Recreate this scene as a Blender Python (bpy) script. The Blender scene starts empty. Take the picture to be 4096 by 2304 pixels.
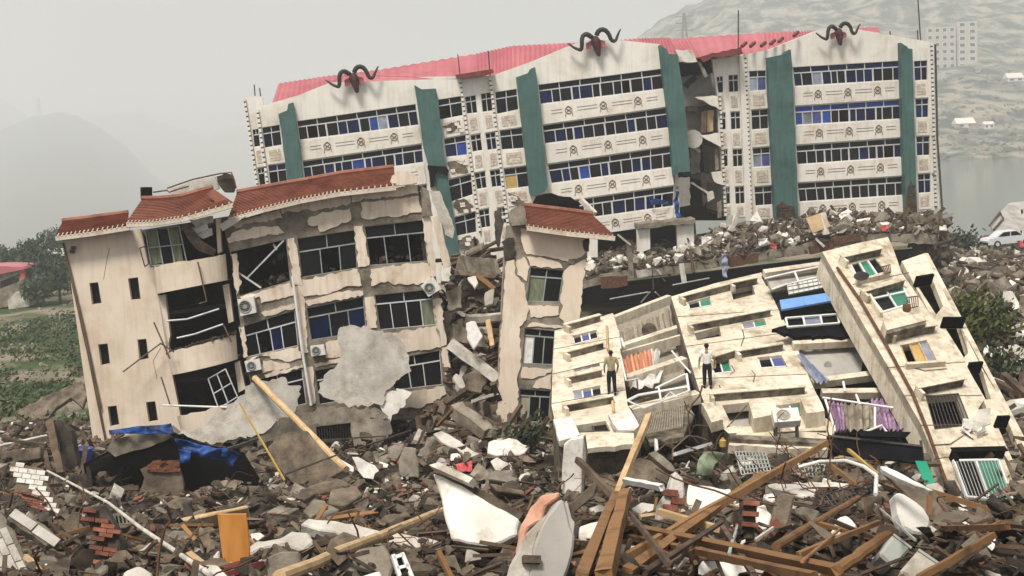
import bpy, bmesh, math, random
from mathutils import Vector, Matrix, noise
from mathutils.geometry import tessellate_polygon

# ------------------------------------------------------------------ camera, world, sun, exposure
scene = bpy.context.scene
COL = scene.collection
PXW, PXH, FPX = 4096.0, 2304.0, 5627.0
CAM = Vector((0, 0, 16.0))
PITCH = math.atan((1152 - 525) / FPX)
ROLL = math.radians(2.5)
cam_d = bpy.data.cameras.new('camera')
cam_d.sensor_width = 36.0
cam_d.lens = 36.0 * FPX / PXW
cam_d.clip_start = 0.2
cam_d.clip_end = 20000
cam_o = bpy.data.objects.new('camera', cam_d)
COL.objects.link(cam_o)
CROT = Matrix.Rotation(math.pi / 2 - PITCH, 3, 'X') @ Matrix.Rotation(-ROLL, 3, 'Z')
cam_o.matrix_world = Matrix.Translation(CAM) @ CROT.to_4x4()
scene.camera = cam_o

SUN_EL, SUN_AZ = math.radians(60), math.radians(205)   # high, behind the camera and a little left
world = bpy.data.worlds.new('World'); scene.world = world; world.use_nodes = True
wn = world.node_tree.nodes; wl = world.node_tree.links
bg = wn['Background']
sky = wn.new('ShaderNodeTexSky'); sky.sky_type = 'NISHITA'; sky.sun_disc = False
sky.sun_elevation = SUN_EL; sky.sun_rotation = SUN_AZ; sky.dust_density = 6; sky.air_density = 1.0
hs = wn.new('ShaderNodeHueSaturation'); hs.inputs['Saturation'].default_value = 0.12
wl.new(sky.outputs[0], hs.inputs['Color'])
tcw = wn.new('ShaderNodeTexCoord'); nzw = wn.new('ShaderNodeTexNoise')
nzw.inputs['Scale'].default_value = 2.2; nzw.inputs['Detail'].default_value = 5
mpw = wn.new('ShaderNodeMapping'); mpw.inputs['Scale'].default_value = (1, 1, 2.5)
wl.new(tcw.outputs['Generated'], mpw.inputs['Vector']); wl.new(mpw.outputs[0], nzw.inputs['Vector'])
crw = wn.new('ShaderNodeValToRGB')
crw.color_ramp.elements[0].position = .3; crw.color_ramp.elements[0].color = (5.75, 5.7, 5.6, 1)
crw.color_ramp.elements[1].position = .7; crw.color_ramp.elements[1].color = (7.7, 7.5, 7.2, 1)
wl.new(nzw.outputs[0], crw.inputs[0])
mxw = wn.new('ShaderNodeMix'); mxw.data_type = 'RGBA'; mxw.inputs[0].default_value = 0.75
wl.new(hs.outputs[0], mxw.inputs[6]); wl.new(crw.outputs[0], mxw.inputs[7])
wl.new(mxw.outputs[2], bg.inputs['Color'])
bg.inputs['Strength'].default_value = 0.072

sd = bpy.data.lights.new('sun', 'SUN'); sd.energy = 2.6; sd.angle = math.radians(14); sd.color = (1, .94, .84)
so = bpy.data.objects.new('sun', sd); COL.objects.link(so)
sdir = Vector((math.sin(SUN_AZ) * math.cos(SUN_EL), math.cos(SUN_AZ) * math.cos(SUN_EL), math.sin(SUN_EL)))
so.rotation_euler = sdir.to_track_quat('Z', 'Y').to_euler()
scene.view_settings.view_transform = 'Standard'
scene.view_settings.look = 'None'
scene.view_settings.exposure = 0.6
scene.view_settings.gamma = 1
scene.cycles.max_bounces = 5
scene.cycles.diffuse_bounces = 2
scene.cycles.glossy_bounces = 2
scene.cycles.volume_bounces = 1
scene.cycles.use_denoising = True
scene.render.use_persistent_data = False

# ------------------------------------------------------------------ helpers
R = random.Random(11)
V3 = Vector
CORNER = {'TL': 0, 'TR': 1, 'BR': 2, 'BL': 3}

def conv(x0, y0, s):
    return lambda x, y: (x0 + x * s, y0 + y * s)
D_ = conv(0, 0, 1.59006)
Z1 = conv(0, 0, .8282); Z2 = conv(900, 150, .44863); Z3 = conv(1800, 50, .58667); Z4 = conv(2700, 0, .621)
Z5 = conv(200, 650, .79365); Z6 = conv(900, 650, .7593); Z7 = conv(1750, 700, .75922); Z8 = conv(2200, 1000, .62112)
Z9 = conv(3000, 900, .79363); Z10 = conv(2300, 750, .6972); Z11 = conv(0, 1500, .555); Z12 = conv(900, 1500, .55479)
Z13 = conv(1900, 1500, .555); Z14 = conv(2900, 1500, .55499); Z15 = conv(0, 850, .58685); Z16 = conv(3400, 750, .51747)
Z18 = conv(2200, 60, .15528)

def P(z, *c):
    """list of photo pixels from flat zoom coordinates"""
    return [z(c[i], c[i + 1]) for i in range(0, len(c), 2)]

def ray(p):
    return CROT @ V3((p[0] - 2048, 1152 - p[1], -FPX))
def at(p, Y):
    d = ray(p)
    return CAM + d * (Y / d.y)

class Fac:
    """a facade plane; pixels are projected on to it"""
    def __init__(s, a, b, c):
        A, B, C = at(*a), at(*b), at(*c)
        s.o = A; s.n = (B - A).cross(C - A).normalized()
        if s.n.dot(A - CAM) > 0: s.n = -s.n
    @classmethod
    def pn(cls, o, n):
        s = cls.__new__(cls); s.o = V3(o); s.n = V3(n).normalized(); return s
    def p(s, px, off=0.0):
        d = ray(px); o = s.o + s.n * off
        return CAM + d * ((o - CAM).dot(s.n) / d.dot(s.n))
    def poly(s, pts, off=0.0):
        return [s.p(q, off) for q in pts]

WL = {}
def wloc(o): return WL[o.name]
def tag(o, label=None, cat=None, group=None, kind=None):
    if label: o['label'] = label
    if cat:
        o['category'] = cat; o['kind'] = kind or 'thing'
    if group: o['group'] = group
    if kind: o['kind'] = kind
    return o
def thing(name, loc, label, cat, group=None):
    o = bpy.data.objects.new(name, None); COL.objects.link(o)
    o.location = loc; o.empty_display_size = .2; WL[o.name] = V3(loc)
    return tag(o, label, cat, group)
def add(name, vf, mat, parent=None, origin=None, smooth=False):
    V, F = vf
    if origin is None:
        origin = V3((0, 0, 0))
        for v in V: origin = origin + v
        origin = origin / max(1, len(V))
    me = bpy.data.meshes.new(name)
    me.from_pydata([tuple(v - origin) for v in V], [], F)
    if mat is not None: me.materials.append(M[mat])
    if smooth:
        me.shade_smooth()
    o = bpy.data.objects.new(name, me); COL.objects.link(o)
    if parent is not None:
        o.parent = parent; o.location = origin - wloc(parent)
    else:
        o.location = origin
    WL[o.name] = V3(origin)
    return o

class G:
    def __init__(s): s.v = []; s.f = []
    def a(s, vf):
        b = len(s.v); s.v += vf[0]; s.f += [tuple(i + b for i in f) for f in vf[1]]
        return s
    @property
    def vf(s): return (s.v, s.f)

BOXF = [(0, 3, 2, 1), (4, 5, 6, 7), (0, 1, 5, 4), (1, 2, 6, 5), (2, 3, 7, 6), (3, 0, 4, 7)]
def obox(c, a, b, d):
    c = V3(c)
    return ([c - a - b - d, c + a - b - d, c + a + b - d, c - a + b - d, c - a - b + d, c + a - b + d, c + a + b + d, c - a + b + d], BOXF)
def beam(p, q, w, h=None, up=None):
    h = h or w; ax = q - p; L = ax.length
    if L < 1e-6: L = 1e-6; ax = V3((1, 0, 0))
    ax = ax / L; up = V3(up) if up is not None else V3((0, 0, 1))
    s = ax.cross(up)
    if s.length < .05: s = ax.cross(V3((1, 0, 0)))
    s.normalize(); u = s.cross(ax)
    return obox((p + q) / 2, ax * (L / 2), s * (w / 2), u * (h / 2))
def rough_beam(p, q, w, h, rng, n=7):
    """weathered timber: a box with uneven faces along its length"""
    ax = (q - p).normalized(); s = ax.cross(V3((0, 0, 1)))
    if s.length < .05: s = ax.cross(V3((1, 0, 0)))
    s.normalize(); u = s.cross(ax); V = []; F = []
    rot = rng.uniform(-.35, .35)
    for i in range(n + 1):
        c = p.lerp(q, i / n) + (s * rng.uniform(-1, 1) + u * rng.uniform(-1, 1)) * w * .06; t = 1 - .12 * i / n
        for k, (a, b) in enumerate(((-1, -1), (-.2, -1.05), (1, -1), (1, 1), (.1, 1.04), (-1, 1))):
            x, y = a * w / 2 * t * rng.uniform(.93, 1.06), b * h / 2 * t * rng.uniform(.93, 1.06)
            V.append(c + s * (x * math.cos(rot) - y * math.sin(rot)) + u * (x * math.sin(rot) + y * math.cos(rot)) + (ax * rng.uniform(-1, 1) * w * .35 if i in (0, n) else V3()))
    m = 6
    for i in range(n):
        for k in range(m): F.append((i * m + k, i * m + (k + 1) % m, (i + 1) * m + (k + 1) % m, (i + 1) * m + k))
    F.append(tuple(range(m))[::-1]); F.append(tuple(n * m + k for k in range(m)))
    return V, F
def tube(pts, r, n=8):
    rs = r if isinstance(r, (list, tuple)) else [r] * len(pts)
    V = []; F = []; prev = None
    for i, p in enumerate(pts):
        t = (pts[min(i + 1, len(pts) - 1)] - pts[max(i - 1, 0)]).normalized()
        s = t.cross(V3((0, 0, 1)) if prev is None else prev)
        if prev is None and s.length < .1: s = t.cross(V3((1, 0, 0)))
        if s.length < 1e-4: s = t.orthogonal()
        s.normalize(); u = s.cross(t); prev = u
        for k in range(n):
            a = 2 * math.pi * k / n
            V.append(p + (s * math.cos(a) + u * math.sin(a)) * rs[i])
    for i in range(len(pts) - 1):
        for k in range(n):
            F.append((i * n + k, i * n + (k + 1) % n, (i + 1) * n + (k + 1) % n, (i + 1) * n + k))
    F.append(tuple(range(n))[::-1]); F.append(tuple((len(pts) - 1) * n + k for k in range(n)))
    return V, F
def prism(poly, vec):
    """poly (list of points) pushed back by vec"""
    n = len(poly)
    V = list(poly) + [p + vec for p in poly]
    F = [tuple(range(n)), tuple(range(2 * n - 1, n - 1, -1))]
    F += [(i, i + n, (i + 1) % n + n, (i + 1) % n) for i in range(n)]
    return V, F
def wall(outer, holes, vec):
    loops = [outer] + holes
    tris = tessellate_polygon(loops)
    fl = [p for l in loops for p in l]; n = len(fl)
    V = fl + [p + vec for p in fl]; F = []
    for t in tris:
        F.append(tuple(t)); F.append(tuple(i + n for i in reversed(t)))
    b = 0
    for l in loops:
        m = len(l)
        for i in range(m):
            j = (i + 1) % m
            F.append((b + i, b + i + n, b + j + n, b + j))
        b += m
    return V, F
def bil(q, s, t):
    """q = TL,TR,BR,BL"""
    return (q[0] * (1 - s) + q[1] * s) * (1 - t) + (q[3] * (1 - s) + q[2] * s) * t
def lerp2(a, b, t): return (a[0] + (b[0] - a[0]) * t, a[1] + (b[1] - a[1]) * t)
def jag(pts, amp=6, seg=28, rng=R):
    """break the straight edges of a pixel outline"""
    out = []
    n = len(pts)
    for i in range(n):
        a, b = pts[i], pts[(i + 1) % n]
        L = math.hypot(b[0] - a[0], b[1] - a[1]); k = max(1, int(L / seg))
        out.append(a)
        for j in range(1, k):
            q = lerp2(a, b, (j + rng.uniform(-.3, .3)) / k)
            out.append((q[0] + rng.uniform(-amp, amp), q[1] + rng.uniform(-amp, amp)))
    return out
def inpoly(p, poly):
    c = False; n = len(poly); j = n - 1
    for i in range(n):
        a, b = poly[i], poly[j]
        if (a[1] > p[1]) != (b[1] > p[1]) and p[0] < (b[0] - a[0]) * (p[1] - a[1]) / (b[1] - a[1]) + a[0]: c = not c
        j = i
    return c

# ------------------------------------------------------------------ materials
M = {}
def pm(name, c1, c2, scale=1.5, rough=.85, bump=.25, bscale=14, streak=0.0, rnd=0.0, spec=.3, metal=0, grime=None, gscale=.8, gpos=(.5, .72), wave=None, stretch=(1, 1, 1)):
    m = bpy.data.materials.new(name); m.use_nodes = True
    N = m.node_tree.nodes; L = m.node_tree.links; b = N['Principled BSDF']
    tc = N.new('ShaderNodeTexCoord')
    mp = N.new('ShaderNodeMapping'); mp.inputs['Scale'].default_value = stretch
    L.new(tc.outputs['Object'], mp.inputs['Vector'])
    oi = N.new('ShaderNodeObjectInfo')
    ad = N.new('ShaderNodeVectorMath'); ad.operation = 'ADD'
    sc = N.new('ShaderNodeVectorMath'); sc.operation = 'SCALE'; sc.inputs['Scale'].default_value = 37.0
    cb = N.new('ShaderNodeCombineXYZ')
    for k in range(3): L.new(oi.outputs['Random'], cb.inputs[k])
    L.new(cb.outputs[0], sc.inputs[0]); L.new(mp.outputs[0], ad.inputs[0]); L.new(sc.outputs[0], ad.inputs[1])
    n1 = N.new('ShaderNodeTexNoise'); n1.inputs['Scale'].default_value = scale; n1.inputs['Detail'].default_value = 9; n1.inputs['Roughness'].default_value = .65
    L.new(ad.outputs[0], n1.inputs['Vector'])
    cr = N.new('ShaderNodeValToRGB'); e = cr.color_ramp.elements
    e[0].position = .36; e[0].color = (*c1, 1); e[1].position = .64; e[1].color = (*c2, 1)
    L.new(n1.outputs[0], cr.inputs[0]); col = cr.outputs[0]
    def mult(col, fac_out, c, strength):
        mx = N.new('ShaderNodeMix'); mx.data_type = 'RGBA'; mx.blend_type = 'MULTIPLY'
        mm = N.new('ShaderNodeMath'); mm.operation = 'MULTIPLY'; mm.inputs[1].default_value = strength
        L.new(fac_out, mm.inputs[0]); L.new(mm.outputs[0], mx.inputs[0])
        L.new(col, mx.inputs[6]); mx.inputs[7].default_value = (*c, 1); return mx.outputs[2]
    if streak:
        mp2 = N.new('ShaderNodeMapping'); mp2.inputs['Scale'].default_value = (2.2, 2.2, .16)
        L.new(ad.outputs[0], mp2.inputs[0])
        n2 = N.new('ShaderNodeTexNoise'); n2.inputs['Scale'].default_value = 2.0; n2.inputs['Detail'].default_value = 6
        L.new(mp2.outputs[0], n2.inputs['Vector'])
        r2 = N.new('ShaderNodeMapRange'); r2.inputs[1].default_value = .48; r2.inputs[2].default_value = .75
        L.new(n2.outputs[0], r2.inputs[0]); col = mult(col, r2.outputs[0], (.45, .36, .27), streak)
    if grime:
        n3 = N.new('ShaderNodeTexNoise'); n3.inputs['Scale'].default_value = gscale; n3.inputs['Detail'].default_value = 8; n3.inputs['Roughness'].default_value = .7
        L.new(ad.outputs[0], n3.inputs['Vector'])
        r3 = N.new('ShaderNodeMapRange'); r3.inputs[1].default_value = gpos[0]; r3.inputs[2].default_value = gpos[1]
        L.new(n3.outputs[0], r3.inputs[0]); col = mult(col, r3.outputs[0], grime, 1.0)
    if wave:   # (axis, scale, colour, distortion)
        w = N.new('ShaderNodeTexWave'); w.bands_direction = wave[0]; w.inputs['Scale'].default_value = wave[1]; w.inputs['Distortion'].default_value = wave[3]; w.inputs['Detail'].default_value = 3
        L.new(ad.outputs[0], w.inputs['Vector'])
        rw = N.new('ShaderNodeMapRange'); rw.inputs[1].default_value = .45; rw.inputs[2].default_value = .95
        L.new(w.outputs['Fac'], rw.inputs[0]); col = mult(col, rw.outputs[0], wave[2], 1.0)
    if rnd:
        mr = N.new('ShaderNodeMapRange'); mr.inputs[3].default_value = 1 - rnd; mr.inputs[4].default_value = 1 + rnd
        L.new(oi.outputs['Random'], mr.inputs[0])
        vm = N.new('ShaderNodeVectorMath'); vm.operation = 'SCALE'
        L.new(col, vm.inputs[0]); L.new(mr.outputs[0], vm.inputs['Scale']); col = vm.outputs[0]
    L.new(col, b.inputs['Base Color'])
    b.inputs['Roughness'].default_value = rough; b.inputs['Specular IOR Level'].default_value = spec; b.inputs['Metallic'].default_value = metal
    if bump:
        nb = N.new('ShaderNodeTexNoise'); nb.inputs['Scale'].default_value = bscale; nb.inputs['Detail'].default_value = 8; nb.inputs['Roughness'].default_value = .7
        L.new(ad.outputs[0], nb.inputs['Vector'])
        bp = N.new('ShaderNodeBump'); bp.inputs['Strength'].default_value = bump; bp.inputs['Distance'].default_value = .08
        L.new(nb.outputs[0], bp.inputs['Height']); L.new(bp.outputs[0], b.inputs['Normal'])
    M[name] = m
    return m

pm('white_wall', (.75, .72, .66), (.83, .80, .74), .5, streak=.22, grime=(.8, .73, .64), gscale=.35, bump=.08)
pm('cream_panel', (.74, .70, .63), (.83, .79, .72), .8, streak=.25, grime=(.8, .7, .6), gscale=.6, bump=.1, rnd=.06)
pm('block_panel', (.48, .40, .32), (.70, .62, .53), 2.2, streak=.4, bump=.3, bscale=6, rnd=.08)
pm('green_paint', (.052, .115, .108), (.072, .15, .14), .6, rough=.6, streak=.45, bump=.06, grime=(.6, .65, .6), gscale=.5)
pm('beige_plaster', (.68, .57, .455), (.76, .655, .54), .35, streak=.25, grime=(.82, .74, .66), gscale=.4, bump=.05, bscale=8)
pm('beige_panel', (.67, .565, .455), (.77, .67, .565), .6, streak=.4, grime=(.7, .6, .5), gscale=.9, gpos=(.52, .7), bump=.15, rnd=.08)
pm('apt_plaster', (.56, .49, .38), (.76, .69, .56), .7, streak=.6, grime=(.42, .34, .25), gscale=.8, gpos=(.52, .72), bump=.2, bscale=9, rnd=.05)
pm('stained', (.06, .052, .04), (.31, .27, .205), 1.4, bump=.3, grime=(.3, .26, .2), gscale=2, gpos=(.45, .65))
pm('concrete', (.14, .118, .09), (.33, .29, .232), 1.3, bump=.5, grime=(.55, .48, .4), gscale=1.1, rnd=.16)
pm('concrete_light', (.40, .37, .325), (.63, .59, .53), 1.1, bump=.45, grime=(.6, .54, .46), gscale=1.3, rnd=.12)
pm('concrete_brown', (.072, .055, .039), (.215, .17, .122), 1.6, bump=.6, grime=(.5, .42, .34), gscale=1.4, rnd=.22)
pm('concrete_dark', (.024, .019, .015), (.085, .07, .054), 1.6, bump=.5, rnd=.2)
pm('plaster_white', (.62, .59, .54), (.82, .79, .74), 1.2, bump=.2, grime=(.55, .47, .38), gscale=1.8, gpos=(.5, .68), rnd=.08)
pm('brick', (.16, .055, .034), (.30, .12, .075), 3.5, bump=.4, grime=(.6, .55, .5), gscale=3, rnd=.3)
pm('peach', (.55, .28, .19), (.66, .38, .27), 1.5, bump=.2, grime=(.6, .5, .4), gscale=2)
pm('dirt', (.035, .027, .02), (.10, .08, .06), 1.2, bump=.8, bscale=5)
pm('soil', (.16, .13, .095), (.27, .23, .175), .15, bump=.6, bscale=2)
pm('roof_tile', (.22, .082, .055), (.32, .135, .09), 1.2, rough=.7, bump=.25, grime=(.6, .55, .5), gscale=.9, rnd=.05)
pm('pink_roof', (.40, .115, .135), (.49, .16, .18), .35, rough=.5, bump=.05, grime=(.8, .72, .68), gscale=.25)
pm('red_dark', (.12, .028, .025), (.20, .05, .042), .8, rough=.6, bump=.1)
pm('wood', (.15, .075, .03), (.35, .19, .08), 1.2, bump=.35, bscale=20, grime=(.45, .38, .32), gscale=1.2, rnd=.25)
pm('wood_pale', (.44, .30, .16), (.60, .43, .25), 1.4, bump=.3, grime=(.55, .48, .4), gscale=1.5, rnd=.15)
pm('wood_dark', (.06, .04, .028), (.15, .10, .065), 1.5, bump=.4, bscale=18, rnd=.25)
pm('door_orange', (.42, .17, .035), (.56, .25, .065), .9, rough=.45, bump=.03, stretch=(4, 4, .5))
pm('aluminium', (.50, .51, .52), (.64, .65, .65), 2, rough=.5, bump=.05, spec=.5)
pm('frame_white', (.66, .66, .64), (.80, .80, .78), 1.5, rough=.5, bump=.05)
pm('frame_green', (.20, .24, .22), (.34, .38, .35), 1.5, rough=.5, bump=.05)
pm('metal_dark', (.035, .032, .03), (.09, .08, .07), 3, rough=.6, bump=.2)
pm('rust', (.07, .032, .02), (.16, .075, .04), 5, rough=.9, bump=.4)
pm('glass', (.006, .006, .007), (.012, .012, .014), .5, rough=.15, bump=0, spec=.08)
pm('glass_blue', (.004, .007, .028), (.008, .016, .068), .8, rough=.2, bump=0, rnd=.5, spec=.12)
pm('glass_bright', (.014, .035, .17), (.035, .085, .36), .8, rough=.3, bump=0, rnd=.35, spec=.15)
pm('glass_grey', (.16, .18, .24), (.30, .33, .40), .9, rough=.2, bump=0, rnd=.3)
pm('glass_violet', (.06, .07, .20), (.10, .12, .32), .9, rough=.2, bump=0, rnd=.2)
pm('glass_green', (.03, .16, .10), (.06, .26, .17), .9, rough=.25, bump=0, rnd=.2)
pm('curtain_green', (.11, .125, .08), (.21, .23, .15), 3, rough=.9, bump=.2, stretch=(3, 3, .3))
pm('curtain_grey', (.25, .215, .16), (.40, .35, .275), 2, rough=.9, bump=.2, stretch=(3, 3, .3))
pm('curtain_orange', (.58, .24, .13), (.74, .40, .26), 3, rough=.9, bump=.2, stretch=(4, 4, .2))
pm('curtain_purple', (.22, .10, .22), (.50, .36, .48), 3, rough=.9, bump=.2, stretch=(4, 4, .2))
pm('interior', (.018, .015, .012), (.045, .038, .03), .6, bump=.3)  # near-black: the shade of unlit rooms is put into the wall colour
pm('room_grey', (.34, .32, .29), (.44, .42, .385), .6, bump=.15, grime=(.5, .44, .36), gscale=.7)
pm('yellow_board', (.46, .30, .10), (.56, .38, .14), 1, bump=.1)
pm('tarp_blue', (.004, .010, .04), (.022, .10, .38), 1.5, rough=.45, bump=.5, bscale=5)  # near-black to bright blue: fold shade and highlights painted into the sheet
pm('tarp_black', (.005, .005, .006), (.012, .012, .014), 1.5, rough=.8, spec=.05, bump=.5, bscale=5)
pm('sheet_blue', (.13, .28, .60), (.19, .36, .70), .8, rough=.6, bump=.05)
pm('sheet_green', (.015, .27, .16), (.03, .36, .22), .8, rough=.6, bump=.05)
pm('canvas_green', (.14, .18, .12), (.26, .30, .21), 1.4, rough=.9, bump=.4)
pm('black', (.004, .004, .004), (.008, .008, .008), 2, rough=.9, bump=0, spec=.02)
pm('horn', (.014, .015, .013), (.035, .036, .03), 2, rough=.6, bump=.4, bscale=5)
pm('skull_red', (.045, .010, .010), (.085, .022, .02), 2, rough=.6, bump=.2)
pm('plastic_white', (.66, .65, .62), (.78, .77, .74), 1.5, rough=.5, bump=.05, grime=(.7, .62, .52), gscale=2)
pm('yellow', (.38, .25, .05), (.50, .34, .09), 2, rough=.6, bump=.05)
pm('pale_metal', (.30, .31, .28), (.40, .41, .38), 1.2, rough=.5, bump=.1, grime=(.6, .55, .48), gscale=1.5)
pm('cloth_red', (.45, .05, .06), (.62, .14, .13), 4, bump=.4, bscale=6, rnd=.2)
pm('cloth_white', (.62, .60, .57), (.80, .78, .75), 4, bump=.4, bscale=6)
pm('cloth_blue', (.20, .23, .33), (.36, .39, .48), 4, bump=.4, bscale=6)
pm('leaf', (.022, .04, .018), (.055, .085, .035), 1.5, rough=.7, bump=0, rnd=.3)
pm('leaf_far', (.03, .05, .03), (.06, .09, .045), .6, rough=.8, bump=0, rnd=.25)
pm('leaf_bright', (.05, .065, .016), (.11, .13, .03), 1.5, rough=.7, bump=0, rnd=.3)
pm('grass', (.04, .065, .025), (.085, .115, .045), .5, rough=.9, bump=0, rnd=.2)
pm('bark', (.05, .038, .027), (.11, .085, .06), 3, bump=.5)
pm('skin', (.28, .15, .09), (.34, .19, .12), 5, rough=.6, bump=.05)
pm('hair', (.008, .007, .006), (.014, .012, .011), 5, rough=.6, bump=.2)
pm('shirt_white', (.68, .67, .65), (.80, .79, .77), 4, bump=.25, bscale=8)
pm('shirt_khaki', (.28, .24, .14), (.38, .33, .21), 4, bump=.25, bscale=8)
pm('trousers', (.006, .007, .010), (.013, .014, .018), 4, bump=.2, bscale=8)
pm('car_paint', (.62, .64, .66), (.70, .72, .74), 1, rough=.3, bump=0, spec=.5)
pm('rubber', (.012, .012, .012), (.02, .02, .02), 3, rough=.9, bump=.1)
# ------------------------------------------------------------------ terrain
def interp(kn, x):
    if x <= kn[0][0]: return kn[0][1]
    for (a, u), (b, v) in zip(kn, kn[1:]):
        if x <= b: return u + (v - u) * (x - a) / (b - a)
    return kn[-1][1]
def sst(a, b, x):
    t = min(1, max(0, (x - a) / (b - a))); return t * t * (3 - 2 * t)
PL = [(4, 12.6), (12, 11), (20, 9.3), (30, 6.9), (40, 4.9), (50, 3.3), (63, 2.2), (72, 1.2), (90, -1.5), (120, -3.6), (160, -4.4), (270, -5), (430, -62), (2200, -152), (9000, -152)]
PC = [(4, 12.6), (12, 11.2), (20, 9.5), (30, 7.2), (40, 5.3), (46, 4.4), (52, 3.6), (60, 2.4), (72, 1.5), (95, 1.2), (140, 1.0), (170, .6), (195, -2), (240, -8), (300, -18), (9000, -18)]
PR = [(4, 12.6), (12, 11.2), (20, 9.5), (30, 6.9), (38, 4.9), (46, 3.4), (60, 4.4), (80, 4.8), (100, 3.6), (140, 1.4), (170, .6), (195, -2), (240, -8), (300, -18), (9000, -18)]
PITS = [(-11.7, 36.5, 1.5, 2.8, 3.2), (-2.0, 27.6, 1.6, 1.1, 2.2), (6.9, 30.2, 1.5, 1.2, 1.8), (8.7, 27.0, 1.2, 1.2, 1.8), (1.0, 30.5, .9, 1.2, 1.5), (-8.4, 33.0, .9, 1.3, 1.4)]
def in_pit(x, y): return any(((x - a) / c) ** 2 + ((y - b) / d) ** 2 < .8 for a, b, c, d, _ in PITS)
def fbm(x, y, s, o=4):
    v = 0; a = 1.0
    for _ in range(o):
        v += a * noise.noise(V3((x * s, y * s, 3.7))); s *= 2.1; a *= .5
    return v
def H(x, y, detail=True):
    r = x / max(y, 10)
    wl_ = 1 - sst(-.16, .0, r); wr = sst(.26, .34, r)
    z = interp(PL, y) * wl_ + interp(PC, y) * (1 - wl_) * (1 - wr) + interp(PR, y) * wr
    if y < 260:
        k = 1 - sst(60, 110, y) * .5
        z += fbm(x, y, .16, 3) * .55 * k
        if detail: z += fbm(x, y, .7, 3) * .42 * k * (1 - sst(60, 90, y))
        z += 8.2 * math.exp(-(((x + 1.9) / 2.6) ** 2 + ((y - 76) / 6.5) ** 2)) + 2.5 * math.exp(-(((x + 1.9) / 1.6) ** 2 + ((y - 66) / 4) ** 2))   # debris heaped between the beige building and the tower
        z -= 1.5 * math.exp(-(((x - 13.2) / 2.6) ** 2 + ((y - 40.5) / 4.5) ** 2))
        # the pit beside the shed and the cut under the slabs on the left
        for cx, cy, rx, ry, dp in PITS: z -= dp * math.exp(-((((x - cx) / rx) ** 2 + ((y - cy) / ry) ** 2) ** 2))
    return z
def ground(p, lift=0.0):
    """where a photo pixel's ray meets the heap (plus lift)"""
    d = ray(p); d = d / d.y; y = 8.0
    while y < 400:
        q = CAM + d * y
        if q.z <= H(q.x, q.y, False) + lift: return q
        y += .12 if y < 80 else .6
    return CAM + d * y

ys = []; y = 3.0
while y < 7600:
    ys.append(y); y += max(.22, y * .0105) if y < 90 else y * .03
NC = 230
V = []; F = []
for y in ys:
    hw = .62 * y + 10
    for j in range(NC + 1):
        x = -hw + 2 * hw * j / NC
        V.append(V3((x, y, H(x, y))))
for i in range(len(ys) - 1):
    for j in range(NC):
        a = i * (NC + 1) + j
        F.append((a, a + 1, a + NC + 2, a + NC + 1))
gm = bpy.data.materials.new('ground_mix'); gm.use_nodes = True
N = gm.node_tree.nodes; L = gm.node_tree.links; b = N['Principled BSDF']; b.inputs['Roughness'].default_value = .95; b.inputs['Specular IOR Level'].default_value = .1
tc = N.new('ShaderNodeTexCoord'); sp = N.new('ShaderNodeSeparateXYZ'); L.new(tc.outputs['Object'], sp.inputs[0])
mr = N.new('ShaderNodeMapRange'); mr.inputs[1].default_value = 66; mr.inputs[2].default_value = 84; L.new(sp.outputs[1], mr.inputs[0])
na = N.new('ShaderNodeTexNoise'); na.inputs['Scale'].default_value = .11; na.inputs['Detail'].default_value = 9; L.new(tc.outputs['Object'], na.inputs[0])
ca = N.new('ShaderNodeValToRGB'); e = ca.color_ramp.elements
e[0].position = .42; e[0].color = (.05, .075, .03, 1); e[1].position = .58; e[1].color = (.24, .20, .15, 1); L.new(na.outputs[0], ca.inputs[0])
nb_ = N.new('ShaderNodeTexNoise'); nb_.inputs['Scale'].default_value = 1.3; nb_.inputs['Detail'].default_value = 9; L.new(tc.outputs['Object'], nb_.inputs[0])
cb_ = N.new('ShaderNodeValToRGB'); e = cb_.color_ramp.elements
e[0].position = .4; e[0].color = (.018, .014, .011, 1); e[1].position = .66; e[1].color = (.075, .06, .045, 1); L.new(nb_.outputs[0], cb_.inputs[0])
mx = N.new('ShaderNodeMix'); mx.data_type = 'RGBA'; L.new(mr.outputs[0], mx.inputs[0]); L.new(cb_.outputs[0], mx.inputs[6]); L.new(ca.outputs[0], mx.inputs[7])
L.new(mx.outputs[2], b.inputs['Base Color'])
bp = N.new('ShaderNodeBump'); bp.inputs['Strength'].default_value = .6; bp.inputs['Distance'].default_value = .2; L.new(nb_.outputs[0], bp.inputs['Height']); L.new(bp.outputs[0], b.inputs['Normal'])
M['ground_mix'] = gm
tag(add('ground', (V, F), 'ground_mix', origin=V3((0, 0, 0)), smooth=True), kind='structure')

# lake
wm = bpy.data.materials.new('lake_water'); wm.use_nodes = True
N = wm.node_tree.nodes; L = wm.node_tree.links; b = N['Principled BSDF']
b.inputs['Base Color'].default_value = (.085, .115, .095, 1); b.inputs['Roughness'].default_value = .12; b.inputs['Specular IOR Level'].default_value = .5
tc = N.new('ShaderNodeTexCoord'); nz = N.new('ShaderNodeTexNoise'); nz.inputs['Scale'].default_value = .35; nz.inputs['Detail'].default_value = 4
L.new(tc.outputs['Object'], nz.inputs[0]); bp = N.new('ShaderNodeBump'); bp.inputs['Strength'].default_value = .12; bp.inputs['Distance'].default_value = .15
L.new(nz.outputs[0], bp.inputs['Height']); L.new(bp.outputs[0], b.inputs['Normal'])
M['lake_water'] = wm
tag(add('lake', ([V3((-20, 200, -14)), V3((2600, 200, -14)), V3((2600, 2600, -14)), V3((-150, 2600, -14))], [(0, 1, 2, 3)]), 'lake_water'), kind='structure')

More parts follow.
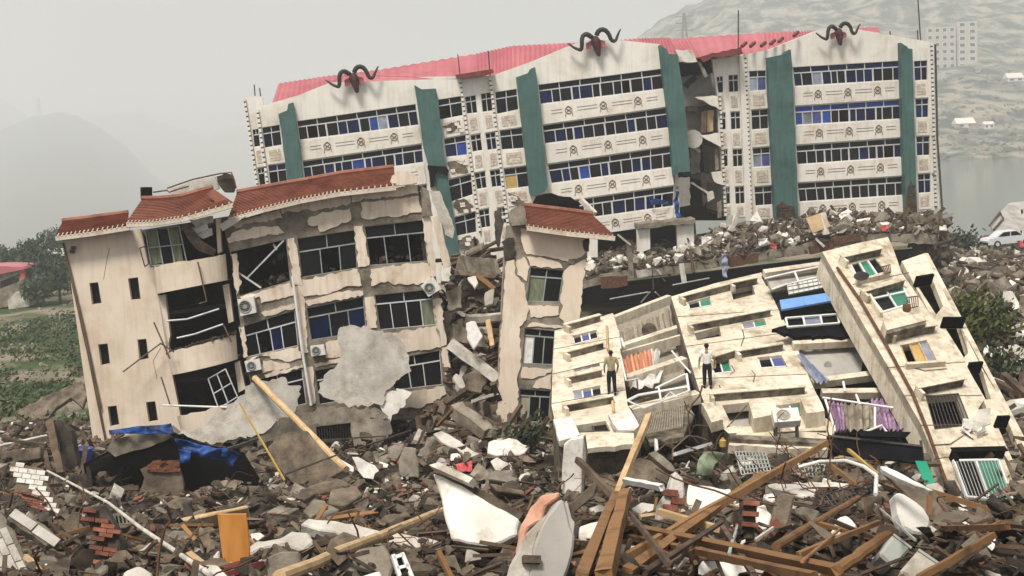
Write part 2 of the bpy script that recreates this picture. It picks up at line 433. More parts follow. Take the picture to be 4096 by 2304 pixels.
# mountains
pm('hill_green', (.035, .05, .045), (.07, .088, .072), .012, bump=.0, rough=.95)
sm = pm('hill_slide', (.035, .055, .038), (.30, .265, .21), .04, bump=.0, rough=.95)
for e_, po in zip(sm.node_tree.nodes['Color Ramp'].color_ramp.elements, (.44, .60)): e_.position = po
def mountain(name, knots, Yr, Yf, mat, base, amp=6, nx=120, ny=50, back=260, fs=.012, fan=False):
    """knots: ridge outline in D pixels; ridge at distance Yr, foot at Yf"""
    V = []; F = []
    x0, x1 = knots[0][0], knots[-1][0]
    for i in range(ny + 1):
        t = i / ny
        for j in range(nx + 1):
            px = x0 + (x1 - x0) * j / nx
            top = at(D_(px, interp(knots, px)), Yr)
            if t <= .75:
                s = t / .75; Y = Yf + (Yr - Yf) * s; k = s ** 1.15
            else:
                s = (t - .75) / .25; Y = Yr + back * s; k = 1 - s * .8
            x = top.x * (Y / Yr if fan else .35 + .65 * Y / Yr)
            z = base + (top.z - base) * k
            nz = fbm(x, Y, fs, 5) * amp * (.15 + .85 * min(1, k * 1.6))
            if fan:
                V.append(V3((x, Y, z + fbm(x / Y * 22, t * 5, 1.0, 5) * amp * k * .8))); continue
            V.append(V3((x, Y + fbm(x + 500, Y, fs, 3) * amp, z + nz)))
    for i in range(ny):
        for j in range(nx):
            a = i * (nx + 1) + j; F.append((a, a + 1, a + nx + 2, a + nx + 1))
    return tag(add(name, (V, F), mat, smooth=True), kind='structure')
mountain('hill', [(-400, 430), (-200, 400), (-60, 372), (0, 345), (60, 302), (95, 284), (150, 282), (200, 290), (240, 308), (300, 350), (360, 410), (430, 470), (520, 540), (640, 610)], 4500, 2100, 'hill_green', -153, 30, 160, 70, fs=.005, fan=True)
mountain('hill', [(-700, 180), (-300, 215), (0, 250), (60, 276), (150, 320), (300, 380), (500, 420)], 6500, 5000, 'hill_green', -153, 34, fs=.004)
mountain('hill', [(60, 400), (150, 335), (230, 292), (330, 278), (420, 306), (520, 335), (600, 312), (660, 330), (760, 370), (900, 420), (1150, 440), (1500, 430)], 6700, 5200, 'hill_green', -153, 30, fs=.004)
right_hill = mountain('hillside', [(1330, 330), (1450, 215), (1560, 130), (1620, 82), (1660, 50), (1720, 0), (1800, -35), (1950, -60), (2200, -75), (2500, -80), (3000, -80)], 2000, 872, 'hill_slide', -16, 18, 190, 90, 400, fs=.009)

def ray_hill(p, Y0=612, Y1=1040):
    """walk a pixel's ray to the far slope"""
    dg = bpy.context.evaluated_depsgraph_get()
    d = ray(p).normalized()
    hit, loc, *_ = right_hill.ray_cast(CAM - wloc(right_hill), d)
    return loc + wloc(right_hill) if hit else at(p, 1100)
bpy.context.view_layer.update()

# ------------------------------------------------------------------ rubble shapes
def hull(pts):
    bm = bmesh.new()
    for p in pts: bm.verts.new(p)
    r = bmesh.ops.convex_hull(bm, input=bm.verts)
    for v in [v for v in bm.verts if not v.link_faces]: bm.verts.remove(v)
    bm.verts.index_update()
    out = ([v.co.copy() for v in bm.verts], [tuple(v.index for v in f.verts) for f in bm.faces])
    bm.free(); return out
def chunk(rng, flat=1.0, n=11, blocky=.75):
    pts = []
    for i in range(n):
        p = [rng.uniform(-1, 1) for _ in range(3)]
        k = rng.randrange(3) if flat > .6 else 2
        p[k] = math.copysign(rng.uniform(blocky, 1), p[k])
        pts.append(V3((p[0] * .5, p[1] * .5, p[2] * .5 * flat)))
    return hull(pts)
CH_BLOCK = [chunk(R, 1.0, 14) for _ in range(10)]
CH_FLAT = [chunk(R, .15, 15, .9) for _ in range(10)]
CH_STICK = [([V3((x * .5, y * .05, z * .04)) for z in (-1, 1) for x, y in ((-1, -1), (1, -1), (1, 1), (-1, 1))], BOXF)]
CH_BRICK = [([V3((x * .12, y * .057, z * .027)) for z in (-1, 1) for x, y in ((-1, -1), (1, -1), (1, 1), (-1, 1))], BOXF)]
def rrot(rng, tilt=.5):
    return (Matrix.Rotation(rng.uniform(0, 6.28), 3, 'Z') @ Matrix.Rotation(rng.gauss(0, tilt), 3, 'X') @ Matrix.Rotation(rng.gauss(0, tilt), 3, 'Y'))
def scatter(g, shape, pos, size, rng, tilt=.5, asp=None):
    m = rrot(rng, tilt); a = asp or (rng.uniform(.7, 1.3), rng.uniform(.5, 1), rng.uniform(.6, 1))
    b = len(g.v)
    g.v += [m @ V3((v.x * size * a[0], v.y * size * a[1], v.z * size * a[2])) + pos for v in shape[0]]
    g.f += [tuple(i + b for i in f) for f in shape[1]]

# ------------------------------------------------------------------ far things
# pale landslide boulders on the far slope
g = G(); rr = random.Random(5)
for i in range(220):
    q = D_(rr.uniform(2360, 2570), 400 - abs(rr.gauss(0, 150)))
    c = ray_hill(q); scatter(g, rr.choice(CH_BLOCK + CH_FLAT), c, rr.choice([2, 3, 5, 7, 9]), rr)
tag(add('landslide_boulders', g.vf, 'concrete'), 'pale boulders strewn over the far landslide slope', 'boulders', kind='stuff')

def block_house(name, base, w, d, h, mat, label, cat, storeys, cols, yaw=0, roof=None):
    t = thing(name, base, label, cat)
    X = V3((math.cos(yaw), math.sin(yaw), 0)); Yv = V3((-math.sin(yaw), math.cos(yaw), 0)); Zv = V3((0, 0, 1))
    add('wall', obox(base + Zv * h / 2, X * w / 2, Yv * d / 2, Zv * h / 2), mat, t)
    sh = h / storeys
    for s in range(storeys):
        for c in range(cols):
            p = base + X * (w * ((c + .5) / cols - .5)) - Yv * (d / 2 + .03) + Zv * (sh * (s + .55))
            wd = add('window', obox(p, X * w / cols * .28, Yv * .05, Zv * sh * .27), 'frame_white', t)
            add('pane', obox(p - Yv * .06, X * w / cols * .24, Yv * .03, Zv * sh * .23), 'glass', wd)
    if roof:
        a = base + Zv * h; o = .5
        pts = [a - X * (w / 2 + o) - Yv * (d / 2 + o), a + X * (w / 2 + o) - Yv * (d / 2 + o), a + X * (w / 2 + o) + Yv * (d / 2 + o), a - X * (w / 2 + o) + Yv * (d / 2 + o), a - X * w / 2 + Zv * roof[1], a + X * w / 2 + Zv * roof[1]]
        add('roof', (pts, [(0, 1, 5, 4), (2, 3, 4, 5), (1, 2, 5), (3, 0, 4), (3, 2, 1, 0)]), roof[0], t)
    return t
bp_ = ray_hill(Z4(1760, 430)) + V3((0, 0, -3))
block_house('apartment_block', bp_ + V3((-9, 0, 0)), 26, 18, 38, 'concrete_light', 'hazy pale apartment block standing on the far slope', 'building', 6, 4)
block_house('apartment_block', bp_ + V3((16, 5, 0)), 18, 18, 42, 'concrete_light', 'hazy windowed slab joined right of the far apartment block', 'building', 7, 2)
for k, (zx, zy, w, lab) in enumerate([(1860, 815, 14, 'white gabled roof at the far lake shore'), (2015, 820, 7, 'small white hut right of the gabled shore roof'), (2180, 520, 14, 'hazy low house high on the far slope')]):
    q = ray_hill(Z4(zx, zy))
    block_house('shore_house', q + V3((0, 0, -1)), w, 9, 3.2, 'cloth_white', lab, 'house', 1, 2, rr.uniform(-.3, .3), ('plaster_white', w * .3))

# pylon on the left peak and a hazy mast on the right ridge
def pylon(p, h, label):
    t = thing('power_pylon', p, label, 'pylon')
    w = h * .09
    for sx in (-1, 1):
        for sy in (-1, 1):
            add('leg', beam(p + V3((sx * w, sy * w, -2)), p + V3((sx * w * .15, sy * w * .15, h)), h * .022), 'metal_dark', t)
    for k, zz in enumerate((.62, .78, .93)):
        add('crossarm', beam(p + V3((-h * .2, 0, h * zz)), p + V3((h * .2, 0, h * zz)), h * .02), 'metal_dark', t)
    for k in range(5):
        z0 = h * k / 5; a0 = w * (1 - .85 * k / 5); a1 = w * (1 - .85 * (k + 1) / 5)
        add('brace', beam(p + V3((-a0, -a0, z0)), p + V3((a1, -a1, z0 + h / 5)), h * .012), 'metal_dark', t)
pylon(at(D_(99, 284), 4500) + V3((0, 0, -6)), 52, 'faint power pylon on top of the misty left peak')
pylon(at(D_(1722, 84), 1300) + V3((0, 0, -22)), 40, 'faint lattice mast in the mist behind the pink roof')

def tree(p, h, rad, label, rng, n=1700, leaf=.33, mat='leaf_far', group='trees in the valley on the left'):
    t = thing('leafy_tree', p, label, 'tree', group)
    tr = G(); top = p + V3((rng.uniform(-.4, .4), 0, h * .62))
    tr.a(tube([p - V3((0, 0, .5)), p + V3((0, 0, h * .3)), top], [h * .035, h * .026, h * .012], 7))
    lobes = []
    for k in range(9):
        a = rng.uniform(0, 6.28); rr_ = rad * rng.uniform(.25, .7)
        c = p + V3((math.cos(a) * rr_, math.sin(a) * rr_, h * rng.uniform(.42, .9)))
        lobes.append((c, rad * rng.uniform(.35, .6)))
        tr.a(tube([p + V3((0, 0, h * rng.uniform(.25, .5))), c], [h * .012, h * .004], 5))
    add('trunk', tr.vf, 'bark', t)
    g = G()
    for k in range(n):
        c, r = rng.choice(lobes)
        d = V3((rng.gauss(0, 1), rng.gauss(0, 1), rng.gauss(0, 1))).normalized() * r * rng.uniform(.55, 1.08)
        q = c + d; s = leaf * rng.uniform(.5, 1.3)
        u = V3((rng.gauss(0, 1), rng.gauss(0, 1), rng.gauss(0, .6))).normalized(); w = u.orthogonal().normalized(); w = Matrix.Rotation(rng.uniform(0, 6.28), 3, u) @ w
        x = u.cross(w)
        b = len(g.v); g.v += [q - w * s - x * s * .5, q + x * s * .4 - w * s * .2, q + w * s, q - x * s * .6 + w * s * .2]; g.f.append((b, b + 1, b + 2, b + 3))
    add('crown', g.vf, mat, t)
    return t
rr = random.Random(21)
for dx, dy, Y, h, rad, lab in [(28, 742, 205, 5.8, 3.2, 'dark bushy tree behind the red roofed ruin at the left edge'), (72, 745, 212, 7.2, 3.6, 'tall misty tree rising right of the red roofed ruin'),
                          (118, 748, 200, 8, 4.4, 'round green tree nearest the beige building'), (150, 735, 190, 6.3, 3.8, 'low tree touching the edge of the beige wall'),
                          (135, 690, 260, 5.5, 4.5, 'faint distant tree beside the grey valley roof'), (-10, 715, 240, 5, 4, 'pale distant tree cut by the left picture edge'), (95, 752, 186, 3.5, 2.6, 'small dense bush in front of the valley trees')]:
    q = at(D_(dx, dy), Y); q.z = H(q.x, q.y)
    tree(q, h, rad, lab, rr)
q = at(D_(135, 650), 235); q.z = -4.4
block_house('valley_house', q, 9, 6, 3.2, 'pale_metal', 'low grey roofed house half hidden behind the valley trees', 'house', 1, 2, .2, ('pale_metal', 1.0))
# red roofed ruin at the left edge
b0 = at(D_(20, 770), 186); b0.z = H(b0.x, b0.y)
t = thing('ruined_house', b0, 'grey ruined house with red roof and red painted corner at the left edge', 'house')
fr = Fac((D_(0, 770), 186), (D_(70, 765), 186), (D_(0, 690), 186))
op = fr.poly(P(Z15, 0, 470, 130, 420, 130, 470, 0, 520))
add('wall', wall(fr.poly(P(Z15, -260, 420, 0, 405, 135, 385, 170, 560, 60, 640, -260, 700)), [op], V3((0, 5, 0))), 'concrete', t)
add('red_corner', prism(fr.poly(P(Z15, 133, 382, 155, 378, 200, 555, 165, 565), .15), V3((0, .5, 0))), 'cloth_red', t)
add('roof', prism(fr.poly(P(Z15, -260, 420, -200, 375, 0, 365, 150, 372, 160, 388, 0, 420), .5), V3((0, 6, 0))), 'pink_roof', t)
add('lean_to', prism(fr.poly(P(Z15, 50, 600, 110, 540, 195, 560, 200, 640, 60, 660), .8), V3((0, 2, 0))), 'concrete_light', t)

# valley scrub
g = G(); rr = random.Random(31)
for i in range(420):
    Y = rr.uniform(82, 185); x = -Y * rr.uniform(.29, .40)
    if fbm(x, Y, .06, 3) < -.05: continue
    c = V3((x, Y, H(x, Y)))
    for k in range(34):
        s = rr.uniform(.06, .16) * (1 + Y / 150); q = c + V3((rr.gauss(0, .8), rr.gauss(0, .8), abs(rr.gauss(0, .35))))
        u = V3((rr.gauss(0, 1), rr.gauss(0, 1), rr.gauss(0, 1))).normalized(); w = u.orthogonal().normalized(); x_ = u.cross(w)
        b = len(g.v); g.v += [q - w * s - x_ * s * .6, q + x_ * s * .5, q + w * s, q - x_ * s * .6]; g.f.append((b, b + 1, b + 2, b + 3))
tag(add('valley_scrub', g.vf, 'grass'), 'low green scrub covering the valley floor on the left', 'scrub', kind='stuff')
g = G()
for i in range(260):
    Y = rr.uniform(84, 190); x = -Y * rr.uniform(.28, .42)
    scatter(g, rr.choice(CH_FLAT + CH_BLOCK), V3((x, Y, H(x, Y) + .05)), rr.uniform(.2, .8), rr, .4)
tag(add('valley_stones', g.vf, 'concrete'), 'pale stones lying about the green valley floor', 'stones', kind='stuff')
# ------------------------------------------------------------------ windows
def window(fac, quad, cols, parent, panes, frame='aluminium', transom=.32, rec=.14, bar=.07, name='window', broken=0.0, rng=R, tran_mat='glass', dbl=0, jit=0.0):
    """quad: TL,TR,BR,BL pixels of the opening. The frame is a part, each pane its sub-part."""
    q = [fac.p(c, -rec) for c in quad]
    n = fac.n
    g = G()
    for a, b in ((0, 1), (1, 2), (2, 3), (3, 0)):
        g.a(beam(q[a], q[b], bar, bar, n))
    if transom: g.a(beam(bil(q, 0, transom), bil(q, 1, transom), bar * 1.1, bar, n))
    xs = [i / cols for i in range(cols + 1)]
    xs = [xs[0]] + [x + rng.uniform(-jit, jit) / cols for x in xs[1:-1]] + [xs[-1]]
    for i in range(1, cols):
        g.a(beam(bil(q, xs[i], transom or 0), bil(q, xs[i], 1), bar * (1.5 if dbl and i % dbl == 0 else .8), bar, n))
    if transom:
        for i in range(1, max(2, cols // 2)):
            s = i / max(2, cols // 2); g.a(beam(bil(q, s, 0), bil(q, s, transom), bar * .8, bar, n))
    fr = add(name, g.vf, frame, parent)
    def pane(s0, s1, t0, t1, mat, tilt=0):
        c = [bil(q, s0, t0), bil(q, s1, t0), bil(q, s1, t1), bil(q, s0, t1)]
        c = [p - n * .02 for p in c]
        if tilt: c[1] = c[1] - n * tilt; c[2] = c[2] - n * tilt
        add('pane', prism(c, -n * .015), mat, fr)
    if transom:
        k = max(2, cols // 2) if cols > 1 else 1
        for i in range(k):
            if rng.random() >= broken: pane(i / k, (i + 1) / k, 0, transom, tran_mat)
    for i in range(cols):
        m = panes[i % len(panes)]
        if m is None or rng.random() < broken: continue
        pane(xs[i], xs[i + 1], transom or 0, 1, m)
    return fr
def grow(quad, k):
    cx = sum(p[0] for p in quad) / 4; cy = sum(p[1] for p in quad) / 4
    return [(p[0] + math.copysign(k, p[0] - cx), p[1] + math.copysign(k, p[1] - cy)) for p in quad]
def Q(z, *c): return P(z, *c)

# ------------------------------------------------------------------ big white and green building
FL = Fac((D_(620, 250), 110), (D_(1700, 110), 113), (D_(1000, 560), 110.6))
FR = Fac((D_(1790, 200), 115), (D_(2345, 130), 116.5), (D_(1830, 540), 115.3))
g_, b_, y_, d_, gr_ = 'glass_blue', 'glass_bright', 'glass_grey', 'glass', 'glass_violet'

def hotel(name, label, F_, outline, bays, base):
    t = thing(name, base, label, 'building')
    holes = []
    for bay in bays:
        for r in bay['rows']: holes.append(F_.poly(r))
    add('wall', wall(F_.poly(outline), holes, -F_.n * .4), 'white_wall', t)
    for bi, bay in enumerate(bays):
        rows = bay['rows']
        for i, r in enumerate(rows):
            pal = bay['pal'][i % len(bay['pal'])]
            window(F_, r, bay['cols'], t, pal, broken=bay.get('broken', .04), dbl=3 if bay['cols'] > 6 else 0, jit=.22 if bay['cols'] > 6 else .05, tran_mat=bay.get('tran', ['glass'] * 9)[i], bar=.085 if bay['cols'] > 6 else .075)
        for i, r in enumerate(rows):
            if i + 1 < len(rows): pq = [r[3], r[2], rows[i + 1][1], rows[i + 1][0]]
            elif bay.get('last'): pq = [r[3], r[2], bay['last'][1], bay['last'][0]]
            else: continue
            pq = [lerp2(pq[0], pq[3], .03), lerp2(pq[1], pq[2], .03), lerp2(pq[1], pq[2], .95), lerp2(pq[0], pq[3], .95)]
            if bay.get('emblem'):
                q = [F_.p(c, .10) for c in pq]
                pl = add('panel', prism(q, -F_.n * .12), 'cream_panel', t)
                for s0, s1 in ((.08, .17), (.29, .45), (.57, .73), (.85, .94)):
                    for tt in (.36, .52):
                        add('groove_line', beam(bil(q, s0, tt) + F_.n * .012, bil(q, s1, tt) + F_.n * .012, .022, .03, F_.n), 'rust', pl)
                for s in (.22, .5, .78):
                    c = bil(q, s, .46) + F_.n * .03; U = (q[1] - q[0]).normalized(); Vv = (q[0] - q[3]).normalized()
                    g = G(); rr_ = .27
                    g.a(tube([c + (U * math.cos(a) + Vv * math.sin(a)) * rr_ for a in [k * math.pi / 8 for k in range(17)]], .024, 5))
                    for a in (.6, 2.54): g.a(beam(c - (U * math.cos(a) + Vv * math.sin(a)) * .2, c + (U * math.cos(a) + Vv * math.sin(a)) * .2, .03, .05, F_.n))
                    for sx in (-1, 1): g.a(beam(c + U * sx * .26 - Vv * .22, c + U * sx * .30 - Vv * .48, .03, .04, F_.n))
                    g.a(beam(c + U * -.1 + Vv * .31, c + U * .1 + Vv * .31, .03, .04, F_.n))
                    add('emblem', g.vf, 'rust', pl)
            else:
                q = [F_.p(c, .07) for c in pq]
                pl = add('panel', prism(q, -F_.n * .09), 'cream_panel', t)
                # raised field of split stone blocks
                nx, ny = max(3, bay.get('blk', 4)), 4
                for yy in range(ny):
                    xs = [0] + sorted(R.uniform(.1, .9) for _ in range(nx - 1)) + [1]
                    for k in range(nx):
                        if xs[k + 1] - xs[k] < .08: continue
                        a = [bil(q, .16 + .68 * s_, .16 + .66 * t_) for s_, t_ in ((xs[k] + .012, (yy + .06) / ny), (xs[k + 1] - .012, (yy + .06) / ny), (xs[k + 1] - .012, (yy + .94) / ny), (xs[k] + .012, (yy + .94) / ny))]
                        add('stone_block', prism([p + F_.n * (.02 + R.uniform(0, .03)) for p in a], -F_.n * .04), 'block_panel', pl)
    return t
def pillar(t, F_, pts, off=.75, name='green_pillar'):
    add(name, prism(F_.poly(pts, off), -F_.n * (off + .05)), 'green_paint', t)
def quoin(t, F_, a, b, off=.12, w=.14):
    p, q = F_.p(a, off), F_.p(b, off)
    post = add('corner_post', beam(p, q, w, .14, F_.n), 'metal_dark', t)
    g = G(); n = int((q - p).length / .36)
    for i in range(n):
        g.a(beam(p + (q - p) * (i / n), p + (q - p) * ((i + .66) / n), w * 1.35, .17, F_.n))
    k = add('tile_teeth', g.vf, 'white_wall', post); k['kind'] = 'stuff'

oL = P(Z2, 170, 538, 330, 528, 345, 605, 640, 520, 940, 400, 1060, 345, 1150, 322, 1260, 322, 1380, 342, 1600, 347, 1700, 352, 1870, 372, 2100, 372) \
   + P(Z3, 60, 455, 280, 432, 540, 340, 800, 232, 900, 195, 980, 182, 1180, 190, 1430, 216, 1452, 400, 1490, 800, 1525, 1110, 1530, 1330) \
   + P(D_, 1702, 552, 1520, 578, 1480, 640, 1240, 690, 700, 780) + P(Z2, 340, 1800, 290, 1350, 225, 900)
bL = [
 dict(rows=[Q(Z2, 640, 745, 1700, 592, 1730, 780, 665, 915), Q(Z2, 690, 1105, 1755, 950, 1770, 1112, 710, 1270), Q(Z2, 735, 1465, 1800, 1310, 1815, 1470, 755, 1630)], cols=12,
      pal=[[d_, d_, d_, d_, g_, g_, d_, b_, y_, g_, d_, g_], [g_, d_, g_, g_, g_, b_, g_, g_, d_, g_, d_, g_]], emblem=1, broken=.05),
 dict(rows=[Q(Z2, 245, 822, 300, 812, 318, 968, 262, 978), Q(Z2, 288, 1166, 350, 1156, 364, 1310, 310, 1320)], cols=1, pal=[[d_]], blk=3),
 dict(rows=[Q(Z2, 330, 802, 488, 776, 510, 958, 355, 986), Q(Z2, 384, 1140, 540, 1120, 560, 1295, 405, 1322)], cols=2, pal=[[g_, d_], [b_, d_]], tran=['glass', 'glass_blue']),
 dict(rows=[Q(Z2, 1890, 555, 2105, 520, 2122, 695, 1916, 735), Q(Z2, 1950, 905, 2145, 868, 2162, 1045, 1970, 1068), Q(Z2, 1990, 1270, 2195, 1218, 2212, 1400, 2010, 1470), Q(Z7, 85, 225, 200, 192, 206, 300, 100, 322)], cols=2, pal=[[d_, d_], [g_, b_], [d_, None], [d_, d_]], broken=.15),
 dict(rows=[Q(Z3, 100, 575, 175, 562, 188, 684, 115, 692), Q(Z3, 138, 840, 208, 826, 222, 940, 154, 950), Q(Z3, 165, 1098, 240, 1082, 252, 1195, 184, 1206), Q(Z3, 195, 1350, 266, 1335, 277, 1460, 214, 1470)], cols=2, pal=[[d_, d_]], last=P(Z3, 232, 1590, 292, 1580)),
 dict(rows=[Q(Z3, 208, 555, 280, 542, 292, 670, 222, 680), Q(Z3, 240, 825, 308, 813, 320, 930, 256, 940), Q(Z3, 270, 1080, 340, 1068, 352, 1184, 286, 1192), Q(Z3, 318, 1337, 385, 1325, 396, 1430, 335, 1440)], cols=2, pal=[[d_, d_], [g_, d_]], last=P(Z3, 350, 1570, 405, 1560)),
 dict(rows=[Q(Z3, 306, 542, 455, 520, 468, 662, 320, 694), Q(Z3, 337, 806, 490, 786, 506, 925, 352, 936), Q(Z3, 365, 1066, 525, 1046, 538, 1186, 385, 1206)], cols=2, pal=[[d_, d_], [d_, d_], ['yellow_board', d_]], last=P(Z3, 400, 1330, 560, 1300)),
 dict(rows=[Q(Z3, 600, 492, 1445, 382, 1457, 520, 615, 625), Q(Z3, 630, 770, 1475, 648, 1490, 785, 645, 895), Q(Z3, 665, 1037, 1505, 912, 1510, 1055, 690, 1166), Q(Z3, 695, 1303, 1528, 1180, 1526, 1318, 718, 1432)], cols=12,
      pal=[[g_, d_, d_, g_, g_, d_, d_, d_, g_, d_, g_, d_], [g_, g_, d_, g_, d_, d_, d_, d_, g_, d_, d_, g_], [g_, g_, d_, b_, d_, g_, d_, d_, g_, g_, d_, d_], [d_, d_, d_, d_, d_, d_, g_, d_, g_, g_, b_, None]], emblem=1, last=P(Z3, 742, 1560, 1516, 1440), broken=.04),
]
tL = hotel('leaning_hotel_wing', 'long white and green building leaning left, skulls with horns on its two gables', FL, oL, bL, at(D_(1100, 760), 111))
for pts in (P(Z2, 475, 682, 553, 650, 565, 592, 605, 578, 625, 680, 700, 1290, 560, 1310, 500, 830),
            P(Z2, 1690, 425, 1752, 462, 1880, 455, 1902, 560, 1960, 1120, 1968, 1150, 1815, 1140, 1770, 980, 1712, 560),
            P(Z3, 455, 440, 535, 412, 548, 385, 580, 370, 596, 470, 668, 1190, 640, 1225, 560, 1252, 545, 1230, 515, 960, 485, 700),
            P(Z3, 1430, 220, 1480, 252, 1490, 282, 1550, 287, 1572, 420, 1602, 640, 1640, 1085, 1560, 1090, 1525, 1112, 1500, 800, 1452, 420)):
    pillar(tL, FL, pts)
pillar(tL, FL, P(Z2, 1870, 1210, 1900, 1190, 1965, 1180, 1990, 1260, 2060, 1700, 2100, 2000, 1990, 2000, 1930, 1640), .45)
add('pillar_break_shade', prism(FL.poly(jag(P(Z2, 1808, 1140, 1968, 1148, 1998, 1190, 1985, 1228, 1900, 1190, 1878, 1215, 1868, 1330, 1832, 1335), 4, 12), .72), -FL.n * .7), 'black', tL)  # black solid painted in for the shade of the broken hole
for c in ((1985, 1110, 2040, 1090, 2150, 1150, 2170, 1200, 2080, 1210, 2000, 1180), (1935, 790, 2000, 770, 2090, 745, 2110, 800, 2000, 850)):
    k = add('bared_masonry', prism(FL.poly(jag(P(Z2, *c), 4, 10), .12), -FL.n * .04), 'concrete_brown', tL)
    for j in range(5):
        x, y = R.uniform(min(c[::2]), max(c[::2])), R.uniform(min(c[1::2]), max(c[1::2])); add('tile_shard', prism(FL.poly(jag([Z2(x - 22, y - 12), Z2(x + 20, y - 16), Z2(x + 24, y + 10), Z2(x - 16, y + 14)], 3, 8), .18), -FL.n * .05), 'cream_panel', k)
for c in ((95, 125, 150, 130, 190, 165, 170, 200, 110, 195, 85, 165), (110, 335, 180, 320, 220, 350, 190, 395, 120, 390), (370, 90, 420, 110, 470, 160, 430, 170, 385, 140), (300, 195, 330, 185, 345, 240, 320, 300)):
    k = add('bared_masonry', prism(FL.poly(jag(P(Z7, *c), 4, 10), .14), -FL.n * .04), 'concrete_brown', tL)
    for j in range(4):
        x, y = R.uniform(min(c[::2]), max(c[::2])), R.uniform(min(c[1::2]), max(c[1::2])); add('tile_shard', prism(FL.poly(jag([Z7(x - 14, y - 9), Z7(x + 13, y - 10), Z7(x + 15, y + 7), Z7(x - 10, y + 9)], 3, 8), .2), -FL.n * .05), 'cream_panel', k)
for a, b in ((Z2(172, 540), Z2(300, 1400)), (Z2(288, 640), Z2(388, 1380)), (Z3(68, 455), Z3(205, 1500)), (Z3(272, 440), Z3(400, 1500))):
    quoin(tL, FL, a, b)
for a, b in ((Z2(2075, 150), Z2(2100, 370)), (Z3(260, 260), Z3(275, 440)), (Z2(260, 420), Z2(268, 520)), (Z2(308, 450), Z2(318, 525))):
    add('roof_rod', tube([FL.p(a, -.3), FL.p(b, -.3)], .05, 6), 'metal_dark', tL)
oR = P(Z4, 240, 380, 440, 350, 455, 350, 600, 322, 900, 202, 1000, 178, 1050, 170, 1120, 176, 1220, 196, 1450, 235, 1640, 270, 1650, 530, 1680, 900, 1705, 1345, 1480, 1382, 1250, 1400, 800, 1420, 640, 1422, 330, 1402, 305, 1150, 285, 900, 270, 600, 250, 470)
bR = [
 dict(rows=[Q(Z4, 755, 432, 1450, 390, 1452, 515, 770, 556), Q(Z4, 770, 686, 1457, 640, 1460, 765, 776, 806), Q(Z4, 778, 937, 1465, 888, 1470, 1010, 786, 1060), Q(Z4, 786, 1180, 1475, 1135, 1478, 1256, 800, 1300)], cols=12,
      pal=[[g_, d_, y_, g_, d_, d_, g_, g_, g_, d_, d_, g_], [b_, y_, gr_, b_, d_, None, g_, g_, g_, d_, d_, g_], [d_, d_, d_, d_, d_, d_, d_, g_, d_, d_, None, g_], [d_]], emblem=1, last=P(Z4, 805, 1412, 1480, 1375), tran=['glass_blue', 'glass_bright', 'glass', 'glass'], broken=.02),
 dict(rows=[Q(Z4, 475, 457, 585, 452, 588, 580, 482, 588), Q(Z4, 490, 710, 598, 702, 602, 828, 494, 836), Q(Z4, 498, 955, 610, 946, 614, 1070, 505, 1078), Q(Z4, 510, 1205, 622, 1196, 626, 1318, 516, 1326)], cols=2, pal=[[y_, gr_], [d_, d_]], last=P(Z4, 520, 1415, 632, 1412), blk=4),
 dict(rows=[Q(Z4, 342, 483, 405, 480, 408, 590, 346, 595), Q(Z4, 356, 722, 418, 720, 422, 830, 360, 836), Q(Z4, 370, 963, 432, 960, 436, 1070, 373, 1075), Q(Z4, 385, 1205, 445, 1201, 449, 1310, 389, 1316)], cols=2, pal=[[d_, d_]], last=P(Z4, 392, 1402, 452, 1400)),
 dict(rows=[Q(Z4, 265, 495, 308, 490, 310, 597, 277, 599), Q(Z4, 293, 730, 325, 726, 328, 834, 297, 837), Q(Z4, 308, 966, 338, 962, 341, 1070, 310, 1075), Q(Z4, 326, 1208, 352, 1205, 356, 1312, 330, 1316)], cols=1, pal=[[d_]], last=P(Z4, 334, 1400, 360, 1398), blk=3),
 dict(rows=[Q(Z4, 1537, 393, 1625, 388, 1625, 515, 1542, 520), Q(Z4, 1546, 637, 1632, 632, 1632, 755, 1550, 760), Q(Z4, 1552, 880, 1640, 875, 1640, 1000, 1556, 1003), Q(Z4, 1562, 1122, 1645, 1117, 1647, 1240, 1566, 1245)], cols=2, pal=[[g_, d_], [g_, g_]], last=P(Z4, 1570, 1355, 1652, 1348), tran=['glass_blue', 'glass_blue', 'glass_blue', 'glass']),
]
tR = hotel('upright_hotel_wing', 'upright white and green wing with horned skull, right of the torn gap', FR, oR, bR, at(D_(2080, 560), 116))
for pts in (P(Z4, 600, 372, 705, 350, 718, 332, 746, 318, 756, 440, 795, 1415, 645, 1405, 626, 950, 606, 600), P(Z4, 1455, 275, 1495, 300, 1503, 312, 1530, 316, 1540, 700, 1560, 1368, 1487, 1372, 1467, 800)):
    pillar(tR, FR, pts)
for pts in (P(Z4, 655, 1402, 650, 1330, 690, 1295, 715, 1320, 770, 1330, 785, 1410), P(Z4, 1490, 1365, 1498, 1230, 1520, 1155, 1540, 1200, 1557, 1360)):   # broken stone facing at the pillar feet
    s = add('bared_masonry', prism(FR.poly(jag(pts, 4, 14), .78), -FR.n * .04), 'concrete_dark', tR)
    for k in range(24):
        x = R.uniform(min(p[0] for p in pts), max(p[0] for p in pts)); y = R.uniform(min(p[1] for p in pts), max(p[1] for p in pts))
        if inpoly((x, y), pts): add('brick', prism(FR.poly([(x - 7, y - 3), (x + 7, y - 4), (x + 7, y + 3), (x - 7, y + 4)], .82), -FR.n * .05), 'rust', s)
for a, b in ((Z4(452, 352), Z4(492, 1405)), (Z4(287, 600), Z4(325, 1400)), (Z4(1652, 275), Z4(1680, 1335))):
    quoin(tR, FR, a, b)
pp = add('corner_mast', tube([FR.p(Z4(1676, 285), .8), FR.p(Z4(1690, 900), .8), FR.p(Z4(1722, 1360), .8)], .09, 6), 'metal_dark', tR)
